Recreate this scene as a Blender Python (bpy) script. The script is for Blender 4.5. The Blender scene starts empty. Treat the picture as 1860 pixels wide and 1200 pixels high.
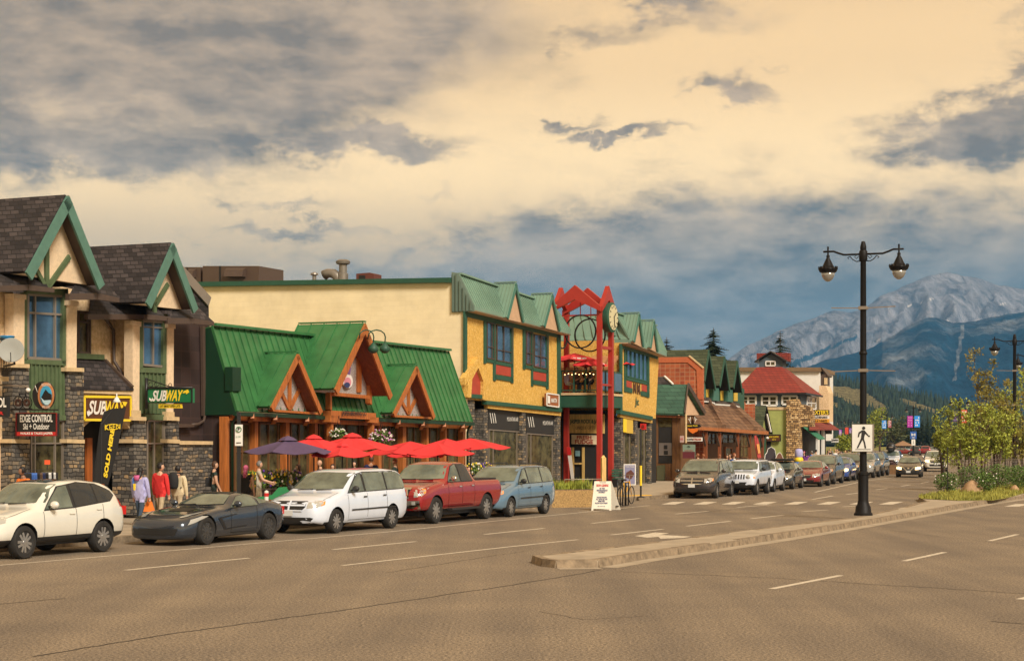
import bpy, bmesh, math, random
from math import sin, cos, pi, radians, sqrt, atan2, exp
from mathutils import Vector, Matrix, noise
from mathutils.bvhtree import BVHTree

# ------------------------------------------------------------------ camera
SC = bpy.context.scene
COL = SC.collection
FL, CX, HY, CH = 3200.0, 930.0, 802.0, 2.5      # focal length in photo pixels, principal column, horizon row, camera height
cam_d = bpy.data.cameras.new('camera')
cam_d.sensor_width = 36.0
cam_d.sensor_fit = 'HORIZONTAL'
cam_d.lens = FL / 1860.0 * 36.0
cam_d.shift_y = (HY - 600.0) / 1860.0
cam_d.clip_start = 0.3
cam_d.clip_end = 60000.0
cam = bpy.data.objects.new('camera', cam_d)
cam.location = (0, 0, CH)
cam.rotation_euler = (pi / 2, 0, 0)
COL.objects.link(cam)
SC.camera = cam

# ------------------------------------------------------------------ exposure, sun
SC.view_settings.view_transform = 'Standard'
SC.view_settings.look = 'None'
SC.view_settings.gamma = 1.0
SC.view_settings.exposure = 0.86
SUN_EL, SUN_AZ = radians(38), radians(150)        # azimuth measured clockwise from +Y
sun_d = bpy.data.lights.new('sun', 'SUN')
sun_d.energy = 2.4
sun_d.angle = radians(16)
sun_d.color = (1.0, 0.91, 0.78)
sun = bpy.data.objects.new('sun', sun_d)
sdir = Vector((sin(SUN_AZ) * cos(SUN_EL), cos(SUN_AZ) * cos(SUN_EL), sin(SUN_EL)))
sun.rotation_euler = (-sdir).to_track_quat('-Z', 'Y').to_euler()
COL.objects.link(sun)

# ------------------------------------------------------------------ world: warm evening sky with grey cloud banks
W = bpy.data.worlds.new('World')
SC.world = W
W.use_nodes = True
wn = W.node_tree
wn.nodes.clear()
def WN(t, **k):
    n = wn.nodes.new(t)
    for a, b in k.items(): setattr(n, a, b)
    return n
def wl(a, b): wn.links.new(a, b)
def wm(op, a, b=None, c=None, clamp=False):
    n = WN('ShaderNodeMath', operation=op); n.use_clamp = clamp
    for i, v in enumerate((a, b, c)):
        if v is None: continue
        if isinstance(v, (int, float)): n.inputs[i].default_value = v
        else: wl(v, n.inputs[i])
    return n.outputs[0]
def wmix(f, a, b):
    n = WN('ShaderNodeMix', data_type='RGBA')
    if isinstance(f, (int, float)): n.inputs[0].default_value = f
    else: wl(f, n.inputs[0])
    for i, v in ((6, a), (7, b)):
        if isinstance(v, tuple): n.inputs[i].default_value = (*v, 1)
        else: wl(v, n.inputs[i])
    return n.outputs[2]
tc = WN('ShaderNodeTexCoord')
sx = WN('ShaderNodeSeparateXYZ'); wl(tc.outputs['Generated'], sx.inputs[0])
AZ = wm('ARCTAN2', sx.outputs[0], sx.outputs[1])
EL = wm('ARCSINE', sx.outputs[2])
def wnoise(sa, se, scale, det, rough=0.55, ox=0.0, dist=0.0):
    c = WN('ShaderNodeCombineXYZ')
    wl(wm('MULTIPLY_ADD', AZ, sa, ox), c.inputs[0]); wl(wm('MULTIPLY', EL, se), c.inputs[1])
    n = WN('ShaderNodeTexNoise'); n.noise_dimensions = '2D'
    n.inputs['Scale'].default_value = scale; n.inputs['Detail'].default_value = det
    n.inputs['Roughness'].default_value = rough; n.inputs['Distortion'].default_value = dist
    wl(c.outputs[0], n.inputs['Vector'])
    return n.outputs[0]
n_big = wnoise(1.0, 2.4, 6.0, 7, 0.58, 3.1, 0.05)
n_med = wnoise(1.0, 2.6, 20.0, 8, 0.60, 9.7, 0.1)
n_fin = wnoise(1.0, 1.9, 55.0, 7, 0.65, 1.3, 0.1)
AZB = wm('ADD', AZ, wm('ADD', wm('MULTIPLY_ADD', n_med, .075, -.0375), wm('MULTIPLY_ADD', n_fin, .03, -.015)))
n_m2 = wnoise(1.0, 1.6, 27.0, 7, 0.6, 21.7, 0.1)
ELB = wm('ADD', EL, wm('MULTIPLY_ADD', n_m2, .040, -.020))
def blob(px, py, sxp, syp, amp, tilt=0.0):
    a, e = (px - CX) / FL, (HY - py) / FL
    da = wm('SUBTRACT', AZB, a); de = wm('SUBTRACT', ELB, e)
    if tilt: de = wm('MULTIPLY_ADD', da, -tilt, de)
    da = wm('DIVIDE', da, sxp / FL); de = wm('DIVIDE', de, syp / FL)
    r2 = wm('ADD', wm('MULTIPLY', da, da), wm('MULTIPLY', de, de))
    return wm('MULTIPLY', wm('EXPONENT', wm('MULTIPLY', wm('POWER', r2, 1.4), -1.0)), amp)
BL = [(170, 130, 580, 195, 1.5), (600, 100, 340, 110, .85), (640, 30, 420, 75, .70), (120, 300, 300, 45, .75),
      (690, 268, 165, 26, 1.3), (560, 215, 230, 45, .5), (1335, 178, 74, 34, 1.5, -0.18), (1120, 256, 125, 13, 1.35),
      (1040, 231, 60, 10, .95), (1212, 18, 58, 30, 1.2), (1290, 50, 170, 38, .72), (1110, 85, 150, 26, .55), (880, 50, 260, 70, .55),
      (1830, 262, 260, 50, 1.6), (1880, 200, 80, 60, .9), (1640, 285, 100, 14, .5), (510, 386, 115, 16, .72),
      (520, 426, 190, 12, .75), (785, 362, 50, 10, .6), (1850, 60, 60, 25, .5), (1560, 530, 720, 182, 1.5),
      (1150, 470, 330, 90, 1.0), (800, 520, 380, 85, .8), (960, 400, 70, 30, .55), (1420, 145, 40, 8, .5),
      (560, 480, 260, 30, .35)]
tot = None
for b in BL:
    v = blob(*b)
    tot = v if tot is None else wm('MAXIMUM', tot, v) if b[4] < .6 else wm('ADD', tot, v)
# away from the photographed part of the sky the cloud banks are plain noise
far_az = wm('SMOOTH_MIN', wm('ABSOLUTE', wm('DIVIDE', AZ, 0.45)), 2.0, 0.1)
outside = wm('MULTIPLY', wm('SUBTRACT', far_az, 0.9, clamp=True), wm('MULTIPLY_ADD', n_big, 2.0, -0.5))
tot = wm('ADD', tot, outside)
fld = wm('ADD', tot, wm('MULTIPLY_ADD', n_big, 1.1, -0.66))
fld = wm('ADD', fld, wm('MULTIPLY_ADD', n_med, 0.95, -0.475))
fld = wm('ADD', fld, wm('MULTIPLY_ADD', n_fin, 0.5, -0.25))
mr = WN('ShaderNodeMapRange', interpolation_type='SMOOTHSTEP')
mr.inputs[1].default_value = -0.05; mr.inputs[2].default_value = 1.25
wl(fld, mr.inputs[0])
mask = mr.outputs[0]
def wramp(v, pts):
    r = WN('ShaderNodeValToRGB'); r.color_ramp.interpolation = 'EASE'
    while len(r.color_ramp.elements) < len(pts): r.color_ramp.elements.new(0.5)
    for e, (p, c) in zip(r.color_ramp.elements, pts):
        e.position = p; e.color = (*c, 1)
    wl(v, r.inputs[0]); return r.outputs[0]
eln = wm('DIVIDE', EL, 0.30, clamp=True)
clear = wramp(eln, [(0.0, (.46, .42, .36)), (0.22, (.52, .44, .34)), (0.36, (.82, .58, .30)), (0.50, (1.13, .79, .38)), (0.72, (.90, .59, .26)), (1.0, (.60, .37, .155))])
cldk = wramp(eln, [(0.0, (.21, .29, .35)), (0.22, (.18, .20, .20)), (0.42, (.155, .14, .115)), (0.62, (.21, .155, .10)), (1.0, (.21, .155, .10))])
clbr = wramp(eln, [(0.0, (.38, .46, .52)), (0.22, (.42, .40, .36)), (0.42, (.58, .44, .29)), (0.7, (.52, .36, .21)), (1.0, (.44, .31, .18))])
shade = wm('ADD', wm('MULTIPLY_ADD', n_med, 2.4, -0.7), wm('MULTIPLY_ADD', n_big, 1.6, -0.8), clamp=True)
cloud = wmix(shade, clbr, cldk)
skyc = wmix(mask, clear, cloud)
sky = WN('ShaderNodeTexSky'); sky.sky_type = 'NISHITA'; sky.sun_disc = False
sky.sun_elevation = SUN_EL; sky.sun_rotation = SUN_AZ
bg1 = WN('ShaderNodeBackground'); bg1.inputs[1].default_value = 0.05; wl(sky.outputs[0], bg1.inputs[0])
bg2 = WN('ShaderNodeBackground'); bg2.inputs[1].default_value = 0.87; wl(skyc, bg2.inputs[0])
ws = WN('ShaderNodeMixShader'); ws.inputs[0].default_value = 0.94
wl(bg1.outputs[0], ws.inputs[1]); wl(bg2.outputs[0], ws.inputs[2])
wo = WN('ShaderNodeOutputWorld'); wl(ws.outputs[0], wo.inputs[0])

# ------------------------------------------------------------------ helpers
def G(px, py, z=0.0):
    """photo pixel -> point on the level z"""
    Y = FL * (CH - z) / (py - HY)
    return Vector(((px - CX) / FL * Y, Y, z))
def atY(px, py, Y):
    return Vector(((px - CX) / FL * Y, Y, CH + (HY - py) / FL * Y))
class Fr:
    """street frame: u runs along the street away from the camera, n towards the street, z up"""
    def __init__(s, x, y, deg):
        a = radians(deg); s.a = a
        s.o = Vector((x, y, 0)); s.d = Vector((sin(a), cos(a), 0)); s.n = Vector((cos(a), -sin(a), 0))
    def w(s, u, n, z): return s.o + s.d * u + s.n * n + Vector((0, 0, z))
    def _ray(s, px, py): return Vector(((px - CX) / FL, 1, (HY - py) / FL))
    def p(s, px, py, n=0.0):
        r = s._ray(px, py); c = Vector((0, 0, CH))
        return c + r * ((n - (c - s.o).dot(s.n)) / r.dot(s.n))
    def q(s, px, py, u):
        r = s._ray(px, py); c = Vector((0, 0, CH))
        return c + r * ((u - (c - s.o).dot(s.d)) / r.dot(s.d))
    def u(s, px, n=0.0): return (s.p(px, HY, n) - s.o).dot(s.d)
    def loc(s, P): v = P - s.o; return (v.dot(s.d), v.dot(s.n), P.z)

class M:
    def __init__(s): s.v = []; s.f = []; s.m = []; s.k = 0
    def add(s, vs, fs):
        b = len(s.v); s.v += [Vector(x) for x in vs]
        for f in fs: s.f.append([b + i for i in f]); s.m.append(s.k)
        return s
    def prism(s, pts, vec):
        n = len(pts); pts = [Vector(p) for p in pts]; vec = Vector(vec)
        return s.add(pts + [p + vec for p in pts], [list(range(n)), list(range(2 * n - 1, n - 1, -1))] + [[i, (i + 1) % n, n + (i + 1) % n, n + i] for i in range(n)])
    def poly(s, pts): return s.add(pts, [list(range(len(pts)))])
    def hull(s, a, b):
        n = len(a)
        return s.add(list(a) + list(b), [list(range(n)), list(range(2 * n - 1, n - 1, -1))] + [[i, (i + 1) % n, n + (i + 1) % n, n + i] for i in range(n)])
    def box(s, c, h, rz=0.0, R=None):
        c = Vector(c); R = R or Matrix.Rotation(rz, 3, 'Z')
        P = [c + R @ Vector((x * h[0], y * h[1], z * h[2])) for z in (-1, 1) for x, y in ((-1, -1), (1, -1), (1, 1), (-1, 1))]
        return s.add(P, [[3, 2, 1, 0], [4, 5, 6, 7], [0, 1, 5, 4], [1, 2, 6, 5], [2, 3, 7, 6], [3, 0, 4, 7]])
    def fb(s, fr, u0, u1, n0, n1, z0, z1):
        return s.prism([fr.w(u0, n0, z0), fr.w(u1, n0, z0), fr.w(u1, n1, z0), fr.w(u0, n1, z0)], (0, 0, z1 - z0))
    def bar(s, a, b, w, h, up=(0, 0, 1)):
        a = Vector(a); b = Vector(b); d = (b - a).normalized(); up = Vector(up)
        x = d.cross(up)
        if x.length < 1e-4: x = d.cross(Vector((1, 0, 0)))
        x.normalize(); y = x.cross(d); x *= w / 2; y *= h / 2
        return s.hull([a - x - y, a + x - y, a + x + y, a - x + y], [b - x - y, b + x - y, b + x + y, b - x + y])
    def tube(s, path, r, seg=8):
        path = [Vector(p) for p in path]; n = len(path)
        rs = r if isinstance(r, (list, tuple)) else [r] * n
        b = len(s.v); px = None
        for i, p in enumerate(path):
            d = (path[min(i + 1, n - 1)] - path[max(i - 1, 0)])
            if d.length < 1e-9: d = Vector((0, 0, 1))
            d.normalize()
            x = (px - d * px.dot(d)) if px is not None else d.cross(Vector((0, 0, 1)) if abs(d.z) < .9 else Vector((1, 0, 0)))
            if x.length < 1e-6: x = d.cross(Vector((0, 1, 0)))
            x.normalize(); px = x; y = d.cross(x)
            for k in range(seg):
                t = 2 * pi * k / seg
                s.v.append(p + (x * cos(t) + y * sin(t)) * rs[i])
        for i in range(n - 1):
            for k in range(seg):
                k2 = (k + 1) % seg
                s.f.append([b + i * seg + k, b + i * seg + k2, b + (i + 1) * seg + k2, b + (i + 1) * seg + k]); s.m.append(s.k)
        s.f.append([b + k for k in range(seg)][::-1]); s.m.append(s.k)
        s.f.append([b + (n - 1) * seg + k for k in range(seg)]); s.m.append(s.k)
        return s
    def lathe(s, c, prof, seg=16, R=None):
        c = Vector(c); R = R or Matrix.Identity(3); b = len(s.v); n = len(prof)
        for r, z in prof:
            for k in range(seg):
                t = 2 * pi * k / seg
                s.v.append(c + R @ Vector((r * cos(t), r * sin(t), z)))
        for i in range(n - 1):
            for k in range(seg):
                k2 = (k + 1) % seg
                s.f.append([b + i * seg + k, b + i * seg + k2, b + (i + 1) * seg + k2, b + (i + 1) * seg + k]); s.m.append(s.k)
        if prof[0][0] > 1e-4: s.f.append([b + k for k in range(seg)][::-1]); s.m.append(s.k)
        if prof[-1][0] > 1e-4: s.f.append([b + (n - 1) * seg + k for k in range(seg)]); s.m.append(s.k)
        return s
    def ball(s, c, r, seg=10, rings=6, R=None):
        if not isinstance(r, (tuple, list)): r = (r, r, r)
        c = Vector(c); R = R or Matrix.Identity(3)
        b = len(s.v)
        for i in range(rings + 1):
            ph = pi * i / rings
            for k in range(seg):
                t = 2 * pi * k / seg
                s.v.append(c + R @ Vector((r[0] * sin(ph) * cos(t), r[1] * sin(ph) * sin(t), -r[2] * cos(ph))))
        for i in range(rings):
            for k in range(seg):
                k2 = (k + 1) % seg
                s.f.append([b + i * seg + k, b + i * seg + k2, b + (i + 1) * seg + k2, b + (i + 1) * seg + k]); s.m.append(s.k)
        return s
    def mesh(s, name, mats, smooth=False, fix=True):
        me = bpy.data.meshes.new(name)
        me.from_pydata([tuple(v) for v in s.v], [], s.f)
        mats = mats if isinstance(mats, (list, tuple)) else [mats]
        for m in mats: me.materials.append(m)
        if len(mats) > 1: me.polygons.foreach_set('material_index', s.m)
        if fix:
            bm = bmesh.new(); bm.from_mesh(me)
            bmesh.ops.remove_doubles(bm, verts=bm.verts, dist=1e-5)
            bmesh.ops.recalc_face_normals(bm, faces=bm.faces); bm.to_mesh(me); bm.free()
        if smooth: me.shade_smooth()
        if smooth == 'auto':
            me.set_sharp_from_angle(angle=radians(38))
        me.update(); return me
    def build(s, name, mats, parent=None, smooth=False, fix=True, **tags):
        o = bpy.data.objects.new(name, s.mesh(name, mats, smooth, fix)); COL.objects.link(o)
        if parent is not None: o.parent = parent
        for k, v in tags.items(): o[k] = v
        return o
def tag(o, label=None, cat=None, group=None, kind=None):
    if label: o['label'] = label
    if cat: o['category'] = cat
    if group: o['group'] = group
    if kind: o['kind'] = kind
    return o
def thing(name, label, cat, group=None, loc=(0, 0, 0), rz=0.0):
    o = bpy.data.objects.new(name, None); COL.objects.link(o); o.empty_display_size = .2
    o.location = loc; o.rotation_euler = (0, 0, rz)
    return tag(o, label, cat, group)
def desc(o):
    r = []
    for c in o.children: r.append(c); r += desc(c)
    return r
def rebase(root, base=None):
    """children were built in world coordinates: move the root to the thing's base and keep them in place"""
    bpy.context.view_layer.update()
    ms = [c for c in desc(root) if c.type == 'MESH']
    if root.type == 'MESH': ms.append(root)
    if base is None:
        lo = Vector((1e9, 1e9, 1e9)); hi = -lo
        for c in ms:
            for v in c.data.vertices:
                for i in range(3): lo[i] = min(lo[i], v.co[i]); hi[i] = max(hi[i], v.co[i])
        base = Vector(((lo.x + hi.x) / 2, (lo.y + hi.y) / 2, lo.z))
    base = Vector(base)
    for c in ms: c.data.transform(Matrix.Translation(-base))
    root.location = base
    return root
def copy_tree(o, parent=None):
    c = o.copy(); COL.objects.link(c)
    if parent is not None: c.parent = parent
    for ch in o.children: copy_tree(ch, c)
    return c

# ------------------------------------------------------------------ materials
MATS = {}
def mat(name, col, rough=.7, metal=0.0, var=.12, vs=3.0, bump=0.0, bs=30.0, kind=None, spec=.5, emit=None, coat=0.0, col2=None, ang=23.4, size=(.3, .1), mortar=None, ms=.012, alpha=None):
    if name in MATS: return MATS[name]
    m = bpy.data.materials.new(name); m.use_nodes = True; nt = m.node_tree
    P = nt.nodes['Principled BSDF']
    def N(t, **k):
        n = nt.nodes.new(t)
        for a, b in k.items(): setattr(n, a, b)
        return n
    L = nt.links.new
    P.inputs['Roughness'].default_value = rough; P.inputs['Metallic'].default_value = metal
    P.inputs['Specular IOR Level'].default_value = spec; P.inputs['Coat Weight'].default_value = coat
    P.inputs['Coat Roughness'].default_value = .05
    geo = N('ShaderNodeNewGeometry')
    tcx = N('ShaderNodeTexCoord')
    src = tcx.outputs['Object'] if kind in ('obj',) else geo.outputs['Position']
    def noisez(vec, sc, det=5, ro=.6):
        n = N('ShaderNodeTexNoise'); n.inputs['Scale'].default_value = sc; n.inputs['Detail'].default_value = det; n.inputs['Roughness'].default_value = ro
        L(vec, n.inputs['Vector']); return n
    def mixc(f, a, b, bl='MIX'):
        x = N('ShaderNodeMix', data_type='RGBA', blend_type=bl)
        if isinstance(f, float): x.inputs[0].default_value = f
        else: L(f, x.inputs[0])
        for i, v in ((6, a), (7, b)):
            if isinstance(v, tuple): x.inputs[i].default_value = (*v[:3], 1)
            else: L(v, x.inputs[i])
        return x.outputs[2]
    def ramp(v, a, b):
        r = N('ShaderNodeMapRange'); r.inputs[1].default_value = a; r.inputs[2].default_value = b; L(v, r.inputs[0]); return r.outputs[0]
    hgt = None
    if kind in ('brick', 'stone', 'shingle', 'tile'):
        a = radians(ang); d = Vector((sin(a), cos(a), 0)); nn = Vector((cos(a), -sin(a), 0)); s = d + nn
        dt = N('ShaderNodeVectorMath', operation='DOT_PRODUCT'); L(src, dt.inputs[0]); dt.inputs[1].default_value = s
        sp = N('ShaderNodeSeparateXYZ'); L(src, sp.inputs[0])
        cb = N('ShaderNodeCombineXYZ'); L(dt.outputs['Value'], cb.inputs[0]); L(sp.outputs[2], cb.inputs[1])
        vec = cb.outputs[0]
        if kind == 'stone':
            nz = noisez(vec, 2.6, 3); ad = N('ShaderNodeVectorMath', operation='MULTIPLY_ADD')
            L(nz.outputs['Color'], ad.inputs[0]); ad.inputs[1].default_value = (.16, .16, 0); L(vec, ad.inputs[2]); vec = ad.outputs[0]
        br = N('ShaderNodeTexBrick'); L(vec, br.inputs['Vector'])
        br.inputs['Color1'].default_value = (0, 0, 0, 1); br.inputs['Color2'].default_value = (1, 1, 1, 1); br.inputs['Mortar'].default_value = (.5, .5, .5, 1)
        br.inputs['Scale'].default_value = 1.0; br.inputs['Brick Width'].default_value = size[0]; br.inputs['Row Height'].default_value = size[1]
        br.inputs['Mortar Size'].default_value = ms; br.inputs['Mortar Smooth'].default_value = .2; br.inputs['Bias'].default_value = 0.0
        br.offset = .5 if kind != 'tile' else 0.0
        if kind == 'stone': br.squash = .6; br.squash_frequency = 3
        rp = N('ShaderNodeValToRGB'); cr = rp.color_ramp
        cs = col2 or [(0, col), (1, tuple(c * 1.3 for c in col))]
        while len(cr.elements) < len(cs): cr.elements.new(.5)
        for e, (p, c) in zip(cr.elements, cs): e.position = p; e.color = (*c, 1)
        wnz = noisez(vec, 9.0, 4)
        mixv = N('ShaderNodeMath', operation='MULTIPLY_ADD'); L(wnz.outputs[0], mixv.inputs[0]); mixv.inputs[1].default_value = .5
        sb = N('ShaderNodeMath', operation='SUBTRACT'); L(br.outputs['Color'], sb.inputs[0]); sb.inputs[1].default_value = .25
        L(sb.outputs[0], mixv.inputs[2]); L(mixv.outputs[0], rp.inputs[0])
        c = mixc(br.outputs['Fac'], rp.outputs[0], mortar or tuple(x * .35 for x in col))
        inv = N('ShaderNodeMath', operation='SUBTRACT'); inv.inputs[0].default_value = 1.0; L(br.outputs['Fac'], inv.inputs[1])
        hh = N('ShaderNodeMath', operation='MULTIPLY_ADD'); L(mixv.outputs[0], hh.inputs[0]); hh.inputs[1].default_value = .8; L(inv.outputs[0], hh.inputs[2])
        hgt = hh.outputs[0]
        base = c
    elif kind == 'osb':
        vo = N('ShaderNodeTexVoronoi'); vo.inputs['Scale'].default_value = 17.0; vo.inputs['Randomness'].default_value = 1.0
        a = radians(ang)
        mp = N('ShaderNodeMapping'); L(src, mp.inputs[0]); mp.inputs['Scale'].default_value = (1.6, 1.6, .9); mp.inputs['Rotation'].default_value = (.5, .4, .3); L(mp.outputs[0], vo.inputs['Vector'])
        nz = noisez(src, 14.0, 4)
        sp = N('ShaderNodeSeparateColor'); L(vo.outputs['Color'], sp.inputs[0])
        rp = N('ShaderNodeValToRGB'); cr = rp.color_ramp
        cs = [(0, (.44, .24, .045)), (.4, (.58, .34, .065)), (.75, (.66, .40, .085)), (1, (.78, .55, .20))]
        while len(cr.elements) < 4: cr.elements.new(.5)
        for e, (p, c) in zip(cr.elements, cs): e.position = p; e.color = (*c, 1)
        ad = N('ShaderNodeMath', operation='MULTIPLY_ADD'); L(nz.outputs[0], ad.inputs[0]); ad.inputs[1].default_value = .6
        ml = N('ShaderNodeMath', operation='MULTIPLY_ADD'); L(sp.outputs[0], ml.inputs[0]); ml.inputs[1].default_value = .8; ml.inputs[2].default_value = -.15
        L(ml.outputs[0], ad.inputs[2]); L(ad.outputs[0], rp.inputs[0])
        base = rp.outputs[0]; hgt = vo.outputs['Distance']
    elif kind == 'wood':
        mp = N('ShaderNodeMapping'); L(src, mp.inputs[0]); mp.inputs['Scale'].default_value = (7, 7, .7)
        nz = noisez(mp.outputs[0], 2.0, 5)
        base = mixc(ramp(nz.outputs[0], .3, .75), tuple(x * .62 for x in col), tuple(min(1, x * 1.25) for x in col)); hgt = nz.outputs[0]
    elif kind == 'asphalt':
        n1 = noisez(src, 24.0, 2, .9); n2 = noisez(src, .35, 4, .55)
        mp = N('ShaderNodeMapping'); L(src, mp.inputs[0]); mp.inputs['Rotation'].default_value = (0, 0, radians(25)); mp.inputs['Scale'].default_value = (.9, .035, 1)
        n3 = noisez(mp.outputs[0], 1.0, 4, .5)
        c1 = mixc(ramp(n1.outputs[0], .40, .60), tuple(x * .45 for x in col), tuple(x * 1.6 for x in col))
        c2 = mixc(ramp(n2.outputs[0], .35, .65), (.86, .86, .88), (1.08, 1.07, 1.05))
        c3 = mixc(ramp(n3.outputs[0], .35, .7), (.78, .78, .80), (1.10, 1.09, 1.06))
        base = mixc(1.0, mixc(1.0, c1, c2, 'MULTIPLY'), c3, 'MULTIPLY'); hgt = n1.outputs[0]
    elif kind == 'rock':
        base = None
    else:
        n1 = noisez(src, vs, 6, .62)
        f = ramp(n1.outputs[0], .3, .7)
        base = mixc(f, tuple(max(0, x * (1 - var)) for x in col), tuple(min(1, x * (1 + var)) for x in (col2 if isinstance(col2, tuple) else col)))
        hgt = n1.outputs[0]
        if bump and bs != vs: hgt = noisez(src, bs, 4).outputs[0]
    if kind in ('brick', 'stone', 'shingle', 'tile', 'osb') and var:
        nw = noisez(src, .9, 4); base = mixc(1.0, base, mixc(ramp(nw.outputs[0], .3, .7), (1 - var,) * 3, (1 + var,) * 3), 'MULTIPLY')
    L(base, P.inputs['Base Color'])
    if bump and hgt is not None:
        b = N('ShaderNodeBump'); b.inputs['Strength'].default_value = min(1, bump); b.inputs['Distance'].default_value = .02
        L(hgt, b.inputs['Height']); L(b.outputs[0], P.inputs['Normal'])
    if rough > .3 and kind is None:
        pass
    if emit:
        P.inputs['Emission Color'].default_value = (*emit[:3], 1); P.inputs['Emission Strength'].default_value = emit[3]
    if alpha is not None:
        P.inputs['Transmission Weight'].default_value = alpha
    MATS[name] = m
    return m
def flat(name, col, rough=.6, **k): return mat(name, col, rough, var=k.pop('var', .05), **k)

m_black = flat('black_paint', (.012, .012, .013), .45)
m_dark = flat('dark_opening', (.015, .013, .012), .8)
m_white = flat('white_paint', (.75, .74, .70), .5)
m_cream = mat('cream_blocks', (.80, .68, .44), .85, kind='brick', size=(.6, .22), ms=.008, mortar=(.76, .645, .42), col2=[(0, (.79, .67, .435)), (1, (.82, .70, .465))], bump=.2, var=.09)
m_stone = mat('ledge_stone', (.10, .09, .085), .85, kind='stone', size=(.30, .12), ms=.013, mortar=(.02, .018, .016),
              col2=[(0, (.05, .046, .042)), (.35, (.105, .096, .084)), (.66, (.16, .142, .118)), (.88, (.21, .165, .11)), (1, (.40, .27, .14))], bump=.9, var=.15)
m_stone2 = mat('tan_fieldstone', (.35, .22, .10), .85, kind='stone', size=(.30, .15), ms=.02, mortar=(.06, .04, .025), ang=20,
               col2=[(0, (.14, .08, .04)), (.35, (.36, .22, .09)), (.7, (.60, .38, .16)), (1, (.75, .55, .30))], bump=.9, var=.15)
m_cap = mat('cast_stone_cap', (.58, .43, .24), .8, var=.15, vs=5, bump=.3)
m_stucco = mat('tan_stucco', (.62, .43, .22), .9, var=.14, vs=9, bump=.6, bs=60, col2=(.74, .56, .36))
m_stucco_l = mat('pale_stucco', (.74, .57, .38), .9, var=.12, vs=9, bump=.6, bs=60)
m_teal = mat('teal_trim', (.085, .19, .15), .6, var=.12, vs=4, bump=.1)
m_olive = mat('olive_trim', (.085, .125, .058), .65, var=.2, vs=5, bump=.15)
m_brown = mat('brown_gutter', (.075, .05, .038), .5, var=.12, vs=5)
m_shing = mat('charcoal_shingle', (.05, .042, .042), .9, kind='shingle', size=(.30, .14), ms=.014, mortar=(.010, .008, .008),
              col2=[(0, (.014, .011, .012)), (.5, (.030, .024, .025)), (1, (.062, .05, .05))], bump=.7, var=.12)
m_osb = mat('strand_board', (.6, .35, .07), .75, kind='osb', bump=.12, var=.05)
m_greenmet = mat('green_standing_seam', (.036, .15, .05), .36, var=.24, vs=1.6, spec=.5)
m_greendk = mat('dark_green_metal', (.004, .032, .014), .5, var=.1, vs=1.5)
m_cedar = mat('cedar_timber', (.42, .135, .03), .55, kind='wood', bump=.15)
m_cedardk = mat('cedar_soffit', (.22, .062, .018), .6, kind='wood', bump=.15)
m_pebble = mat('pebble_dash', (.34, .31, .29), .9, var=.55, vs=26, bump=.6)
m_seafoam = mat('seafoam_metal', (.17, .28, .215), .4, var=.12, vs=.9, spec=.5)
m_seadk = mat('seafoam_fascia', (.055, .165, .125), .5, var=.1, vs=2)
m_forest = mat('forest_trim', (.018, .082, .05), .55, var=.15, vs=4)
m_siding = mat('tan_siding', (.52, .34, .21), .7, var=.1, vs=4)
m_redpanel = mat('brick_red_panel', (.38, .05, .028), .6, var=.12, vs=3)
m_redsteel = mat('red_steel', (.36, .028, .018), .45, var=.10, vs=2)
m_glassw = flat('window_glass', (.10, .20, .30), .06, metal=.55, spec=.8, var=.5, vs=.9)
m_glassd = mat('shop_glass', (.022, .018, .013), .14, metal=.0, spec=.22, var=.8, vs=2.2, col2=(.075, .065, .03))
m_curtain = flat('white_curtain', (.55, .62, .62), .8, var=.25, vs=6)
m_asph = mat('asphalt', (.205, .164, .117), .85, kind='asphalt', bump=.6)
m_conc = mat('pavement_concrete', (.36, .30, .22), .85, var=.2, vs=1.2, bump=.25, bs=25)
m_kerb = mat('kerb_concrete', (.23, .175, .115), .9, var=.45, vs=5, bump=.6, bs=12)
m_line = mat('road_paint', (.56, .50, .40), .7, var=.35, vs=9)
m_crack = flat('tar_seam', (.035, .028, .022), .7)
m_grass = mat('lawn_grass', (.13, .15, .02), .9, var=.4, vs=3, col2=(.22, .20, .035))
m_darktile = mat('maroon_tile', (.030, .017, .016), .75, kind='tile', size=(.55, .55), ms=.02, mortar=(.05, .028, .024), col2=[(0, (.026, .015, .014)), (1, (.045, .025, .022))], var=.1)
m_woodbr = mat('brown_boards', (.15, .068, .022), .7, kind='wood', bump=.2)
m_signbr = flat('sign_brown', (.10, .035, .012), .6)
m_yel = flat('sign_yellow', (.85, .62, .03), .5)
m_yeld = flat('sign_mustard', (.62, .42, .06), .6)
m_red = flat('sign_red', (.55, .02, .02), .5)
m_grn = flat('sign_green', (.01, .16, .06), .4)
m_alu = flat('aluminium_frame', (.26, .22, .18), .4, metal=.3)
m_rubber = flat('tyre_rubber', (.018, .017, .016), .8)
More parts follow.
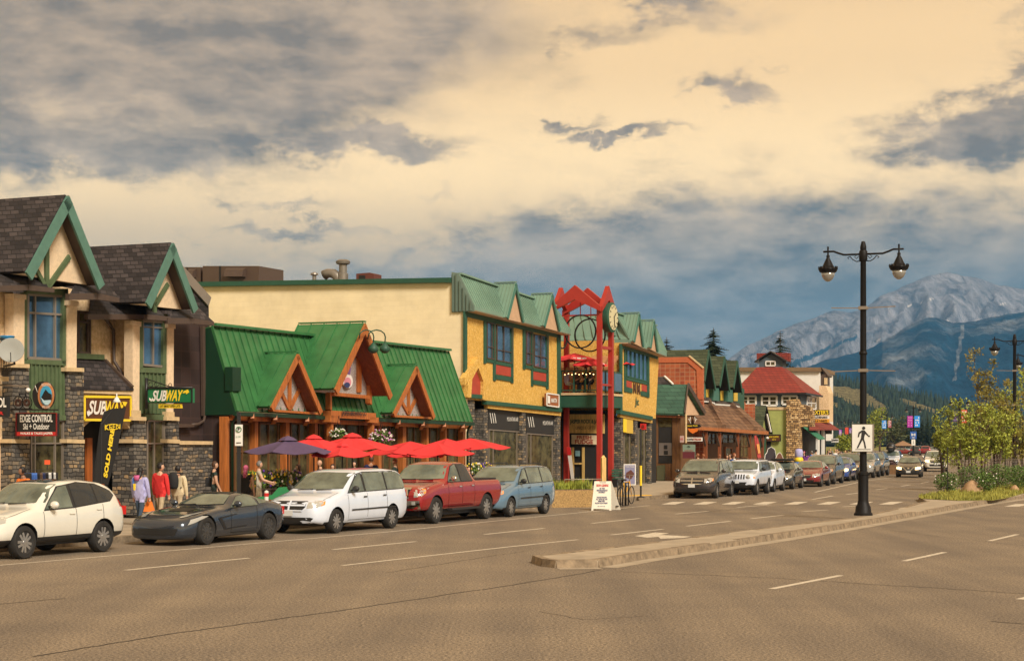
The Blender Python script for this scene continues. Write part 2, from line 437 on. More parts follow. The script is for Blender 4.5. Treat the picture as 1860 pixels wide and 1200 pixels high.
# ================================================================== ground, road, kerbs
def V2(x, y, z=0.0): return Vector((x, y, z))
WL = [V2(-49.6, -40), V2(-30.4, -3), V2(-9.27, 40), V2(0, 58.9), V2(9.03, 77.7), V2(14.85, 93), V2(20, 106.7), V2(26.5, 127), V2(37, 160), V2(48, 200), V2(69, 290), V2(88, 400), V2(98, 520)]
def offs(P, o, z=0.0):
    r = []
    for i, p in enumerate(P):
        d = (P[min(i + 1, len(P) - 1)] - P[max(i - 1, 0)]).normalized()
        r.append(p + Vector((d.y, -d.x, 0)) * o + Vector((0, 0, z)))
    return r
def ribbon(name, P, o0, o1, z, m, thick=0.0, sub=6, **tags):
    Q = []
    for i in range(len(P) - 1):
        for k in range(sub): Q.append(P[i].lerp(P[i + 1], k / sub))
    Q.append(P[-1])
    a, b = offs(Q, o0, z), offs(Q, o1, z); g = M()
    for i in range(len(Q) - 1):
        if thick: g.hull([a[i], a[i + 1], b[i + 1], b[i]], [v - Vector((0, 0, thick)) for v in (a[i], a[i + 1], b[i + 1], b[i])])
        else: g.poly([a[i], a[i + 1], b[i + 1], b[i]])
    return g.build(name, m, kind=tags.get('kind', 'structure'))
g = M(); R_ = 30000
g.poly([V2(-R_, -500, -.06), V2(R_, -500, -.06), V2(R_, R_, -.06), V2(-R_, R_, -.06)])
g.build('ground', m_grass, kind='structure')
ribbon('road', WL, -2.1, 42, 0.0, m_asph)
WLn = WL[:11]
ribbon('pavement', WLn, -2.5, -15, 0.14, m_conc, .25)
ribbon('kerb', WLn, -2.12, -2.5, 0.145, m_kerb, .2)

# median island: a kerbed strip that widens into a planted bed
med_near = [G(967, 1021), G(985, 1028), G(1010, 1031), G(1086, 1030), G(1166, 1016), G(1290, 998), G(1390, 983), G(1545, 958), G(1664, 937), G(1790, 915)]
med_near += [V2(24.5, 81.5), V2(30, 92), V2(38, 110), V2(47, 132)]
med_far = [V2(45, 134), V2(37, 121), V2(29, 103), V2(23, 89), V2(18.6, 78.5), V2(17.2, 74.5), V2(16.6, 70.5)]
med_far += [G(1640, 921, .14), G(1550, 940, .14), G(1416, 955, .14), G(1256, 976, .14), G(1120, 992, .14), G(1019, 1004, .14)]
top = [Vector((p.x, p.y, .14)) for p in med_near + med_far]
g = M(); g.prism(top, (0, 0, -.16)); island = g.build('median_pavement', m_conc, kind='structure')
g = M()
loop = [Vector((p.x, p.y, 0)) for p in med_near + med_far]
cen = lambda i: loop[i % len(loop)]
random.seed(5)
for i in range(len(loop)):
    a, b = cen(i), cen(i + 1); L = (b - a).length; n = max(1, int(L / 1.8)); d = (b - a).normalized(); nn = Vector((d.y, -d.x, 0))
    for k in range(n):
        p, q = a.lerp(b, k / n), a.lerp(b, (k + 1) / n)
        j = random.uniform(-.012, .012)
        p0 = p + d * .012; q0 = q - d * .012
        g.hull([p0 + nn * (.03 + j) , q0 + nn * (.03 + j), q0 - nn * .16, p0 - nn * .16],
               [v + Vector((0, 0, .15 + j)) for v in (p0 - nn * .0, q0 - nn * .0, q0 - nn * .16, p0 - nn * .16)])
g.build('median_kerb', m_kerb, kind='structure')
# concrete gutter pan beside the island
g = M(); gl = med_near[2:11]
for i in range(len(gl) - 1):
    a, b = gl[i], gl[i + 1]; d = (b - a).normalized(); nn = Vector((d.y, -d.x, 0))
    g.poly([a + nn * .0 + V2(0, 0, .005), b + V2(0, 0, .005), b + nn * .42 + V2(0, 0, .004), a + nn * .42 + V2(0, 0, .004)])
g.build('gutter_pan', m_conc, kind='structure')
# planted bed on the island
bed = [G(1668, 901, .16), G(1673, 905, .16), G(1740, 908, .16), G(1805, 907.5, .16), G(1830, 903, .16), V2(23.8, 81.5, .16), V2(29.3, 92, .16), V2(37, 110, .16), V2(45.5, 131, .16), V2(37.2, 119.5, .16), V2(29.4, 102, .16), V2(23.4, 89, .16), V2(19.1, 80, .16)]
g = M(); g.prism(bed, (0, 0, -.015)); g.build('planting_bed', m_grass, kind='structure')
g = M(); random.seed(11)
bx0, bx1, by0, by1 = 17, 46, 70, 131
def inpoly(x, y, P):
    c = False; j = len(P) - 1
    for i in range(len(P)):
        if (P[i][1] > y) != (P[j][1] > y) and x < (P[j][0] - P[i][0]) * (y - P[i][1]) / (P[j][1] - P[i][1]) + P[i][0]: c = not c
        j = i
    return c
cnt = 0
while cnt < 9000:
    y = by0 + (by1 - by0) * random.random() ** 2.2; x = random.uniform(bx0, bx1)
    if not inpoly(x, y, bed): continue
    cnt += 1; t = random.uniform(0, 2 * pi); h = random.uniform(.06, .19); w = .022
    g.add([(x - w * cos(t), y - w * sin(t), .155), (x + w * cos(t), y + w * sin(t), .155), (x + random.uniform(-.06, .06), y + random.uniform(-.06, .06), .155 + h)], [[0, 1, 2]])
g.build('grass', [mat('grass_blades', (.16, .19, .025), .8, var=.45, vs=1.3, col2=(.30, .28, .05))], kind='stuff', fix=False)

# painted markings and tar seams: thin sheets above the road
def strip(g, pts, w, z=.004):
    P = [G(*p) for p in pts]
    for i in range(len(P) - 1):
        a, b = P[i], P[i + 1]; d = (b - a).normalized(); nn = Vector((d.y, -d.x, 0)) * (w / 2)
        g.poly([Vector((v.x, v.y, z)) for v in (a - nn, b - nn, b + nn, a + nn)])
g = M()
strip(g, [(-60, 1032), (0, 1026), (240, 1005.6), (500, 983), (700, 966), (900, 945.6), (1074, 928.5), (1180, 917.5)], .10)
strip(g, [(1480, 893.5), (1570, 873), (1623, 866.7)], .12)
for s in [(228, 1035, 452, 1013), (605, 997.5, 755, 983), (880, 970, 988, 959), (1075, 950, 1162, 941), (1227, 933, 1286, 928), (1339, 921, 1400, 916),
          (1110, 971, 1204, 960.6), (1248, 955, 1327, 946), (1364, 941.5, 1424, 935), (1457, 928.6, 1504, 925.5), (1530, 920, 1555, 918),
          (1475, 906.5, 1513, 900), (1537, 897.7, 1560, 894.5), (1591, 889, 1612, 886.4), (1637, 882.7, 1653, 880), (1673, 877, 1687, 874.6), (1683, 858.5, 1694, 857.5),
          (1401, 1069, 1527, 1044.5), (1642, 1018.5, 1716, 1002.5), (1797, 982, 1848, 970), (1852, 1088, 1990, 1055)]:
    strip(g, [s[:2], s[2:]], .14)
strip(g, [(622, 1026.5), (760, 1011), (930, 992), (1050, 979.5)], .12)
for x in (1222, 1279, 1331, 1388, 1444, 1504, 1563, 1617):
    g.poly([G(x - 21, 915.6) + V2(0, 0, .004), G(x + 4, 915.8) + V2(0, 0, .004), G(x + 24, 911) + V2(0, 0, .004), G(x, 910.8) + V2(0, 0, .004)])
g.poly([G(1824, 919.5) + V2(0, 0, .004), G(1850, 919.5) + V2(0, 0, .004), G(1875, 915) + V2(0, 0, .004), G(1845, 915) + V2(0, 0, .004)])
ar = [(1153, 973), (1190, 966.5), (1216, 968), (1198, 971), (1222, 972), (1256, 974), (1240, 976.5), (1200, 978), (1196, 974.5), (1175, 976)]
g.poly([G(*p) + V2(0, 0, .004) for p in ar])
g.build('road_markings', m_line, kind='structure', fix=False)
g = M(); random.seed(3)
def seam(pts, w):
    Q = []
    for i in range(len(pts) - 1):
        n = 14
        for k in range(n):
            t = k / n; Q.append((pts[i][0] + (pts[i + 1][0] - pts[i][0]) * t, pts[i][1] + (pts[i + 1][1] - pts[i][1]) * t + random.uniform(-.6, .6)))
    Q.append(pts[-1]); strip(g, Q, w, .003)
seam([(60, 1192), (300, 1152), (590, 1112), (930, 1062), (1090, 1035)], .045)
seam([(1120, 1037), (1400, 1049), (1640, 1064), (1870, 1078)], .03)
seam([(-20, 1098), (120, 1086)], .04); seam([(1180, 969), (1340, 962), (1500, 950)], .03)
seam([(1800, 1128), (1880, 1134)], .04); seam([(1240, 934), (1330, 925), (1460, 917)], .04)
seam([(1600, 960), (1720, 976), (1860, 990)], .02)
seam([(700, 1040), (900, 1008), (960, 1000)], .02); seam([(980, 1110), (1060, 1125), (1180, 1118)], .015)
g.build('road_seams', m_crack, kind='structure', fix=False)

# ================================================================== mountains and wooded hill
def interp(P, x):
    if x <= P[0][0]: return P[0][1]
    for (a, b), (c, d) in zip(P, P[1:]):
        if x <= c: return b + (d - b) * (x - a) / (c - a)
    return P[-1][1]
def rockmat(name, rock, forest, line, soft, sx_, snow=None):
    m = bpy.data.materials.new(name); m.use_nodes = True; nt = m.node_tree; P = nt.nodes['Principled BSDF']; L = nt.links.new
    P.inputs['Roughness'].default_value = .95; P.inputs['Specular IOR Level'].default_value = .1
    at = nt.nodes.new('ShaderNodeAttribute'); at.attribute_name = 'cover'
    geo = nt.nodes.new('ShaderNodeNewGeometry')
    n = nt.nodes.new('ShaderNodeTexNoise'); n.inputs['Scale'].default_value = sx_; n.inputs['Detail'].default_value = 9; n.inputs['Roughness'].default_value = .7
    L(geo.outputs['Position'], n.inputs['Vector'])
    mp = nt.nodes.new('ShaderNodeMapping'); mp.inputs['Scale'].default_value = (1, .25, .35); L(geo.outputs['Position'], mp.inputs[0])
    n2 = nt.nodes.new('ShaderNodeTexNoise'); n2.inputs['Scale'].default_value = sx_ * 6.5; n2.inputs['Detail'].default_value = 7; n2.inputs['Roughness'].default_value = .65; n2.inputs['Distortion'].default_value = .6
    L(mp.outputs[0], n2.inputs['Vector'])
    a = nt.nodes.new('ShaderNodeMath'); a.operation = 'MULTIPLY_ADD'; L(n.outputs[0], a.inputs[0]); a.inputs[1].default_value = 1.0; L(at.outputs['Fac'], a.inputs[2])
    r = nt.nodes.new('ShaderNodeMapRange'); r.inputs[1].default_value = line; r.inputs[2].default_value = line + soft; L(a.outputs[0], r.inputs[0])
    rr = nt.nodes.new('ShaderNodeMix'); rr.data_type = 'RGBA'; rr.inputs[6].default_value = (*[c * .42 for c in rock], 1); rr.inputs[7].default_value = (*[min(1, c * 1.6) for c in rock], 1)
    r2 = nt.nodes.new('ShaderNodeMapRange'); r2.inputs[1].default_value = .35; r2.inputs[2].default_value = .65; L(n2.outputs[0], r2.inputs[0]); L(r2.outputs[0], rr.inputs[0])
    ff = nt.nodes.new('ShaderNodeMix'); ff.data_type = 'RGBA'; ff.inputs[6].default_value = (*[c * .5 for c in forest], 1); ff.inputs[7].default_value = (*[c * 1.6 for c in forest], 1); L(r2.outputs[0], ff.inputs[0])
    mx = nt.nodes.new('ShaderNodeMix'); mx.data_type = 'RGBA'; L(r.outputs[0], mx.inputs[0]); L(rr.outputs[2], mx.inputs[6]); L(ff.outputs[2], mx.inputs[7])
    L(mx.outputs[2], P.inputs['Base Color'])
    b = nt.nodes.new('ShaderNodeBump'); b.inputs['Strength'].default_value = 1; b.inputs['Distance'].default_value = 70; L(n2.outputs[0], b.inputs['Height']); L(b.outputs[0], P.inputs['Normal'])
    return m
def massif(name, crest, D0, D1, px0, px1, step, rows, amp, fq, coverf, m, py_base=800, label=None, cat=None, pw=.8, snow=()):
    vs = []; fs = []; cov = []
    nx = int((px1 - px0) / step) + 1; nr = rows + 12
    for i in range(nx):
        px = px0 + i * step; cy = interp(crest, px)
        jag = (noise.fractal(Vector((px * .045, 2.3, .7)), .9, 2.1, 5)) * 2.2
        for j in range(nr):
            t = j / (rows - 1)
            D = D0 + (D1 - D0) * t
            if t <= 1:
                s = t ** pw
                el = (HY - py_base) + (py_base - (cy + jag)) * s
                nz = noise.ridged_multi_fractal(Vector((px * fq, t * 2.2 + px * fq * .35, 1.7)), .9, 2.2, 6, 1.0, 2.0)
                nz2 = noise.fractal(Vector((px * fq * 2.1, t * 5.0, 4.2)), .8, 2.0, 5)
                el += ((nz - 1.1) * .9 + nz2 * .35) * amp * 4 * t * (1 - t) * (1 if t < 1 else 0)
            else: el = (HY - cy - jag) * max(0, 1 - (t - 1) * 3.0)
            Z = CH + el / FL * D
            if t > 1: Z = (CH + (HY - cy - jag) / FL * D1) * max(-.02, 1 - (t - 1) * 4.5)
            vs.append(((px - CX) / FL * D, D, Z - .3)); cov.append(coverf(px, HY - el if t <= 1 else cy, min(t, 1)))
    for i in range(nx - 1):
        for j in range(nr - 1):
            a = i * nr + j; fs.append([a, a + nr, a + nr + 1, a + 1])
    me = bpy.data.meshes.new(name); me.from_pydata(vs, [], fs); me.materials.append(m)
    if snow:
        me.materials.append(m_white)
        for p in me.polygons:
            c = p.center; px = CX + c.x / c.y * FL; py = HY - (c.z - CH) / c.y * FL
            if any(abs(px - a) < w and abs(py - b + (px - a) * .5) < 1.6 for a, b, w in snow): p.material_index = 1
    at = me.attributes.new('cover', 'FLOAT', 'POINT'); at.data.foreach_set('value', cov)
    me.shade_smooth(); o = bpy.data.objects.new(name, me); COL.objects.link(o); o['kind'] = 'structure'
    return o, vs, nr, nx
crest1 = [(900, 780), (1200, 715), (1290, 672), (1325, 650), (1360, 625), (1400, 608), (1440, 590), (1470, 581), (1500, 569), (1516, 563), (1540, 567), (1565, 562), (1600, 538), (1640, 521), (1680, 503), (1722, 494), (1760, 503), (1781, 506), (1810, 517), (1860, 525), (1950, 555), (2200, 620), (2500, 690)]
crest2 = [(1100, 800), (1380, 700), (1440, 676), (1500, 654), (1560, 638), (1590, 628), (1620, 610), (1650, 592), (1680, 578), (1700, 576), (1730, 586), (1770, 584), (1800, 576), (1860, 566), (2000, 545), (2300, 560), (2500, 600)]
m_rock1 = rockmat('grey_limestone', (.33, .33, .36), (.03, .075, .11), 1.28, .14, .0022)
m_rock2 = rockmat('forested_slope', (.22, .25, .28), (.006, .040, .078), .84, .2, .0035)  # forest tones of both mountains have distance haze blue painted into the colour
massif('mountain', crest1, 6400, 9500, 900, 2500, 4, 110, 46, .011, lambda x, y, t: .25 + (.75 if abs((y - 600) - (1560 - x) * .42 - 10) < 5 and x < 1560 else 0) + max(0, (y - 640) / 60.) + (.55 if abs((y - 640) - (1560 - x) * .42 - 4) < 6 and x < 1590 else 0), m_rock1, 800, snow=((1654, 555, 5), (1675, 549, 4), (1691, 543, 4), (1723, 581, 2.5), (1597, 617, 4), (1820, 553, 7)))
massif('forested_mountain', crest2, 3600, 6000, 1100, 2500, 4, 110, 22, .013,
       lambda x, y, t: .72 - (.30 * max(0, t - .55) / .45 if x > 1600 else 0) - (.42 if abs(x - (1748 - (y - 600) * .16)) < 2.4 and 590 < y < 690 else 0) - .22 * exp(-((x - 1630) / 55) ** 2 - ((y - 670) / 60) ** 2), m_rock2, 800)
crest3 = [(1300, 690), (1440, 680), (1480, 684), (1530, 689), (1560, 696), (1620, 707), (1700, 724), (1740, 733), (1800, 748), (1900, 762), (2300, 780)]
meadow = [(1480, 694), (1500, 699), (1540, 701), (1568, 708), (1590, 724), (1612, 738), (1616, 748), (1600, 744), (1572, 737), (1545, 735), (1528, 722), (1500, 714), (1480, 712)]
meadow2 = [(1632, 722), (1655, 725), (1672, 733), (1700, 742), (1715, 752), (1690, 748), (1660, 738), (1640, 732)]
meadow3 = [(1506, 722), (1524, 732), (1530, 742), (1512, 736)]
inm = lambda x, y: inpoly(x, y, meadow) or inpoly(x, y, meadow2) or inpoly(x, y, meadow3)
m_hill = rockmat('hill_meadow', (.50, .43, .19), (.035, .055, .03), .95, .1, .05)
hill, hv, hnr, hnx = massif('wooded_hill', crest3, 900, 1900, 1300, 2300, 4, 60, 3, .02, lambda x, y, t: .2 if inm(x, y) else 1.0, m_hill, 806, pw=.9)
# the wood on the hill: one mass of conifers
m_needle = mat('conifer_needles', (.014, .032, .018), .9, var=.5, vs=.25, col2=(.032, .052, .024))
g = M(); random.seed(21); n = 0
while n < 3600:
    i = random.randrange(0, 160); j = random.randrange(2, 60)
    v = hv[i * hnr + j]; D = v[1]
    px = CX + v[0] / D * FL; py = HY - (v[2] - CH) / D * FL
    if inm(px, py - 2) and random.random() < .985: continue
    if inm(px, py - 8) and random.random() < .8: continue
    n += 1
    x = v[0] + random.uniform(-4, 4); y = v[1] + random.uniform(-9, 9); z = v[2] - .8
    h = random.uniform(6, 10.5) * (1 if D > 1300 else .8); r = h * random.uniform(.13, .2)
    s = 6; base = [(x + r * cos(2 * pi * k / s + n), y + r * sin(2 * pi * k / s + n), z) for k in range(s)]
    mid = [(x + r * .42 * cos(2 * pi * (k + .5) / s + n), y + r * .42 * sin(2 * pi * (k + .5) / s + n), z + h * random.uniform(.42, .58)) for k in range(s)]
    g.add(base + mid + [(x, y, z + h)], [[k, (k + 1) % s, s + k] for k in range(s)] + [[s + k, (k + 1) % s, s + (k + 1) % s] for k in range(s)] + [[s + k, s + (k + 1) % s, 2 * s] for k in range(s)])
g.build('forest', m_needle, kind='stuff', fix=False)
# ================================================================== buildings along the left side of the street
A = Fr(-11.75, 54.5, 23.4)
B = Fr(6.96, 97.7, 20.0)
def tr(g, fr, pts, n1, dn, k=None):
    """outline on the plane n1, extruded dn metres back from the street"""
    if k is not None: g.k = k
    return g.prism([fr.p(x, y, n1) for x, y in pts], fr.n * (-dn))
def R4(x0, y0, x1, y1, dy=0): return [(x0, y0), (x1, y0 + dy), (x1, y1 + dy), (x0, y1)]
def part(fr, name, m, polys, n1, dn, parent, smooth=False, **t):
    o = None
    for p in polys:
        q = tr(M(), fr, p, n1, dn).build(name, m, parent, smooth, **t); o = o or q
    return o
def ext(a, b, t): return a + (b - a) * t
def gable(fr, ap, fl, fr_, n1, nw, back, m_roof, m_barge, m_soff, m_wall, par, bw=.28, th=.10, ribs=0, over=1.0, timbers=None, m_tim=None, ribm=None, wallname='gable_wall', roofname='roof', ztol=None):
    """steep gable facing the street, traced at its barge boards"""
    a, l, r = fr.p(*ap, n1), fr.p(*fl, n1), fr.p(*fr_, n1)
    bk = fr.n * (-back)
    g = M()
    for e in (l, r):
        e2 = ext(a, e, over); d = (e2 - a).normalized(); up = d.cross(fr.n).normalized()
        if up.z < 0: up = -up
        g.hull([a, e2, e2 + bk, a + bk], [v + up * th for v in (a, e2, e2 + bk, a + bk)])
        if ribs:
            for i in range(ribs + 1):
                s = bk * (i / ribs) + fr.n * (-.02 if i == 0 else 0)
                g.bar(a + s + up * (th + .015), e2 + s + up * (th + .015), .035, .05, up)
    if ribs: g.bar(a + Vector((0, 0, th + .03)) + fr.n * .02, a + bk + Vector((0, 0, th + .03)), .22, .05)
    rf = g.build(roofname, m_roof, par)
    g = M()
    for e in (l, r):
        e2 = ext(a, e, over * 1.005); d = (e2 - a).normalized(); up = d.cross(fr.n).normalized()
        if up.z < 0: up = -up
        g.hull([a + fr.n * .05 - up * bw * .0 + up * th * .6, e2 + fr.n * .05 + up * th * .6, e2 + fr.n * .05 - up * bw, a + fr.n * .05 - up * bw],
               [v - fr.n * .07 for v in (a + fr.n * .05 + up * th * .6, e2 + fr.n * .05 + up * th * .6, e2 + fr.n * .05 - up * bw, a + fr.n * .05 - up * bw)])
    g.build('barge_board', m_barge, rf)
    if m_soff:
        g = M()
        for e in (l, r):
            e2 = ext(a, e, over * .99); d = (e2 - a).normalized(); up = d.cross(fr.n).normalized()
            if up.z < 0: up = -up
            o_ = up * (-.03) - fr.n * .03
            bs_ = fr.n * (-(n1 - nw) - .1)
            g.hull([a + o_, e2 + o_, e2 + o_ + bs_, a + o_ + bs_], [v + up * .025 for v in (a + o_, e2 + o_, e2 + o_ + bs_, a + o_ + bs_)])
        g.build('soffit', m_soff, rf)
    if m_wall:
        s = fr.n * (nw - n1); z0 = Vector((0, 0, -.05)); g = M()
        g.prism([a + s + z0, l + s + z0, r + s + z0], fr.n * -.15)
        w = g.build(wallname, m_wall, par)
        if timbers:
            g = M()
            for (p, q, wd) in timbers: g.bar(fr.p(*p, nw + .04), fr.p(*q, nw + .04), wd, .07, fr.n)
            g.build('timber', m_tim, w)
    return rf
def windowp(fr, par, x0, yt0, x1, yt1, yb0, yb1, n, m_fr, m_gl, vs=(), hs=(), fw=.07, name='window', deep=.05):
    """window traced by its four corners; vs / hs = mullions as fractions"""
    P = [fr.p(x0, yt0, n), fr.p(x1, yt1, n), fr.p(x1, yb1, n), fr.p(x0, yb0, n)]
    g = M()
    for a, b in ((0, 1), (1, 2), (2, 3), (3, 0)): g.bar(P[a], P[b], fw, .1, fr.n)
    for v in vs: g.bar(ext(P[0], P[1], v), ext(P[3], P[2], v), fw * .7, .08, fr.n)
    for h in hs: g.bar(ext(P[0], P[3], h), ext(P[1], P[2], h), fw * .7, .075, fr.n)
    f = g.build(name, m_fr, par)
    g = M(); g.prism([p + fr.n * -.02 for p in P], fr.n * -.03); g.build('pane', m_gl, f)
    return f
FONT = None
def text(s, o, ex, up, h, m, parent=None, name='lettering', w=None, shear=0.0, bold=0.0, depth=.008, align='CENTER', space=1.0, **tags):
    """lettering centred at o, running along ex"""
    cu = bpy.data.curves.new(name, 'FONT'); cu.body = s; cu.size = 1.0; cu.shear = shear; cu.offset = bold; cu.extrude = 0.0
    cu.align_x = 'CENTER'; cu.align_y = 'CENTER'; cu.space_character = space; cu.resolution_u = 3
    to = bpy.data.objects.new('t', cu); COL.objects.link(to)
    dg = bpy.context.evaluated_depsgraph_get(); me = bpy.data.meshes.new_from_object(to.evaluated_get(dg))
    bpy.data.objects.remove(to)
    if not len(me.vertices): return None
    xs = [v.co.x for v in me.vertices]; ys = [v.co.y for v in me.vertices]
    sw, sh = max(xs) - min(xs), max(ys) - min(ys); cx, cy = (max(xs) + min(xs)) / 2, (max(ys) + min(ys)) / 2
    sy = h / sh; sxx = (w / sw) if w else sy
    ex = Vector(ex).normalized(); up = Vector(up).normalized(); nn = ex.cross(up)
    for v in me.vertices:
        p = Vector(o) + ex * ((v.co.x - cx) * sxx) + up * ((v.co.y - cy) * sy) + nn * depth
        v.co = p
    me.name = name; me.materials.clear(); me.materials.append(m)
    ob = bpy.data.objects.new(name, me); COL.objects.link(ob)
    if parent: ob.parent = parent
    for k, v in tags.items(): ob[k] = v
    return ob
Z = Vector((0, 0, 1))

# ------------------------------------------------------------------ 1: stone and stucco shop building
b1 = thing('shop_building', 'stucco and dark stone shop building with two steep charcoal shingle gables at the far left', 'building')
NW = -1.0
M().fb(A, A.u(-75, 0), A.u(330, 0), -13, -1.35, 0, 6.6).build('rear_block', m_stucco, b1)
M().fb(A, A.u(-75, 0) + .1, A.u(45, 0), -13, -1.4, 6.6, 8.0).build('rear_upper_block', m_stucco, b1)
part(A, 'wall', m_stucco, [[(-40, 530), (24, 530), (24, 950), (-40, 955)]], -.35, .5, b1)
part(A, 'recessed_wall', m_stucco, [[(110, 520), (250, 550), (250, 720), (110, 720)]], NW, .3, b1)
part(A, 'side_bay', m_stucco, [[(240, 575), (313, 580), (313, 757), (240, 754)]], -.3, .95, b1)
part(A, 'arch_wall', m_stucco, [[(152, 711), (241, 715), (241, 786), (231, 772), (214, 764), (195, 760), (176, 761), (162, 766), (152, 775)]], -.15, .4, b1)
part(A, 'cornice', m_cap, [[(150, 702), (244, 706), (244, 717), (150, 713)]], -.02, .6, b1)
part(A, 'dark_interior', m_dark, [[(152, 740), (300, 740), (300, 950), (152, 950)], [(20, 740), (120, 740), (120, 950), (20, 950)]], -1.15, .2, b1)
d_ = part(A, 'door', mat('orange_door', (.36, .10, .02), .5, kind='wood'), [[(158, 795), (168, 795), (168, 935), (158, 935)], [(186, 795), (190, 795), (190, 935), (186, 935)]], -.9, .08, b1)
# columns: lower and upper stone, stucco shaft, caps
for (x0, x1, yu, d0, d1) in ((22, 53, 667, .25, .9), (123, 152, 674, .22, .4), (243, 265, 763, .22, .55), (305, 325, 763, .22, .4)):
    c_ = part(A, 'stone_pillar', m_stone, [[(x0, yu), (x1, yu), (x1, 800), (x0, 799)]], 0, d0 + .25, b1)
    part(A, 'lower_pillar', m_stone, [[(x0, 803), (x1 + 1, 804), (x1 + 1, 938 + (122 - x0) * .05), (x0, 941 + (122 - x0) * .05)]], .05, d1 + .25, c_)
    part(A, 'cap', m_cap, [[(x0 - 2, yu - 7), (x1 + 1, yu - 6), (x1 + 1, yu + 1), (x0 - 2, yu)], [(x0 - 1, 797), (x1 + 2, 798), (x1 + 2, 805), (x0 - 1, 804)]], .1, d0 + .4, c_)
for (x0, x1, y0, y1) in ((25, 45, 533, 661), (122, 140, 545, 668), (241, 254, 582, 756), (304, 316, 586, 756)):
    c_ = part(A, 'stucco_column', m_stucco_l, [[(x0, y0), (x1, y0 + 1), (x1 - 1, y1), (x0, y1 - 1)]], .0, .32, b1)
    part(A, 'capital', m_stucco_l, [[(x0, y0), (x1 + 3, y0 + 2), (x1 + 3, y0 + 11), (x0, y0 + 9)]], .06, .3, c_)
part(A, 'column_base', m_cap, [[(240, 744), (256, 745), (256, 757), (240, 756)], [(302, 747), (317, 748), (317, 758), (302, 757)]], .05, .3, b1)
windowp(A, b1, 49, 534, 116, 538, 650, 654, -.12, m_alu, m_glassw, vs=(.2, .74), hs=(.29,), fw=.09)
part(A, 'window_surround', m_olive, [[(43, 531), (50, 531), (49, 655), (42, 655)], [(115, 527), (124, 525), (122, 662), (113, 660)], [(42, 652), (122, 655), (122, 664), (42, 660)], [(50, 525), (124, 524), (124, 536), (50, 533)]], -.04, .14, b1)
windowp(A, b1, 258, 583, 298, 585, 662, 666, -.1, m_alu, m_glassw, vs=(.48,), hs=(.13,), fw=.07)
part(A, 'window_surround', m_olive, [[(254, 582), (260, 582), (260, 668), (253, 668)], [(297, 570), (305, 570), (304, 668), (296, 668)], [(253, 667), (304, 668), (304, 678), (253, 676)]], -.03, .14, b1)
windowp(A, b1, 141, 566, 162, 568, 640, 642, NW + .06, m_brown, m_glassd, vs=(.82,), hs=(.24,), fw=.08)
part(A, 'sill', m_olive, [[(139, 641), (190, 644), (190, 653), (139, 651)]], NW + .12, .2, b1)
def battens(fr, x0, x1, y0, y1, y2, y3, n, cnt, m, par):
    g = M(); tr(g, fr, [(x0, y0), (x1, y1), (x1, y3), (x0, y2)], n, .1)
    for i in range(cnt):
        t = (i + .5) / cnt; xa = x0 + (x1 - x0) * t; ya = y0 + (y1 - y0) * t; yb = y2 + (y3 - y2) * t
        tr(g, fr, [(xa - .8, ya), (xa + .8, ya), (xa + .8, yb), (xa - .8, yb)], n + .05, .05)
    return g.build('batten_panel', m, par)
battens(A, 54, 120, 661, 664, 752, 755, -.1, 9, m_olive, b1)
battens(A, 254, 304, 676, 678, 750, 752, -.1, 7, m_olive, b1)
part(A, 'trim', m_olive, [[(54, 752), (120, 754), (120, 763), (54, 761)], [(264, 752), (304, 753), (304, 763), (264, 762)]], -.03, .15, b1)
for (x0, x1, v) in ((55, 113, .75), (266, 297, .42)):
    windowp(A, b1, x0, 764, x1, 764, 935, 933, -.15, m_alu, m_glassd, vs=(v, .12 if x0 < 99 else .96), hs=(.24,), fw=.06, name='shop_window')
part(A, 'tiled_wall', m_darktile, [[(314, 586), (381, 588), (381, 925), (314, 925)]], -.75, .3, b1)
sw_ = part(A, 'stone_wall', m_stone, [[(326, 806), (386, 806), (386, 925), (326, 930)]], -.3, .4, b1)
part(A, 'cap', m_cap, [[(327, 800), (387, 801), (387, 807), (327, 807)]], -.22, .5, sw_)
part(A, 'ledge', m_brown, [[(325, 769), (353, 770), (353, 775), (325, 776)]], -.45, .3, b1)
part(A, 'downpipe', m_brown, [[(368, 592), (373, 592), (374, 755), (370, 755)]], -.6, .1, b1)
g = M(); g.tube([A.p(372, 755, -.6), A.p(370, 764, -.6), A.p(360, 770, -.6), A.p(348, 771, -.6)], .05); g.tube([A.p(190, 577, -.5), A.p(200, 590, -.8), A.p(206, 600, -.85), A.p(207, 655, -.85), A.p(242, 712, -.1)], .055)
g.build('rain_pipe', m_brown, b1, True)
gable(A, (122, 358), (50, 492), (184, 513), 1.0, .48, 11, m_shing, m_teal, m_brown, m_stucco_l, b1, bw=.26, over=1.03,
      timbers=[((85, 432), (85, 522), .16), ((88, 520), (126, 466), .15), ((82, 520), (64, 486), .13)], m_tim=m_olive)
gable(A, (313, 444), (267, 548), (355, 558), 1.0, .48, 11, m_shing, m_teal, m_brown, m_stucco_l, b1, bw=.24, over=1.03,
      timbers=[((281, 535), (281, 572), .14), ((281, 556), (305, 516), .14)], m_tim=m_olive)
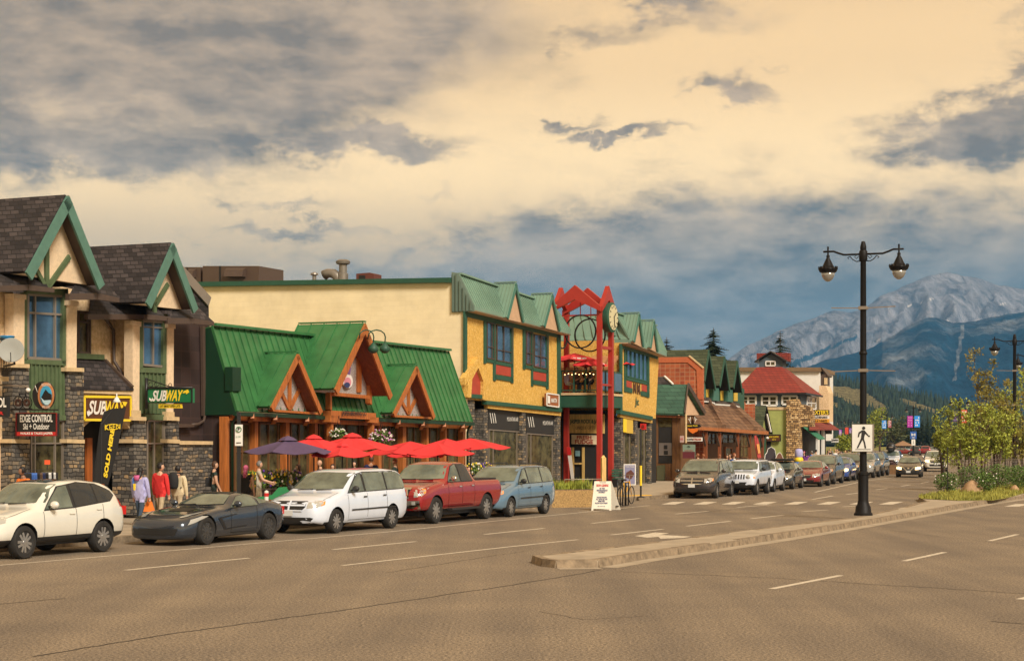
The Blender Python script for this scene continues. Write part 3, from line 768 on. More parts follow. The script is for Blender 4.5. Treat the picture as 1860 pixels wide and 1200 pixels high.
# flared eaves
g = M()
def wedge(g, fr, top_, bot, nt, nb, th=.08):
    a = [fr.p(x, y, nt) for x, y in top_]; b = [fr.p(x, y, nb) for x, y in bot]
    P = a + b[::-1]; g.hull(P, [v - Z * th for v in P])
wedge(g, A, [(-60, 480), (50, 490)], [(-60, 522), (52, 518)], -.3, .7)
wedge(g, A, [(50, 490), (70, 490)], [(52, 518), (88, 522)], -.05, .7)
wedge(g, A, [(146, 497), (180, 503)], [(127, 533), (178, 533)], -.1, .75)
wedge(g, A, [(180, 503), (186, 505)], [(178, 533), (217, 541)], -.1, .75)
wedge(g, A, [(170, 500), (262, 540)], [(160, 571), (268, 572)], -1.2, .1)
wedge(g, A, [(262, 546), (272, 546)], [(268, 572), (300, 574)], -.1, .72)
wedge(g, A, [(320, 548), (352, 552)], [(306, 578), (353, 579)], -.1, .75)
wedge(g, A, [(352, 552), (357, 555)], [(353, 579), (388, 584)], -.1, .75)
wedge(g, A, [(128, 650), (190, 653)], [(128, 703), (243, 705)], -1.0, .02)
g.build('flared_eave', m_shing, b1)
g = M()
for pts, n in (([(-60, 521), (52, 517), (52, 527), (-60, 531)], .75), ([(52, 517), (99, 523), (99, 531), (52, 527)], .76), ([(126, 533), (178, 532), (178, 544), (126, 545)], .78),
               ([(178, 532), (217, 541), (217, 549), (178, 544)], .79), ([(160, 570), (268, 571), (268, 580), (160, 580)], .12), ([(268, 571), (309, 575), (309, 583), (268, 580)], .75),
               ([(305, 577), (353, 578), (353, 588), (305, 588)], .78), ([(353, 578), (389, 584), (389, 591), (353, 588)], .79)):
    tr(g, A, pts, n, .14)
g.build('gutter', m_brown, b1)
g = M(); g.bar(A.p(190, 654, -.98), A.p(240, 703, .06), .12, .1); g.build('hip_flashing', m_brown, b1)
g = M()
tr(g, A, [(300, 460), (337, 499), (379, 547), (380, 600), (300, 600)], -1.35, .4); g.build('fire_wall', m_shing, b1)
g = M(); g.bar(A.p(330, 492, -1.3), A.p(380, 548, -1.3), .35, .07, A.n); g.build('wall_cap', m_alu, b1)
rebase(b1, A.w(0, 0, 0))

# ------------------------------------------------------------------ 2: green roofed pub
b2 = thing('pub_building', 'pub with bright green standing seam roof, cedar dormers and timber front', 'building')
def seamroof(g, a, b, c, d, n, rw=.03, rh=.045, th=.06):
    """a,b eave ends, c,d ridge ends above b,a"""
    nrm = (b - a).cross(d - a).normalized()
    if nrm.z < 0: nrm = -nrm
    g.hull([a, b, c, d], [v - nrm * th for v in (a, b, c, d)])
    for i in range(n + 1):
        t = i / n; g.bar(ext(a, b, t) + nrm * rh / 2, ext(d, c, t) + nrm * rh / 2, rw, rh, nrm)
ea, eb, rc, rd = A.p(430, 746, .65), A.p(858, 766, .65), A.p(814, 638, -.4), A.p(385, 592, -.4)
g = M(); seamroof(g, ea, eb, rc, rd, 46)
g.bar(rd + Z * .06, rc + Z * .06, .35, .09)
g.hull([rd, rc, rc - A.n * 6 - Z * 1.2, rd - A.n * 6 - Z * 1.2], [v - Z * .2 for v in (rd, rc, rc - A.n * 6 - Z * 1.2, rd - A.n * 6 - Z * 1.2)])
g.build('roof', m_greenmet, b2)
uL = A.u(430, .65)
g = M(); g.prism([ea - Z * .03, rd - Z * .03, rd - A.n * 5.6 - Z * 1.1, A.w(uL, -6, 3.4), A.w(uL, .6, 3.4)], A.d * .12)
g.build('gable_end', m_greendk, b2)
g = M(); g.fb(A, uL - .02, uL + .5, .2, .5, 4.2, 5.0); g.build('parapet_box', m_greendk, b2)
g = M(); g.fb(A, uL + .1, uL + .3, -6, .3, 0.1, 3.42); g.build('side_wall', m_darktile, b2)
g = M(); g.fb(A, uL + .3, A.u(850, 0), -.5, -.2, .1, 3.5); g.build('wall', m_woodbr, b2)
g = M(); g.bar(A.p(426, 751, .72), A.p(860, 770, .72), .12, .13); g.build('gutter', m_greendk, b2)
part(A, 'fascia_beam', m_cedar, [[(424, 753), (858, 771), (858, 779), (424, 763)]], .45, .18, b2)
posts = ((410, 425), (463, 469), (519, 526), (572, 577), (598, 606), (671, 676), (688, 693), (732, 738), (775, 779), (808, 812), (841, 846))
for x0, x1 in posts:
    part(A, 'timber_post', m_cedar, [[(x0, 756), (x1, 756), (x1, 930), (x0, 930)]], .3 if x0 < 420 else .12, .25, b2)
for a_, b_ in zip(posts, posts[1:]):
    x0, x1 = a_[1] + 1, b_[0] - 1
    if x1 - x0 < 14: continue
    part(A, 'stone_base', m_stone, [[(x0, 892), (x1, 891), (x1, 925), (x0, 927)]], .05, .2, b2)
    windowp(A, b2, x0, 769, x1, 770, 890, 889, -.1, m_woodbr, m_glassd, vs=(.35, .7) if x1 - x0 > 30 else (.5,), hs=(.42,), fw=.06, name='window')
for x, y in ((457, 754), (499, 757), (557, 760), (723, 765), (767, 768), (806, 770), (840, 772)):
    M().bar(A.p(x + 1, y + 1, .75), A.p(x - 3, y + 9, .45), .14, .16).build('rafter_tail', m_cedar, b2)
# entry portal with its lettered beam
part(A, 'entry_beam', m_cedar, [[(601, 745), (683, 750), (683, 762), (601, 758)], [(600, 754), (617, 755), (617, 768), (600, 766)], [(672, 757), (688, 758), (688, 768), (672, 767)]], 1.0, .35, b2)
part(A, 'entry_post', m_cedar, [[(602, 766), (606, 766), (606, 900), (602, 900)], [(676, 766), (680, 766), (680, 900), (676, 900)]], .9, .2, b2)
text('JASPER BREWING CO', A.p(643, 751.5, 1.06), A.d, Z, .24, m_black, b2, w=1.9, bold=.03)
# dormers
TIM = lambda cx, yb, yt, lx, ly, rx, ry: [((cx, yt), (cx, yb), .17), ((cx - 1, yb - 2), (lx, ly), .15), ((cx + 1, yb - 2), (rx, ry), .15)]
gable(A, (662, 590), (608, 708), (710, 719), 1.6, .75, 2.75, m_greenmet, m_cedar, m_cedardk, m_pebble, b2, bw=.22, ribs=5, timbers=[((652, 635), (652, 712), .3), ((676, 672), (676, 715), .3), ((640, 643), (664, 645), .14)], m_tim=m_cedar)
part(A, 'dormer_beam', m_cedar, [[(607, 712), (672, 718), (672, 724), (607, 718)]], 1.0, .3, b2)
part(A, 'bracket', m_cedar, [[(672, 690), (676, 690), (676, 735), (672, 732)], [(600, 712), (603, 712), (603, 745), (600, 743)]], .9, .2, b2)
gable(A, (540, 645), (492, 741), (583, 748), 1.15, .62, 1.35, m_greenmet, m_cedar, m_cedardk, m_pebble, b2, bw=.16, ribs=3, timbers=TIM(526, 744, 680, 512, 715, 545, 704), m_tim=m_cedar)
gable(A, (756, 667), (714, 752), (788, 757), 1.15, .62, 1.35, m_greenmet, m_cedar, m_cedardk, m_pebble, b2, bw=.16, ribs=3, timbers=TIM(742, 752, 697, 730, 730, 757, 720), m_tim=m_cedar)
part(A, 'dormer_sill', m_cedar, [[(494, 743), (581, 749), (581, 753), (494, 747)], [(716, 753), (787, 757), (787, 761), (716, 757)]], .8, .15, b2)
# painted emblem on the pebble panel: plain ovals in pink, white and dark blue
m_pink = flat('emblem_pink', (.62, .25, .32), .6); m_navy = flat('emblem_navy', (.03, .05, .14), .6); m_purp = flat('emblem_purple', (.20, .10, .28), .6)
def disc(g, fr, x, y, rx, ry, n, seg=16): return tr(g, fr, [(x + rx * cos(2 * pi * i / seg), y + ry * sin(2 * pi * i / seg)) for i in range(seg)], n, .03)
em = disc(M(), A, 632, 692, 9, 13, .84).build('emblem', m_white, b2)
disc(M(), A, 632, 694, 6, 9, .86).build('emblem_centre', m_pink, em); disc(M(), A, 631, 699, 5, 5, .88).build('emblem_base', m_navy, em)
tr(M(), A, [(628, 678), (633, 655), (638, 664), (636, 680)], .86, .03).build('emblem_crest', m_purp, em)
g = M()
for x0, x1 in ((652, 679), (668, 700)):
    P = [A.p(x0, 615, 1.7)] + [A.p(x0 + (x1 - x0) * (1 - cos(pi * t / 6)) / 2 + (0 if t < 6 else 0), 612 - 13 * sin(pi * t / 6), 1.9) for t in range(1, 7)] + [A.p(x1 - 1, 624, 1.9)]
    g.tube(P, .025, 6); g.lathe(A.p(x1 - 1, 632, 1.9), [(.02, .22), (.08, .15), (.19, .02), (.2, -.08), (.1, -.18), (0, -.2)], 10)
g.build('gooseneck_lamp', m_forest, b2, True)
g = M()
g.tube([A.p(430, 752, .7), A.p(428, 760, .6), A.p(422, 766, .45), A.p(422, 925, .42)], .055); g.build('downpipe', m_greendk, b2, True); g = M(); g.tube([A.p(856, 770, .7), A.p(851, 778, .5), A.p(849, 785, .35), A.p(849, 920, .3)], .055)
g.build('downpipe', m_greendk, b2, True)
rebase(b2, A.w(12, 0, 0))

# ------------------------------------------------------------------ 3: strand board building with cream side wall
b3 = thing('mall_building', 'yellow strand board building with pale green metal mansard, gablets and cream side wall', 'building')
W1 = -1.5
u3 = A.u(844, W1)
def loc3(px, py, n): return A.p(px, py, n)
Pq = [A.q(x, y, u3) for x, y in ((844, 510), (844, 880))]
far = A.q(330, 519, u3); far0 = Vector((far.x, far.y, 0))
c1_ = A.q(844, 566, u3); c2_ = A.q(822, 566, u3); c3_ = A.q(822, 511, u3)
g = M(); g.prism([c1_, c2_, c3_, far, far0, Vector((Pq[0].x, Pq[0].y, 0))], A.d * .3); g.build('side_wall', m_cream, b3)
g = M(); g.bar(far - A.d * .03 + Z * .05, c3_ - A.d * .03 + Z * .05, .4, .22); g.build('coping', m_forest, b3)
tf = A.w(A.u(1019, W1), W1, 0); bz = 8.2
g = M(); g.prism([A.w(u3 + .3, W1 - .5, 8.0), A.w(A.u(1019, W1), W1 - .5, 8.0), A.w(A.u(1019, W1), -17, 8.6), A.w(u3 + .3, -17, 9.0)], (0, 0, .15)); g.build('flat_roof', m_brown, b3)
part(A, 'front_wall', m_osb, [[(845, 566), (1018, 606), (1018, 748), (887, 735), (887, 728), (845, 724)]], W1, .35, b3)
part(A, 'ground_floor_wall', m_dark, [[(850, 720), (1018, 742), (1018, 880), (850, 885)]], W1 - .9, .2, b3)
g = M(); g.fb(A, A.u(1019, W1) - .3, A.u(1019, W1), W1 - 8, W1 - .35, 0, 8.0); g.build('court_wall', m_osb, b3)
part(A, 'trim', m_forest, [[(844, 565), (849, 566), (849, 722), (844, 722)], [(848, 566), (1018, 605), (1018, 614), (848, 575)], [(1013, 606), (1019, 607), (1019, 745), (1014, 744)],
     [(880, 580), (884, 580), (884, 660), (880, 660)], [(897, 584), (901, 585), (901, 692), (897, 691)], [(929, 590), (933, 591), (933, 696), (929, 695)],
     [(951, 598), (955, 599), (955, 671), (951, 670)], [(966, 602), (969, 603), (969, 702), (966, 701)], [(993, 608), (997, 609), (997, 707), (993, 706)],
     [(883, 651), (899, 654), (899, 660), (883, 657)], [(900, 655), (931, 661), (931, 667), (900, 661)], [(900, 680), (931, 685), (931, 693), (900, 688)],
     [(953, 662), (967, 665), (967, 671), (953, 668)], [(968, 667), (995, 672), (995, 678), (968, 673)], [(967, 690), (996, 694), (996, 702), (967, 697)]], W1 + .06, .08, b3)
part(A, 'red_panel', m_redpanel, [[(901, 662), (929, 667), (929, 684), (901, 679)], [(969, 674), (993, 678), (993, 693), (969, 689)]], W1 + .03, .05, b3)
for (x0, y0, x1, y1, yb0, yb1, v, h) in ((884, 585, 897, 588, 650, 652, (.72,), (.68,)), (902, 590, 929, 595, 654, 659, (.47,), (.7,)), (955, 602, 966, 604, 660, 662, (.7,), (.66,)), (970, 607, 993, 611, 665, 670, (.5,), (.66,))):
    windowp(A, b3, x0, y0, x1, y1, yb0, yb1, W1 + .03, m_brown, m_glassw, v, h, .05)
part(A, 'sill_band', m_forest, [[(884, 727), (1021, 741), (1021, 748), (884, 734)]], W1 + .22, .25, b3)
part(A, 'lower_band', m_osb, [[(886, 735), (1019, 749), (1019, 755), (886, 741)]], W1 + .1, .2, b3)
part(A, 'arrow_surround', m_osb, [[(869, 648), (886, 690), (886, 726), (878, 725), (878, 692), (869, 668), (858, 688), (856, 722), (850, 721), (850, 690), (845, 699), (845, 686)]], W1 + .25, .28, b3)
part(A, 'arrow_panel', m_redpanel, [[(869, 662), (879, 688), (879, 717), (856, 715), (856, 690)]], W1 + .1, .1, b3)
part(A, 'arrow_sill', m_forest, [[(855, 715), (879, 717), (879, 724), (855, 722)]], W1 + .2, .18, b3)
for x0, x1, d in ((879, 886, 1.1), (949, 955, .55), (1012, 1018, .6)):
    part(A, 'stone_column', m_stone, [[(x0, 742), (x1, 743), (x1, 882), (x0, 884)]], W1 + .05, d, b3)
part(A, 'stone_return', m_stone, [[(846, 722), (862, 722), (862, 885), (846, 887)]], W1 - .02, .4, b3)
for x0, x1, y in ((887, 946, 742), (956, 1010, 749)):
    sg = part(A, 'shop_fascia', flat('shop_fascia', (.022, .022, .022), .6), [[(x0, y), (x1, y + 5), (x1, y + 40), (x0, y + 37)]], W1 - .12, .1, b3)
    text('MOUNTAIN AIR', A.p(x1 - 15, y + 19, W1 - .1), A.d, Z, .2, m_white, sg, w=1.35)
    g = M()
    for k in range(3): g.bar(A.p(x0 + 3 + k * 4, y + 8, W1 - .1), A.p(x0 + 6 + k * 4, y + 26, W1 - .1), .05, .02, A.n)
    g.build('stroke_logo', m_white, sg)
    windowp(A, b3, x0, y + 38, x1 - 1, y + 42, 884, 882, W1 - .15, m_alu, m_glassd, (.14, .88), (), .05, name='shop_window')
# mansard of wing one
def mansard(par, fr, ya, yb, top, n0, n1, fas, nr, endL=None):
    """ya/yb eave line pixels at n1, top pixels at n0"""
    a, b = fr.p(*ya, n1), fr.p(*yb, n1); d, c = fr.p(*top[0], n0), fr.p(*top[1], n0)
    g = M(); seamroof(g, a, b, c, d, nr, .03, .04)
    g.bar(d + Z * .03, c + Z * .03, .3, .08)
    g.hull([d, c, c - fr.n * .4, d - fr.n * .4], [v - Z * 1.2 for v in (d, c, c - fr.n * .4, d - fr.n * .4)])
    r = g.build('mansard_roof', m_seafoam, par)
    g = M(); g.prism([a, b, b - Z * fas, a - Z * fas], fr.n * -.06); g.build('fascia', m_seafoam, r)
    g = M(); g.prism([a - Z * fas, b - Z * fas, b - Z * fas - fr.n * (n1 - n0), a - Z * fas - fr.n * (n1 - n0)], Z * .05); g.build('soffit', m_siding, r)
    return r, a, b, c, d
r1, a, b, c, d = mansard(b3, A, (862, 556), (1037, 601), [(834, 498), (1007, 556)], W1 - .3, W1 + .5, .22, 44)
g = M(); uu = A.u(862, W1 + .5)
e1 = a - Z * .24; e2 = A.w(uu, W1 - .62, e1.z); e3 = A.w(uu, W1 - .62, d.z + .1); g.prism([a, e1, e2, e3, d + Z * .05], A.d * -.08)
for i in range(6):
    n_ = W1 - .58 + i * .18; zt = d.z if n_ < W1 - .3 else d.z + (a.z - d.z) * (n_ + .07 - (W1 - .3)) / .8
    g.fb(A, uu - .14, uu - .08, n_, n_ + .07, e1.z + .03, zt)
g.build('mansard_end', flat('mansard_end_metal', (.12, .17, .14), .5), r1)
for ap, fl, f2 in (((937, 515), (921, 577), (951, 584)), ((1003, 535), (988, 592), (1017, 600))):
    gable(A, ap, fl, f2, W1 + .68, W1 + .60, 1.1, m_seafoam, m_seadk, None, m_siding, b3, bw=.13, ribs=6, th=.05, wallname='gablet_wall', roofname='gablet_roof')
# wing two
W2 = 0.0; u4 = A.u(1127, W2)
part(A, 'front_wall', m_osb, [[(1127, 622), (1197, 645), (1191, 760), (1127, 748)]], W2, .35, b3)
g = M(); g.fb(A, u4, u4 + .3, -7, -.36, 0, 8.0); g.build('wing_side_wall', m_osb, b3)
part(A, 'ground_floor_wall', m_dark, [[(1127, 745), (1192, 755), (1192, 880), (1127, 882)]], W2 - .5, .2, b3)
part(A, 'trim', m_forest, [[(1127, 624), (1131, 625), (1131, 745), (1127, 744)], [(1131, 627), (1195, 647), (1195, 652), (1131, 633)], [(1135, 632), (1138, 633), (1138, 712), (1135, 711)],
     [(1176, 645), (1180, 646), (1180, 722), (1176, 721)], [(1136, 683), (1178, 694), (1178, 699), (1136, 689)], [(1136, 702), (1149, 705), (1149, 714), (1136, 711)], [(1165, 710), (1178, 713), (1178, 721), (1165, 718)]], W2 + .06, .08, b3)
part(A, 'red_panel', m_redpanel, [[(1138, 691), (1148, 693), (1148, 705), (1138, 702)], [(1166, 698), (1176, 700), (1176, 712), (1166, 709)]], W2 + .03, .05, b3)
windowp(A, b3, 1138, 634, 1176, 646, 683, 693, W2 + .03, m_forest, m_glassw, (.2, .4, .6, .8), (), .06)
part(A, 'sill_band', m_forest, [[(1127, 744), (1186, 756), (1186, 763), (1127, 751)]], W2 + .22, .25, b3)
part(A, 'lower_band', m_osb, [[(1127, 752), (1185, 763), (1185, 768), (1127, 757)]], W2 + .1, .2, b3)
for x0, x1, d_ in ((1128, 1132, 1.4), (1153, 1158, .7), (1180, 1184, .6)):
    part(A, 'stone_column', m_stone, [[(x0, 755), (x1, 756), (x1, 882), (x0, 883)]], W2 + .05, d_, b3)
windowp(A, b3, 1133, 772, 1153, 775, 880, 879, W2 - .15, m_alu, m_glassd, (.5,), (), .05, name='shop_window')
windowp(A, b3, 1159, 778, 1180, 780, 878, 877, W2 - .15, m_alu, m_glassd, (.5,), (), .05, name='shop_window')
text('M', A.p(1153, 704, W2 + .03), A.d, Z, .62, m_signbr, b3, w=.5, bold=.05, name='wall_letter'); text('M', A.p(1160, 706, W2 + .03), A.d, Z, .62, m_signbr, b3, w=.5, bold=.05, name='wall_letter')
text('and', A.p(1156, 720, W2 + .03), A.d, Z, .1, m_signbr, b3, name='wall_letter'); text('Jt', A.p(1157, 731, W2 + .03), A.d, Z, .5, m_olive, b3, w=.7, bold=.03, name='wall_letter')
r2, a, b, c, d = mansard(b3, A, (1143, 615), (1211, 640), [(1118, 569), (1190, 592)], W2 - .3, W2 + .5, .25, 26)
zb = a.z - .25; ue = A.u(1143, W2 + .5)
g = M(); aa = A.w(ue, -.3, d.z); hh = A.w(ue, -7.5, d.z)
seamroof(g, a, A.w(ue - .0, -7.5, a.z), hh + A.d * 1.1, aa + A.d * .6, 16, .05, .06)
g.hull([a, A.w(ue, -7.5, a.z), A.w(ue, -7.5, zb), A.w(ue, .5, zb)], [v + A.d * .06 for v in (a, A.w(ue, -7.5, a.z), A.w(ue, -7.5, zb), A.w(ue, .5, zb))])
g.build('mansard_return', m_seafoam, r2)
for ap, fl, f2 in (((1161, 570), (1151, 620), (1169, 629)), ((1188, 583), (1181, 631), (1195, 638))):
    gable(A, ap, fl, f2, W2 + .68, W2 + .60, 1.0, m_seafoam, m_seadk, None, m_siding, b3, bw=.13, ribs=5, th=.05, wallname='gablet_wall', roofname='gablet_roof')
# recessed court, balcony
uc0, uc1 = A.u(1019, W1), u4
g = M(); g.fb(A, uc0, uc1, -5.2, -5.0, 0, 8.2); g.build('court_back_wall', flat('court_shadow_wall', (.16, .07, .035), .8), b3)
zf = A.p(1090, 713, .1).z
bl = M(); bl.fb(A, uc0 + 1.0, uc1, -5, .1, zf - .75, zf - .12); balc = bl.build('balcony', m_forest, b3)
g = M(); g.fb(A, uc0 + .95, uc1, -5, .16, zf - .12, zf); g.build('balcony_floor', m_cap, balc)
g = M()
ub = uc0 + 1.02
for n_ in (.08, -.55, -1.2, -1.9, -2.6): g.fb(A, ub, ub + .06, n_ - .03, n_ + .03, zf, zf + 1.15)
for k in range(4): g.fb(A, ub + (uc1 - ub) * k / 3.01, ub + (uc1 - ub) * k / 3.01 + .06, .05, .11, zf, zf + 1.15)
for z_ in (.1, 1.12): g.fb(A, ub, ub + .07, -3.2, .1, zf + z_, zf + z_ + .06); g.fb(A, ub, uc1, .04, .11, zf + z_, zf + z_ + .06)
g.build('railing', m_forest, balc)
m_clear = flat('clear_balustrade', (.35, .45, .45), .03, alpha=.92, var=0)
g = M(); g.fb(A, ub + .08, uc1, .07, .085, zf + .16, zf + 1.1); g.build('glass_screen', flat('screen_glass', (.12, .2, .26), .05, metal=.4), balc)
g = M(); random.seed(2)
for i in range(16): g.ball(A.w(ub + .03, .1 - i * .2, zf + 1.0 - .05 * (i % 2)), .028, 6, 4)
g.build('string_light', flat('bulb_glow', (1, .7, .3), .5, emit=(1, .6, .25, 3.0)), balc)
g = M()
for i in range(9):
    n_ = -4.9 + i * .55; g.hull([A.w(uc1 - .1, n_, 7.0), A.w(uc1 - .1, n_ + .42, 7.0), A.w(uc1 - .1, n_ + .42, 7.15), A.w(uc1 - .1, n_, 7.15)], [A.w(uc1 - 1.2, n_, 6.35), A.w(uc1 - 1.2, n_ + .42, 6.35), A.w(uc1 - 1.2, n_ + .42, 6.5), A.w(uc1 - 1.2, n_, 6.5)])
g.build('tiled_awning', mat('awning_tile', (.40, .19, .08), .7), b3)
# ground floor shop in the court
uw = uc1 - .3
def pw(px, py): return A.q(px, py, uw)
def trw(pts, dd): g = M(); g.prism([pw(x, y) for x, y in pts], A.d * dd); return g
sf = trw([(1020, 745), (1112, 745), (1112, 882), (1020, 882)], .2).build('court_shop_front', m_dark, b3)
m_pine = mat('pine_board', (.72, .48, .16), .6, kind='wood')
def trq(pts, u, dd, m, name, par): g = M(); g.prism([A.q(x, y, u) for x, y in pts], A.d * dd); return g.build(name, m, par)
sb = trq([(1031, 752), (1098, 752), (1098, 787), (1031, 786)], uw - .1, .06, m_pine, 'sign_board', sf)
exq = -A.n * -1
text('JASPER ROCK & JADE', A.q(1064, 766, uw - .11), A.n, Z, .28, m_forest, sb, w=1.85, bold=.03)
text('UNIQUE GIFTS', A.q(1063, 777, uw - .11), A.n, Z, .2, m_signbr, sb, w=1.1)
sb = trq([(1038, 789), (1083, 790), (1083, 807), (1038, 806)], uw - .12, .05, mat('fudge_board', (.75, .62, .42), .7), 'sign_board', sf)
text('FRESH', A.q(1061, 794, uw - .13), A.n, Z, .2, m_redpanel, sb, w=.85, bold=.03); text('FUDGE', A.q(1061, 802, uw - .13), A.n, Z, .23, m_redpanel, sb, w=1.05, bold=.03)
trq([(1038, 812), (1042, 812), (1042, 880), (1038, 880)], uw - .1, .08, m_pine, 'door_frame', sf)
trq([(1057, 812), (1061, 812), (1061, 880), (1057, 880)], uw - .1, .08, m_pine, 'door_frame', sf)
trq([(1041, 840), (1057, 840), (1057, 843), (1041, 843)], uw - .1, .08, m_pine, 'door_frame', sf)
trq([(1045, 818), (1053, 818), (1053, 828), (1045, 828)], uw - .13, .03, flat('blue_notice', (.25, .45, .5), .6), 'notice', sf)
# rooftop vents and air handlers
def ac(label, x0, y0, x1, y1, u, dep, m=m_brown):
    t = thing('air_handler', label, 'rooftop unit', 'air handling units on the cream building roof')
    P = [A.q(x0, y0, u), A.q(x1, y0, u), A.q(x1, y1, u), A.q(x0, y1, u)]
    g = M(); g.prism(P, A.d * dep); g.build('housing', m, t)
    c0 = ext(P[0], P[1], .5)
    g = M(); g.hull([ext(P[0], P[1], .45) - A.d * .02 - Z * .1, ext(P[0], P[1], .78) - A.d * .02 - Z * .1, ext(P[3], P[2], .78) - A.d * .02 + Z * .9 * (P[0].z - P[3].z) * .5, ext(P[3], P[2], .45) - A.d * .02 + Z * .9 * (P[0].z - P[3].z) * .5],
                     [ext(P[0], P[1], .45) - A.d * .25 - Z * .2, ext(P[0], P[1], .78) - A.d * .25 - Z * .2, ext(P[3], P[2], .78) - A.d * .4 + Z * .9 * (P[0].z - P[3].z) * .5, ext(P[3], P[2], .45) - A.d * .4 + Z * .9 * (P[0].z - P[3].z) * .5])
    g.build('intake_hood', m_brown, t)
    g = M(); g.prism([ext(P[0], P[1], .3) - A.d * .02, ext(P[0], P[1], .33) - A.d * .02, ext(P[3], P[2], .33) - A.d * .02, ext(P[3], P[2], .3) - A.d * .02], A.d * .04); g.build('panel_joint', m_black, t)
    rebase(t); return t
u5 = u3 + 3
ac('large brown air handling unit on the cream building roof, widest of the units', 368, 483, 470, 520, u5, 2.4, flat('unit_brown', (.085, .055, .04), .5))
ac('brown air handling unit half hidden behind the second shingle gable', 330, 485, 364, 520, u5 + .1, 2.0, flat('unit_brown', (.085, .055, .04), .5))
t = thing('condenser_unit', 'small maroon condenser box beside the flue on the cream building roof', 'rooftop unit')
g = M(); g.prism([A.q(x, y, u5) for x, y in ((647, 497), (671, 495), (679, 497), (679, 516), (647, 516))], A.d * .8); g.build('housing', flat('unit_maroon', (.12, .035, .025), .5), t)
g = M(); g.prism([A.q(x, y, u5 - .03) for x, y in ((652, 500), (663, 500), (663, 512), (652, 512))], A.d * .05); g.build('grille', m_black, t); rebase(t)
m_galv = flat('galvanised_duct', (.24, .22, .19), .4, metal=.5)
t = thing('roof_flue', 'tall capped metal flue on the cream building roof', 'flue'); g = M(); c = A.q(623, 516, u5)
g.lathe(c, [(.26, -.3), (.26, .5), (.2, .55), (.2, 1.0)], 12); g.build('pipe', m_galv, t, 'auto'); g = M(); g.lathe(c, [(.22, .95), (.34, 1.0), (.36, 1.12), (.22, 1.2), (0, 1.22)], 12); g.build('cap', m_galv, t, 'auto'); rebase(t)
t = thing('roof_flue', 'slim short vent pipe on the cream building roof, left of the curved duct', 'flue'); g = M(); c = A.q(571, 516, u5)
g.lathe(c, [(.1, -.3), (.1, .45)], 10); g.build('pipe', m_galv, t, 'auto'); g = M(); g.lathe(c, [(.1, .42), (.2, .46), (.18, .54), (0, .6)], 10); g.build('cap', m_galv, t, 'auto'); rebase(t)
g = M(); g.tube([A.q(615, 516, u5), A.q(613, 503, u5), A.q(606, 497, u5), A.q(596, 496, u5), A.q(589, 500, u5)], [.25, .25, .24, .22, .26], 12)
tag(g.build('curved_duct', m_galv, None, True), 'curved exhaust duct beside the tall flue on the cream building roof', 'duct')
rebase(bpy.data.objects['curved_duct'])
rebase(b3, A.w(u3, W1, 0))

# ------------------------------------------------------------------ red steel clock tower
ck = thing('clock_tower', 'open red steel clock tower with chevron tops standing before the yellow building', 'clock tower')
ut = A.u(1089, .5); NT0, NT1 = -2.0, .5; UT1 = ut + 1.7
zt = A.p(1089, 566, .5).z; zp = A.p(1089, 517, .5).z
for (u_, n_) in ((ut, NT1), (ut, NT0), (UT1, NT1), (UT1, NT0)):
    g = M(); g.fb(A, u_ - .12, u_ + .12, n_ - .12, n_ + .12, .1, zt + .3); g.build('post', m_redsteel, ck)
def chev(p, q, zt, zp, w=.42):
    m_ = (p + q) / 2; d = (q - p).normalized(); nrm = Vector((d.y, -d.x, 0)) * .11; hw = .17
    a0, a1 = p + d * -.17 + Z * zt, q + d * .17 + Z * zt; mm = Vector((m_.x, m_.y, zp))
    i0, i1 = p + d * .25 + Z * (zt - .25), q - d * .25 + Z * (zt - .25); mi = Vector((m_.x, m_.y, zp - .74))
    g = M()
    g.hull([a0, mm, mi, i0 - d * .42 - Z * .0], [v + nrm * 2 for v in (a0, mm, mi, i0 - d * .42)])
    g.hull([a1, mm, mi, i1 + d * .42], [v + nrm * 2 for v in (a1, mm, mi, i1 + d * .42)])
    return g
for p, q in ((A.w(ut - .12, NT0, 0), A.w(ut - .12, NT1, 0)), (A.w(UT1, NT0, 0), A.w(UT1, NT1, 0)), (A.w(ut, NT1, 0), A.w(UT1, NT1, 0)), (A.w(ut, NT0 - .1, 0), A.w(UT1, NT0 - .1, 0))):
    chev(p, q, zt + .25, zp).build('chevron', m_redsteel, ck)
g = M(); g.fb(A, ut - .1, UT1 + .1, NT1 - .1, NT1 + .1, zt - 1.9, zt - 1.75); g.fb(A, ut - .1, UT1 + .1, NT1 - .1, NT1 + .1, 5.4, 5.5); g.fb(A, ut - .05, ut + .05, NT0, NT1, zt - .2, zt - .12); g.build('cross_bar', m_redsteel, ck)
cc = A.w((ut + UT1) / 2, NT1 + .35, zt - .25); Rk = Matrix((A.d, Z, A.n)).transposed()
cl = M().lathe(cc, [(0, -.35), (.72, -.35), (.78, -.25), (.78, .05), (.70, .09), (0, .09)], 28, Rk).build('clock_case', m_forest, ck, 'auto')
fc = M().lathe(cc, [(0, .10), (.66, .10), (.66, .115), (0, .12)], 28, Rk).build('clock_face', flat('clock_face', (.62, .56, .34), .5), cl, 'auto')
g = M()
for k in range(12):
    t = k * pi / 6; v = Vector((sin(t), cos(t), 0)); g.bar(cc + Rk @ (v * .5 + Vector((0, 0, .13))), cc + Rk @ (v * .62 + Vector((0, 0, .13))), .04, .02, A.n)
g.bar(cc + A.n * .14, cc + Rk @ Vector((.28, .22, .14)), .05, .02, A.n); g.bar(cc + A.n * .15, cc + Rk @ Vector((.1, -.5, .15)), .04, .02, A.n)
g.build('clock_hands', m_black, fc)
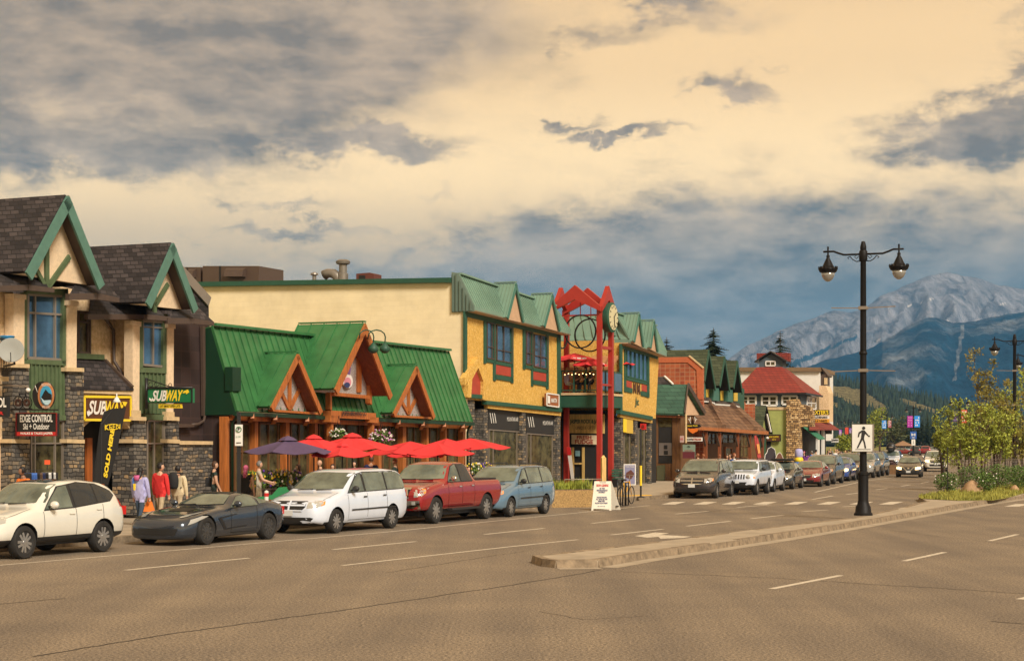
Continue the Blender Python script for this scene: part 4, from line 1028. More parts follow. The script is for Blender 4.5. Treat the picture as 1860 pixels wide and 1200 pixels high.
def ring(c, r, w, ex, ey, seg=32):
    g = M(); P = [c + ex * (r * cos(2 * pi * k / seg)) + ey * (r * sin(2 * pi * k / seg)) for k in range(seg)]
    for i in range(seg): g.bar(P[i], P[(i + 1) % seg] + (P[(i + 1) % seg] - P[i]) * .05, w, w)
    return g
ring(A.w(ut - .02, -.55, zt - 1.0), .85, .07, A.n, Z).build('ring', m_black, ck)
ring(A.w(UT1 - .2, -.6, zt - 1.1), .85, .07, A.n, Z).build('ring', m_black, ck)
ring(A.w(ut + .8, NT0 + .1, zt - 1.0), .8, .07, A.d, Z).build('ring', m_black, ck)
g = M()
for n_ in (-.55,):
    g.fb(A, ut - .04, ut + .0, n_ - .02, n_ + .02, zt - .2, zt + .5); g.fb(A, UT1 - .22, UT1 - .18, n_ - .02, n_ + .02, zt - .3, zt + .4); g.fb(A, ut - .04, ut, .3, .4, zt - 1.05, zt - 1.0)
g.build('hanger', m_redsteel, ck)
rebase(ck, A.w(ut + .8, -.7, 0))

# ------------------------------------------------------------------ 4: little timber kiosk with green shingles
m_gshing = mat('green_shingle', (.035, .095, .065), .85, kind='shingle', size=(.7, .24), ms=.012, mortar=(.01, .03, .02), col2=[(0, (.030, .085, .058)), (1, (.05, .125, .085))], bump=.5, var=.15)
b4 = thing('timber_kiosk', 'narrow timber entrance building with green shingle roof beside the yellow building', 'building')
uh = A.loc(G(1210, 873, .14))[0]; 
def q4(x, y, du=0): return A.q(x, y, uh + du)
def pq(name, m, polys, du, dd, par, u=None):
    uu_ = (uh if u is None else u) + du
    return [M().prism([A.q(x, y, uu_) for x, y in p], A.d * dd).build(name, m, par) for p in polys][0]
pq('wall', m_woodbr, [[(1188, 748), (1236, 750), (1236, 873), (1188, 873)]], 0, 2.6, b4)
pq('corner_post', m_woodbr, [[(1221, 752), (1233, 752), (1233, 873), (1221, 873)], [(1190, 752), (1195, 752), (1195, 873), (1190, 873)]], -.1, .3, b4)
pq('doorway', m_dark, [[(1195, 760), (1221, 760), (1221, 841), (1195, 841)]], -.03, .1, b4)
pq('wall_sign', flat('grey_poster', (.14, .12, .11), .6), [[(1197, 804), (1220, 804), (1220, 827), (1197, 827)]], -.06, .05, b4)
pq('poster_block', m_black, [[(1206, 808), (1212, 808), (1212, 815), (1206, 815)], [(1206, 818), (1213, 818), (1213, 825), (1206, 825)]], -.08, .03, b4)
pq('bin_enclosure', mat('olive_crate', (.07, .07, .03), .7), [[(1193, 845), (1205, 844), (1205, 872), (1193, 872)]], -.35, .4, b4)
pq('transom_window', m_glassd, [[(1194, 757), (1220, 758), (1220, 775), (1194, 775)]], -.05, .05, b4)
g = M(); a_, b_, c_, d_ = A.q(1184, 749, uh - .5), A.q(1243, 751, uh - .5), A.q(1249, 698, uh + 1.5), A.q(1194, 697, uh + 1.5)
g.hull([a_, b_, c_, d_], [v - Z * .12 + A.d * .05 for v in (a_, b_, c_, d_)]); cz = c_.z
e_ = A.w(uh + 3.6, A.loc(b_)[1], a_.z); f_ = A.w(uh + 3.6, A.loc(a_)[1], a_.z)
g.hull([c_, d_, f_, e_], [v - Z * .12 for v in (c_, d_, f_, e_)]); g.build('roof', m_gshing, b4)
g = M(); g.prism([b_ - A.n * .3 - Z * .1, c_ - A.n * .3 - Z * .1, e_ - A.n * .3 - Z * .1], A.n * -.1); g.build('gable_wall', m_siding, b4)
g = M(); g.bar(b_ + A.n * .03, c_ + A.n * .03, .06, .25); g.bar(c_ + A.n * .03, e_ + A.n * .03, .06, .25); g.build('barge_board', m_brown, b4)
g = M(); g.bar(A.q(1186, 753, uh - .3), A.q(1240, 755, uh - .3), .15, .25); g.build('beam', m_cedardk, b4)
g = M(); g.hull([A.q(1189, 697, uh + 1.5), A.q(1190, 684, uh + 2.6), A.q(1208, 684, uh + 2.6), A.q(1222, 698, uh + 1.4)], [v + A.d * .3 - Z * .05 for v in (A.q(1189, 697, uh + 1.5), A.q(1190, 684, uh + 2.6), A.q(1208, 684, uh + 2.6), A.q(1222, 698, uh + 1.4))]); g.build('rear_roof', m_shing, b4)
g = M(); g.bar(A.q(1207, 683, uh + 2.5), A.q(1222, 697, uh + 1.35), .12, .08); g.build('flashing', m_white, b4)
rebase(b4)

# ------------------------------------------------------------------ 5: brick building with three green dormers
m_brick = mat('orange_brick', (.48, .13, .045), .85, kind='tile', size=(.33, .27), ms=.022, mortar=(.40, .20, .11), ang=20, col2=[(0, (.26, .055, .022)), (1, (.42, .11, .04))], bump=.4, var=.2)
m_brickb = mat('brick_border', (.46, .12, .045), .8, var=.12, vs=6)
m_dkshing = mat('dark_green_shingle', (.05, .065, .03), .9, kind='shingle', size=(.6, .2), ms=.014, mortar=(.014, .018, .009), ang=20, col2=[(0, (.036, .05, .022)), (1, (.07, .085, .045))], bump=.5, var=.15)
b5 = thing('brick_building', 'orange brick building with three steep dark green shingle dormers', 'building')
NB = -1.6; ub5 = B.u(1277, NB)
def q5(x, y, du=0): return B.q(x, y, ub5 + du)
def pb(name, m, polys, du, dd, par, u=None):
    uu_ = (ub5 if u is None else u) + du
    return [M().prism([B.q(x, y, uu_) for x, y in p], B.d * dd).build(name, m, par) for p in polys][0]
pb('side_wall', m_brick, [[(1170, 649), (1253, 648), (1277, 669), (1277, 880), (1170, 880)]], -4.4, .3, b5)
pb('wall_border', m_brickb, [[(1170, 649), (1253, 648), (1277, 669), (1277, 725), (1267, 725), (1265, 672), (1249, 658), (1170, 659)]], -4.46, .1, b5)
g = M(); g.bar(B.q(1252, 646, ub5 - 4.4), B.q(1278, 668, ub5 - 4.4), .25, .08); g.build('coping', m_cap, b5)
part(B, 'front_wall', m_forest, [[(1277, 690), (1352, 706), (1352, 840), (1277, 850)]], NB, .3, b5)
for ap, fl, f2 in (((1287, 636), (1279, 690), (1299, 705)), ((1316, 648), (1307, 700), (1325, 708)), ((1339, 656), (1332, 703), (1348, 712))):
    gable(B, ap, fl, f2, NB + 1.0, NB + .1, 7.5, m_dkshing, m_forest, m_black, m_forest, b5, bw=.18, over=1.02)
part(B, 'yellow_panel', m_yeld, [[(1284, 705), (1292, 706), (1292, 722), (1284, 721)], [(1310, 708), (1318, 709), (1318, 728), (1310, 727)], [(1334, 712), (1340, 713), (1340, 728), (1334, 728)]], NB + .1, .06, b5)
part(B, 'teal_post', m_seadk, [[(1278, 690), (1282, 690), (1282, 722), (1278, 722)], [(1296, 704), (1306, 705), (1306, 728), (1296, 727)], [(1322, 707), (1331, 708), (1331, 730), (1322, 729)]], NB + .4, .3, b5)
pb('rear_wing', m_brick, [[(1343, 735), (1370, 733), (1370, 840), (1343, 840)], [(1343, 712), (1354, 735), (1343, 735)]], 0, .3, b5, u=B.u(1371, -1.6))
rebase(b5)

# ------------------------------------------------------------------ 6: long brown shingle shop front
m_brshing = mat('brown_shingle', (.16, .08, .04), .9, kind='shingle', size=(.5, .22), ms=.014, mortar=(.05, .025, .014), ang=20, col2=[(0, (.12, .058, .03)), (1, (.23, .125, .065))], bump=.5, var=.2)
b6 = thing('timber_shop', 'low timber shop row with long brown shingle roof over the pavement', 'building')
P6 = [B.p(1262, 775, 1.2), B.p(1395, 784, 1.2), B.p(1343, 737, -1.4), B.p(1254, 731, -1.4)]
g = M(); g.hull(P6, [v - Z * .12 for v in P6]); g.build('roof', m_brshing, b6)
g = M()
for t in (.33, .78):
    e_, r_ = ext(P6[0], P6[1], t), ext(P6[3], P6[2], t); g.hull([e_ - B.d * .9 + B.n * .02, e_ + B.d * .9 + B.n * .02, r_ + B.d * .3, r_ - B.d * .3], [v + Z * .28 + B.n * .1 for v in (e_ - B.d * .2, e_ + B.d * .8, r_ + B.d * .3, r_)])
g.build('roof_fold', m_brshing, b6)
part(B, 'fascia', m_cedar, [[(1262, 774), (1396, 783), (1396, 789), (1262, 780)]], 1.26, .1, b6)
g = M(); 
for pts in ([(1253, 721), (1288, 722), (1299, 726), (1299, 731), (1288, 728), (1253, 727)], [(1301, 728), (1334, 729), (1344, 733), (1344, 738), (1334, 735), (1301, 733)]): tr(g, B, pts, -1.3, 1.2)
g.build('parapet', m_brown, b6)
g = M()
for pts in ([(1253, 727), (1288, 728), (1299, 731), (1299, 733.5), (1288, 730.5), (1253, 729.5)], [(1301, 733), (1334, 735), (1344, 738), (1344, 740), (1334, 737.5), (1301, 735.5)]): tr(g, B, pts, -1.25, .2)
g.build('parapet_trim', m_white, b6)
part(B, 'wall', m_woodbr, [[(1236, 772), (1396, 786), (1396, 862), (1236, 874)]], -1.2, .3, b6)
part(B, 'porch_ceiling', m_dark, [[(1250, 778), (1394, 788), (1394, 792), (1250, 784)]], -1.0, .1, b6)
for x in (1282, 1307, 1340, 1362, 1385):
    g = M(); p = B.p(x, 784 + (x - 1282) * .05, 1.0); lo = Vector((p.x, p.y, 0)); g.fb(B, B.loc(p)[0] - .09, B.loc(p)[0] + .09, .91, 1.09, .14, p.z); po = g.build('porch_post', m_cedardk, b6)
    g = M(); g.bar(p + B.d * .9 - Z * .05, p - Z * .9, .09, .1); g.bar(p - B.d * .9 - Z * .05, p - Z * .9, .09, .1); g.build('brace', m_brown, po)
for x0, x1, y0, y1 in ((1286, 1300, 786, 806), (1312, 1334, 788, 804), (1344, 1358, 790, 830)):
    windowp(B, b6, x0, y0, x1, y0 + 1, y1, y1, -1.15, m_woodbr, m_glassd, (.5,), (.5,), .07)
windowp(B, b6, 1317, 812, 1329, 813, 832, 832, -1.14, m_cedar, m_glassd, (), (), .08, name='window')
rebase(b6)

# ------------------------------------------------------------------ 7: pale green shop with stone chimney
b7 = thing('green_shop', 'pale green rendered shop with rugged tan stone chimney pier', 'building')
u7 = B.u(1430, .4)
def p7(name, m, polys, du, dd, par): return pb(name, m, polys, du, dd, par, u=u7)
m_pgreen = mat('pale_green_render', (.34, .38, .12), .85, var=.1, vs=3, bump=.2)
p7('side_wall', m_pgreen, [[(1386, 742), (1430, 742), (1430, 868), (1386, 868)]], 0, .4, b7)
p7('coping', m_cap, [[(1388, 739), (1431, 739), (1431, 744), (1388, 744)]], -.06, .5, b7)
p7('chimney', m_stone2, [[(1428, 727), (1446, 724), (1450, 735), (1451, 868), (1428, 868)]], -.3, 1.5, b7)
p7('stone_front', m_stone2, [[(1449, 733), (1458, 734), (1470, 738), (1476, 748), (1476, 775), (1452, 775), (1452, 868), (1449, 868)]], .6, 1.0, b7)
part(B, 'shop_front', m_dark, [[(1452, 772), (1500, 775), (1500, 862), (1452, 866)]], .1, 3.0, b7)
part(B, 'white_post', m_white, [[(1486, 776), (1489, 776), (1489, 862), (1486, 862)], [(1496, 778), (1498, 778), (1498, 862), (1496, 862)]], .35, .2, b7)
p7('doorway', m_dark, [[(1386, 800), (1400, 800), (1400, 868), (1386, 868)]], -.05, .1, b7)
g = M(); P = [B.p(1457, 774, .2), B.p(1476, 778, .2), B.p(1499, 796, 1.9), B.p(1487, 797, 1.9)]; g.hull(P, [v - Z * .06 for v in P]); g.build('awning', flat('green_canvas', (.02, .16, .09), .8), b7)
P = [B.q(1370, 737, u7 - 1.2), B.q(1392, 737, u7 - 1.2), B.q(1381, 800, u7 - 3.4), B.q(1360, 798, u7 - 3.4)]
g = M(); g.hull(P, [v - Z * .1 for v in P]); g.build('porch_roof', m_dkshing, b7)
P = [B.q(1391, 736, u7 - 1.2), B.q(1394, 740, u7 - 1.2), B.q(1404, 788, u7 - .2), B.q(1399, 788, u7 - .2)]
g = M(); g.hull(P, [v - B.n * .3 for v in P]); g.build('porch_barge', m_black, b7)
p7('porch_wall', m_forest, [[(1366, 790), (1384, 790), (1384, 868), (1366, 868)]], -2.5, 1.5, b7)
g = M(); g.bar(B.q(1393, 752, u7 - 1.4), B.q(1400, 784, u7 - .9), .1, .12); g.build('porch_trim', m_white, b7)
rebase(b7)

# ------------------------------------------------------------------ 8: blue building under the red hip roof
Cf = Fr(26.3, 155, 18.0)
m_redroof = mat('red_tile_roof', (.22, .03, .02), .75, kind='shingle', size=(.4, .22), ms=.03, mortar=(.13, .02, .014), ang=18, col2=[(0, (.20, .026, .018)), (1, (.27, .038, .024))], bump=.4, var=.1)
m_blue = mat('slate_blue_boards', (.075, .105, .13), .7, var=.1, vs=2)
b8 = thing('red_roofed_building', 'slate blue two storey building with big red hip roof and roof lantern', 'building')
zE = Cf.p(1463, 713, .5).z; uf = Cf.u(1463, .6)
def q8(x, y, du=0.0): return Cf.q(x, y, uf + du)
c0 = Cf.w(uf, .6, zE); nL = Cf.loc(q8(1330, 713))[1]
c1 = Cf.w(uf, nL, zE)
ue8 = uf + 10.0; c2 = Cf.w(ue8, .6, zE); c3 = Cf.w(ue8, nL, zE)
zR = Cf.q(1400, 667, uf + 4.5).z; nR = Cf.loc(Cf.q(1422, 667, uf + 4.5))[1]; nR2 = Cf.loc(Cf.q(1377, 667, uf + 4.5))[1]
t1, t2 = Cf.w(uf + 3.9, nR, zR), Cf.w(uf + 3.9, nR2, zR); t3, t4 = Cf.w(uf + 6, nR, zR), Cf.w(uf + 6, nR2, zR)
g = M(); g.add([c0, c1, c3, c2, t1, t2, t4, t3], [[0, 1, 5, 4], [1, 2, 6, 5], [2, 3, 7, 6], [3, 0, 4, 7], [4, 5, 6, 7], [3, 2, 1, 0]]); g.build('roof', m_redroof, b8)
g = M(); g.bar(c0 - Z * .08 - Cf.d * .02, c1 - Z * .08 - Cf.d * .02, .1, .16); g.bar(c0 - Z * .08 + Cf.n * .02, c2 - Z * .08 + Cf.n * .02, .1, .16); g.build('gutter', m_black, b8)
g = M(); g.fb(Cf, uf + .5, ue8 - .5, nL, .1, 0, zE - .1); g.build('wall', m_blue, b8)
def w8(x0, y0, x1, y1, vs, hs=(.5,)):
    uu_ = uf + .45; P = [Cf.q(x0, y0, uu_), Cf.q(x1, y0, uu_), Cf.q(x1, y1, uu_), Cf.q(x0, y1, uu_)]; g = M()
    for a_, b_ in ((0, 1), (1, 2), (2, 3), (3, 0)): g.bar(P[a_], P[b_], .16, .1, Cf.d)
    for v in vs: g.bar(ext(P[0], P[1], v), ext(P[3], P[2], v), .16, .1, Cf.d)
    for h in hs: g.bar(ext(P[0], P[3], h), ext(P[1], P[2], h), .06, .07, Cf.d)
    f = g.build('window', m_white, b8); g = M(); g.prism([p + Cf.d * .02 for p in P], Cf.d * .03); g.build('pane', m_glassd, f)
w8(1345, 719, 1373, 734, (.5,)); w8(1384, 719, 1411, 736, (.5,)); w8(1421, 719, 1448, 734, (.5,))
windowp(Cf, b8, 1466, 721, 1482, 721, 742, 743, .16, m_white, m_glassd, (.5,), (.5,), .14)
g = M(); g.fb(Cf, Cf.u(1470, .1), ue8 + 1, .2, .6, 0, .5)
g = M(); P = [Cf.p(1470, 766, .2), Cf.p(1505, 766, .2), Cf.p(1524, 779, 2.2), Cf.p(1470, 779, 2.2)]; g.hull(P, [v - Z * .1 for v in P]); g.build('lower_awning', m_redroof, b8)
# roof lantern
ul = uf + 4.2; nl0, nl1 = Cf.loc(Cf.q(1379, 668, ul))[1], Cf.loc(Cf.q(1422, 668, ul))[1]
zl = Cf.q(1400, 655, ul).z; za = Cf.q(1400, 640, ul).z
lan = M().fb(Cf, ul, ul + 1.9, nl0, nl1, zR - .4, zl).build('roof_lantern', m_blue, b8)
nm = (nl0 + nl1) / 2; g = M()
g.prism([Cf.w(ul - .02, nl0, zl), Cf.w(ul - .02, nl1, zl), Cf.w(ul - .02, nm, za - .1)], Cf.d * .1); g.build('lantern_gable', m_blue, lan)
g = M()
for s_, e_ in ((nl0 - .35, nm), (nl1 + .35, nm)):
    a0 = Cf.w(ul - .4, s_, zl - .15); a1 = Cf.w(ul - .4, nm, za); g.hull([a0, a1, a1 + Cf.d * 2.7, a0 + Cf.d * 2.7], [v + Z * .12 for v in (a0, a1, a1 + Cf.d * 2.7, a0 + Cf.d * 2.7)])
g.build('lantern_roof', m_black, lan)
g = M(); g.prism([Cf.w(ul + 1.0, nl0 - .4, zl), Cf.w(ul + 1.0, nl0 - .4, za), Cf.w(ul + 1.0, nl1 + .4, za), Cf.w(ul + 1.0, nl1 + .4, zl)], Cf.d * .9); g.build('lantern_ridge', m_redroof, lan)
P = [Cf.q(1391, 656, ul - .05), Cf.q(1408, 656, ul - .05), Cf.q(1408, 664, ul - .05), Cf.q(1391, 664, ul - .05)]; g = M()
for a_, b_ in ((0, 1), (1, 2), (2, 3), (3, 0)): g.bar(P[a_], P[b_], .1, .08, Cf.d)
g.bar(ext(P[0], P[1], .5), ext(P[3], P[2], .5), .07, .08, Cf.d); f = g.build('lantern_window', m_white, lan)
g = M(); g.prism(P, Cf.d * .03); g.build('pane', m_glassd, f)
rebase(b8)
# flat roofed block behind
b9 = thing('white_block', 'flat roofed white building with brown roof edge behind the red hip roof', 'building')
u9 = uf + 14
g = M(); g.prism([Cf.q(x, y, u9) for x, y in ((1338, 672), (1489, 672), (1489, 800), (1338, 800))], Cf.d * 9); g.build('wall', m_white, b9)
g = M(); g.prism([Cf.q(x, y, u9 - .3) for x, y in ((1336, 667), (1491, 667), (1491, 674), (1336, 674))], Cf.d * 9.6); g.build('roof_edge', mat('tan_roof_edge', (.20, .13, .07), .8), b9)
g = M(); P = [Cf.q(1489, 667, u9 - .3), Cf.q(1492, 667, u9 - .3), Cf.q(1504, 682, u9 + 1), Cf.q(1501, 684, u9 + 1)]; g.hull(P, [v + Cf.d * 3 for v in P]); g.build('eave', m_brown, b9)
g = M(); g.prism([Cf.q(x, y, u9 + .5) for x, y in ((1497, 686), (1502, 686), (1502, 698), (1497, 698))], Cf.d * .4); g.build('chimney', m_cap, b9)
g = M(); g.prism([Cf.q(x, y, u9 + .6) for x, y in ((1489, 676), (1499, 680), (1499, 700), (1489, 700))], Cf.d * 3); g.build('balcony_recess', m_brown, b9)
g = M(); g.prism([Cf.q(x, y, uf + 11) for x, y in ((1488, 700), (1500, 700), (1505, 713), (1505, 765), (1488, 765))], Cf.d * 3); g.build('rear_wall', m_stucco, b9)
rebase(b9)
# ================================================================== vehicles (x forward, y to the car's left, built at the origin)
def paint(name, col, metal=.0, rough=.22): return mat(name, col, rough, metal=metal, var=.03, vs=2, spec=.7, coat=1.0)
m_cglass = flat('car_window', (.21, .26, .23), .04, metal=.6, spec=.8, var=.45, vs=1.7)  # uneven reflections are painted into the glass colour as mottled tone
m_cglassd = flat('tinted_window', (.055, .06, .062), .04, metal=.5, spec=.8, var=.15, vs=1.5)
m_trim = flat('black_trim', (.02, .02, .02), .5)
m_chrome = flat('chrome', (.7, .7, .68), .15, metal=1.0)
m_rim = flat('alloy_rim', (.55, .54, .52), .28, metal=.85)
m_rimblk = flat('black_rim', (.12, .12, .12), .25, metal=.7)
m_lamp = flat('headlamp_glass', (.62, .64, .62), .08, metal=.55)
m_lampon = flat('headlamp_lit', (1, .8, .45), .3, emit=(1, .66, .28, 2.2))
m_amber = flat('amber_lens', (.8, .28, .04), .3)
m_tail = flat('tail_lens', (.55, .015, .012), .2)
m_plate = flat('number_plate', (.6, .62, .62), .5)
def li(P, x):
    if x <= P[0][0]: return P[0][1]
    for (a, b), (c, d) in zip(P, P[1:]):
        if x <= c: return b + (d - b) * (x - a) / (c - a + 1e-9)
    return P[-1][1]
CARS = {
 # x measured from the nose: top line, belt line, sill, half width, roof half width, axles
 'crossover': dict(L=4.55, W=.91, top=[(0, .70), (.12, .86), (.5, .97), (1.15, 1.06), (1.32, 1.10), (2.05, 1.60), (2.5, 1.655), (3.2, 1.66), (3.8, 1.60), (4.15, 1.48), (4.42, 1.10), (4.5, .98), (4.55, .78)],
    belt=[(0, .62), (1.2, .98), (2.2, 1.02), (3.3, 1.08), (4.0, 1.16), (4.55, .9)], sill=[(0, .30), (.25, .24), (4.3, .26), (4.55, .42)], wf=[(0, .62), (.1, .78), (.35, .88), (.8, .91), (3.9, .91), (4.35, .84), (4.55, .68)],
    roof=.60, ax=(.95, 3.57), r=.355, cl=.44, wind=(1.38, 2.08), side=[(1.62, 1.03), (2.25, 1.50), (2.95, 1.575), (3.55, 1.53), (3.95, 1.38), (4.05, 1.28), (3.8, 1.16), (2.6, 1.06)], pil=[(2.58, .10), (3.38, .06)], tint=2.6),
 'minivan': dict(L=5.1, W=.98, top=[(0, .68), (.10, .88), (.6, 1.02), (1.15, 1.10), (1.30, 1.14), (2.05, 1.66), (2.5, 1.73), (4.0, 1.75), (4.75, 1.70), (4.95, 1.55), (5.05, 1.0), (5.1, .85)],
    belt=[(0, .66), (1.2, 1.04), (2.2, 1.08), (4.9, 1.12), (5.1, .9)], sill=[(0, .30), (.3, .22), (4.8, .24), (5.1, .40)], wf=[(0, .66), (.1, .82), (.4, .94), (.8, .98), (4.6, .98), (4.95, .93), (5.1, .84)],
    roof=.72, ax=(.95, 4.03), r=.335, cl=.20, wind=(1.33, 2.12), side=[(1.62, 1.10), (2.3, 1.58), (2.7, 1.63), (4.55, 1.63), (4.82, 1.45), (4.88, 1.20), (4.7, 1.15), (2.4, 1.12)], pil=[(2.52, .11), (3.75, .09)], tint=9),
 'jeep': dict(L=4.4, W=.88, top=[(0, .72), (.08, 1.02), (.6, 1.09), (1.15, 1.13), (1.30, 1.16), (1.75, 1.60), (2.1, 1.66), (4.2, 1.66), (4.33, 1.50), (4.4, .95)],
    belt=[(0, .8), (1.2, 1.07), (4.3, 1.12), (4.4, .9)], sill=[(0, .36), (.25, .30), (4.2, .30), (4.4, .42)], wf=[(0, .74), (.06, .84), (.3, .88), (4.1, .88), (4.35, .84), (4.4, .76)],
    roof=.68, ax=(.85, 3.48), r=.36, cl=.50, wind=(1.30, 1.78), side=[(1.52, 1.12), (1.92, 1.54), (4.0, 1.55), (4.12, 1.48), (4.16, 1.16)], pil=[(2.35, .10), (3.2, .10)], tint=2.4),
 'sedan': dict(L=4.6, W=.90, top=[(0, .56), (.12, .72), (.6, .88), (1.15, .97), (1.35, 1.00), (2.05, 1.40), (2.5, 1.46), (3.1, 1.43), (3.75, 1.18), (4.05, 1.08), (4.5, 1.02), (4.6, .75)],
    belt=[(0, .55), (1.2, .90), (3.4, .98), (4.5, .97), (4.6, .75)], sill=[(0, .24), (.3, .19), (4.3, .21), (4.6, .36)], wf=[(0, .58), (.1, .74), (.35, .86), (.8, .90), (3.9, .90), (4.4, .82), (4.6, .66)],
    roof=.58, ax=(.92, 3.60), r=.325, cl=.0, wind=(1.38, 2.10), side=[(1.68, .96), (2.25, 1.32), (2.6, 1.375), (3.05, 1.345), (3.6, 1.12), (3.65, 1.02)], pil=[(2.62, .09)], tint=9),
 'hatch': dict(L=4.3, W=.88, top=[(0, .60), (.12, .78), (.6, .94), (1.1, 1.02), (1.3, 1.06), (2.0, 1.49), (2.4, 1.54), (3.3, 1.51), (3.9, 1.36), (4.2, 1.02), (4.3, .8)],
    belt=[(0, .6), (1.2, .95), (3.4, 1.04), (4.2, 1.0), (4.3, .8)], sill=[(0, .24), (.3, .19), (4.0, .22), (4.3, .38)], wf=[(0, .58), (.1, .74), (.35, .84), (.8, .88), (3.7, .88), (4.1, .80), (4.3, .68)],
    roof=.58, ax=(.88, 3.45), r=.32, cl=.0, wind=(1.33, 2.05), side=[(1.6, 1.0), (2.2, 1.40), (2.6, 1.455), (3.3, 1.42), (3.75, 1.26), (3.7, 1.10)], pil=[(2.55, .09), (3.3, .06)], tint=9),
 'suv': dict(L=4.95, W=.97, top=[(0, .74), (.10, .98), (.6, 1.10), (1.2, 1.17), (1.4, 1.21), (2.0, 1.69), (2.4, 1.77), (4.2, 1.77), (4.6, 1.70), (4.85, 1.25), (4.95, .95)],
    belt=[(0, .8), (1.2, 1.10), (4.6, 1.18), (4.95, .95)], sill=[(0, .34), (.3, .27), (4.7, .28), (4.95, .44)], wf=[(0, .70), (.1, .84), (.35, .94), (.8, .97), (4.4, .97), (4.8, .90), (4.95, .78)],
    roof=.68, ax=(.98, 3.95), r=.375, cl=.40, wind=(1.42, 2.05), side=[(1.7, 1.16), (2.2, 1.60), (2.6, 1.66), (4.3, 1.66), (4.55, 1.50), (4.6, 1.22)], pil=[(2.65, .09), (3.6, .09)], tint=2.7),
 'pickup': dict(L=5.7, W=1.0, top=[(0, .80), (.08, 1.12), (.5, 1.20), (1.35, 1.26), (1.55, 1.29), (2.15, 1.80), (2.5, 1.88), (3.35, 1.88), (3.62, 1.78), (3.78, 1.33), (3.85, 1.29), (5.62, 1.29), (5.7, 1.0)],
    belt=[(0, .95), (1.3, 1.20), (3.6, 1.24), (5.6, 1.24), (5.7, .95)], sill=[(0, .42), (.3, .38), (5.4, .40), (5.7, .55)], wf=[(0, .84), (.06, .93), (.3, .99), (.6, 1.0), (5.5, 1.0), (5.7, .97)],
    roof=.70, ax=(1.0, 4.55), r=.41, cl=.0, wind=(1.58, 2.2), side=[(1.85, 1.26), (2.35, 1.72), (2.6, 1.78), (3.35, 1.78), (3.55, 1.30), (3.5, 1.27)], pil=[(2.72, .10)], tint=2.7),
 'sports': dict(L=4.5, W=.94, top=[(0, .50), (.12, .62), (.5, .73), (1.2, .84), (1.5, .87), (1.75, .90), (2.42, 1.20), (2.75, 1.235), (3.15, 1.20), (3.9, 1.00), (4.38, .96), (4.5, .80)],
    belt=[(0, .48), (.6, .70), (1.5, .82), (2.6, .84), (3.6, .94), (4.5, .80)], sill=[(0, .16), (.3, .13), (4.2, .16), (4.5, .34)], wf=[(0, .60), (.12, .78), (.4, .89), (.9, .93), (2.0, .90), (3.3, .94), (4.2, .90), (4.5, .82)],
    roof=.52, ax=(.90, 3.61), r=.34, cl=.0, wind=(1.78, 2.45), side=[(1.98, .86), (2.5, 1.12), (2.85, 1.165), (3.1, 1.13), (3.12, .90)], pil=[], tint=9),
}
def car_section(S, x):
    L, W = S['L'], S['W']
    zt = li(S['top'], x); zb = min(li(S['belt'], x), zt - .045); zl = li(S['sill'], x); w = li(S['wf'], x)
    gh = max(0, zt - zb)
    k = min(1, gh / .5)
    wr = w * (1 - k) * .9 + S['roof'] * k
    zm = zl + (zb - zl) * .55
    z3 = max(zl + .08, S['cl'])
    zm = max(zm, z3 + .08)
    pts = [(0, zl), (w * .86, zl), (w * .975, z3), (w * 1.0, zm), (w * .985, zb - (zb - zl) * .16), (w * .95, zb)]
    wb = w * .95
    if gh > .12:
        pts += [(wb * .985, zb + .02), (wb + (wr - wb) * .55, zb + (zt - zb) * .55), (wr + .035, zt - .085), (wr * .93, zt - .03), (wr * .5, zt - .004), (0, zt)]
    else:
        pts += [(wb * .97, zb + gh * .3), (wb * .92, zb + gh * .55), (wb * .85, zt - gh * .2), (wb * .72, zt - gh * .08), (wb * .4, zt), (0, zt)]
    return pts
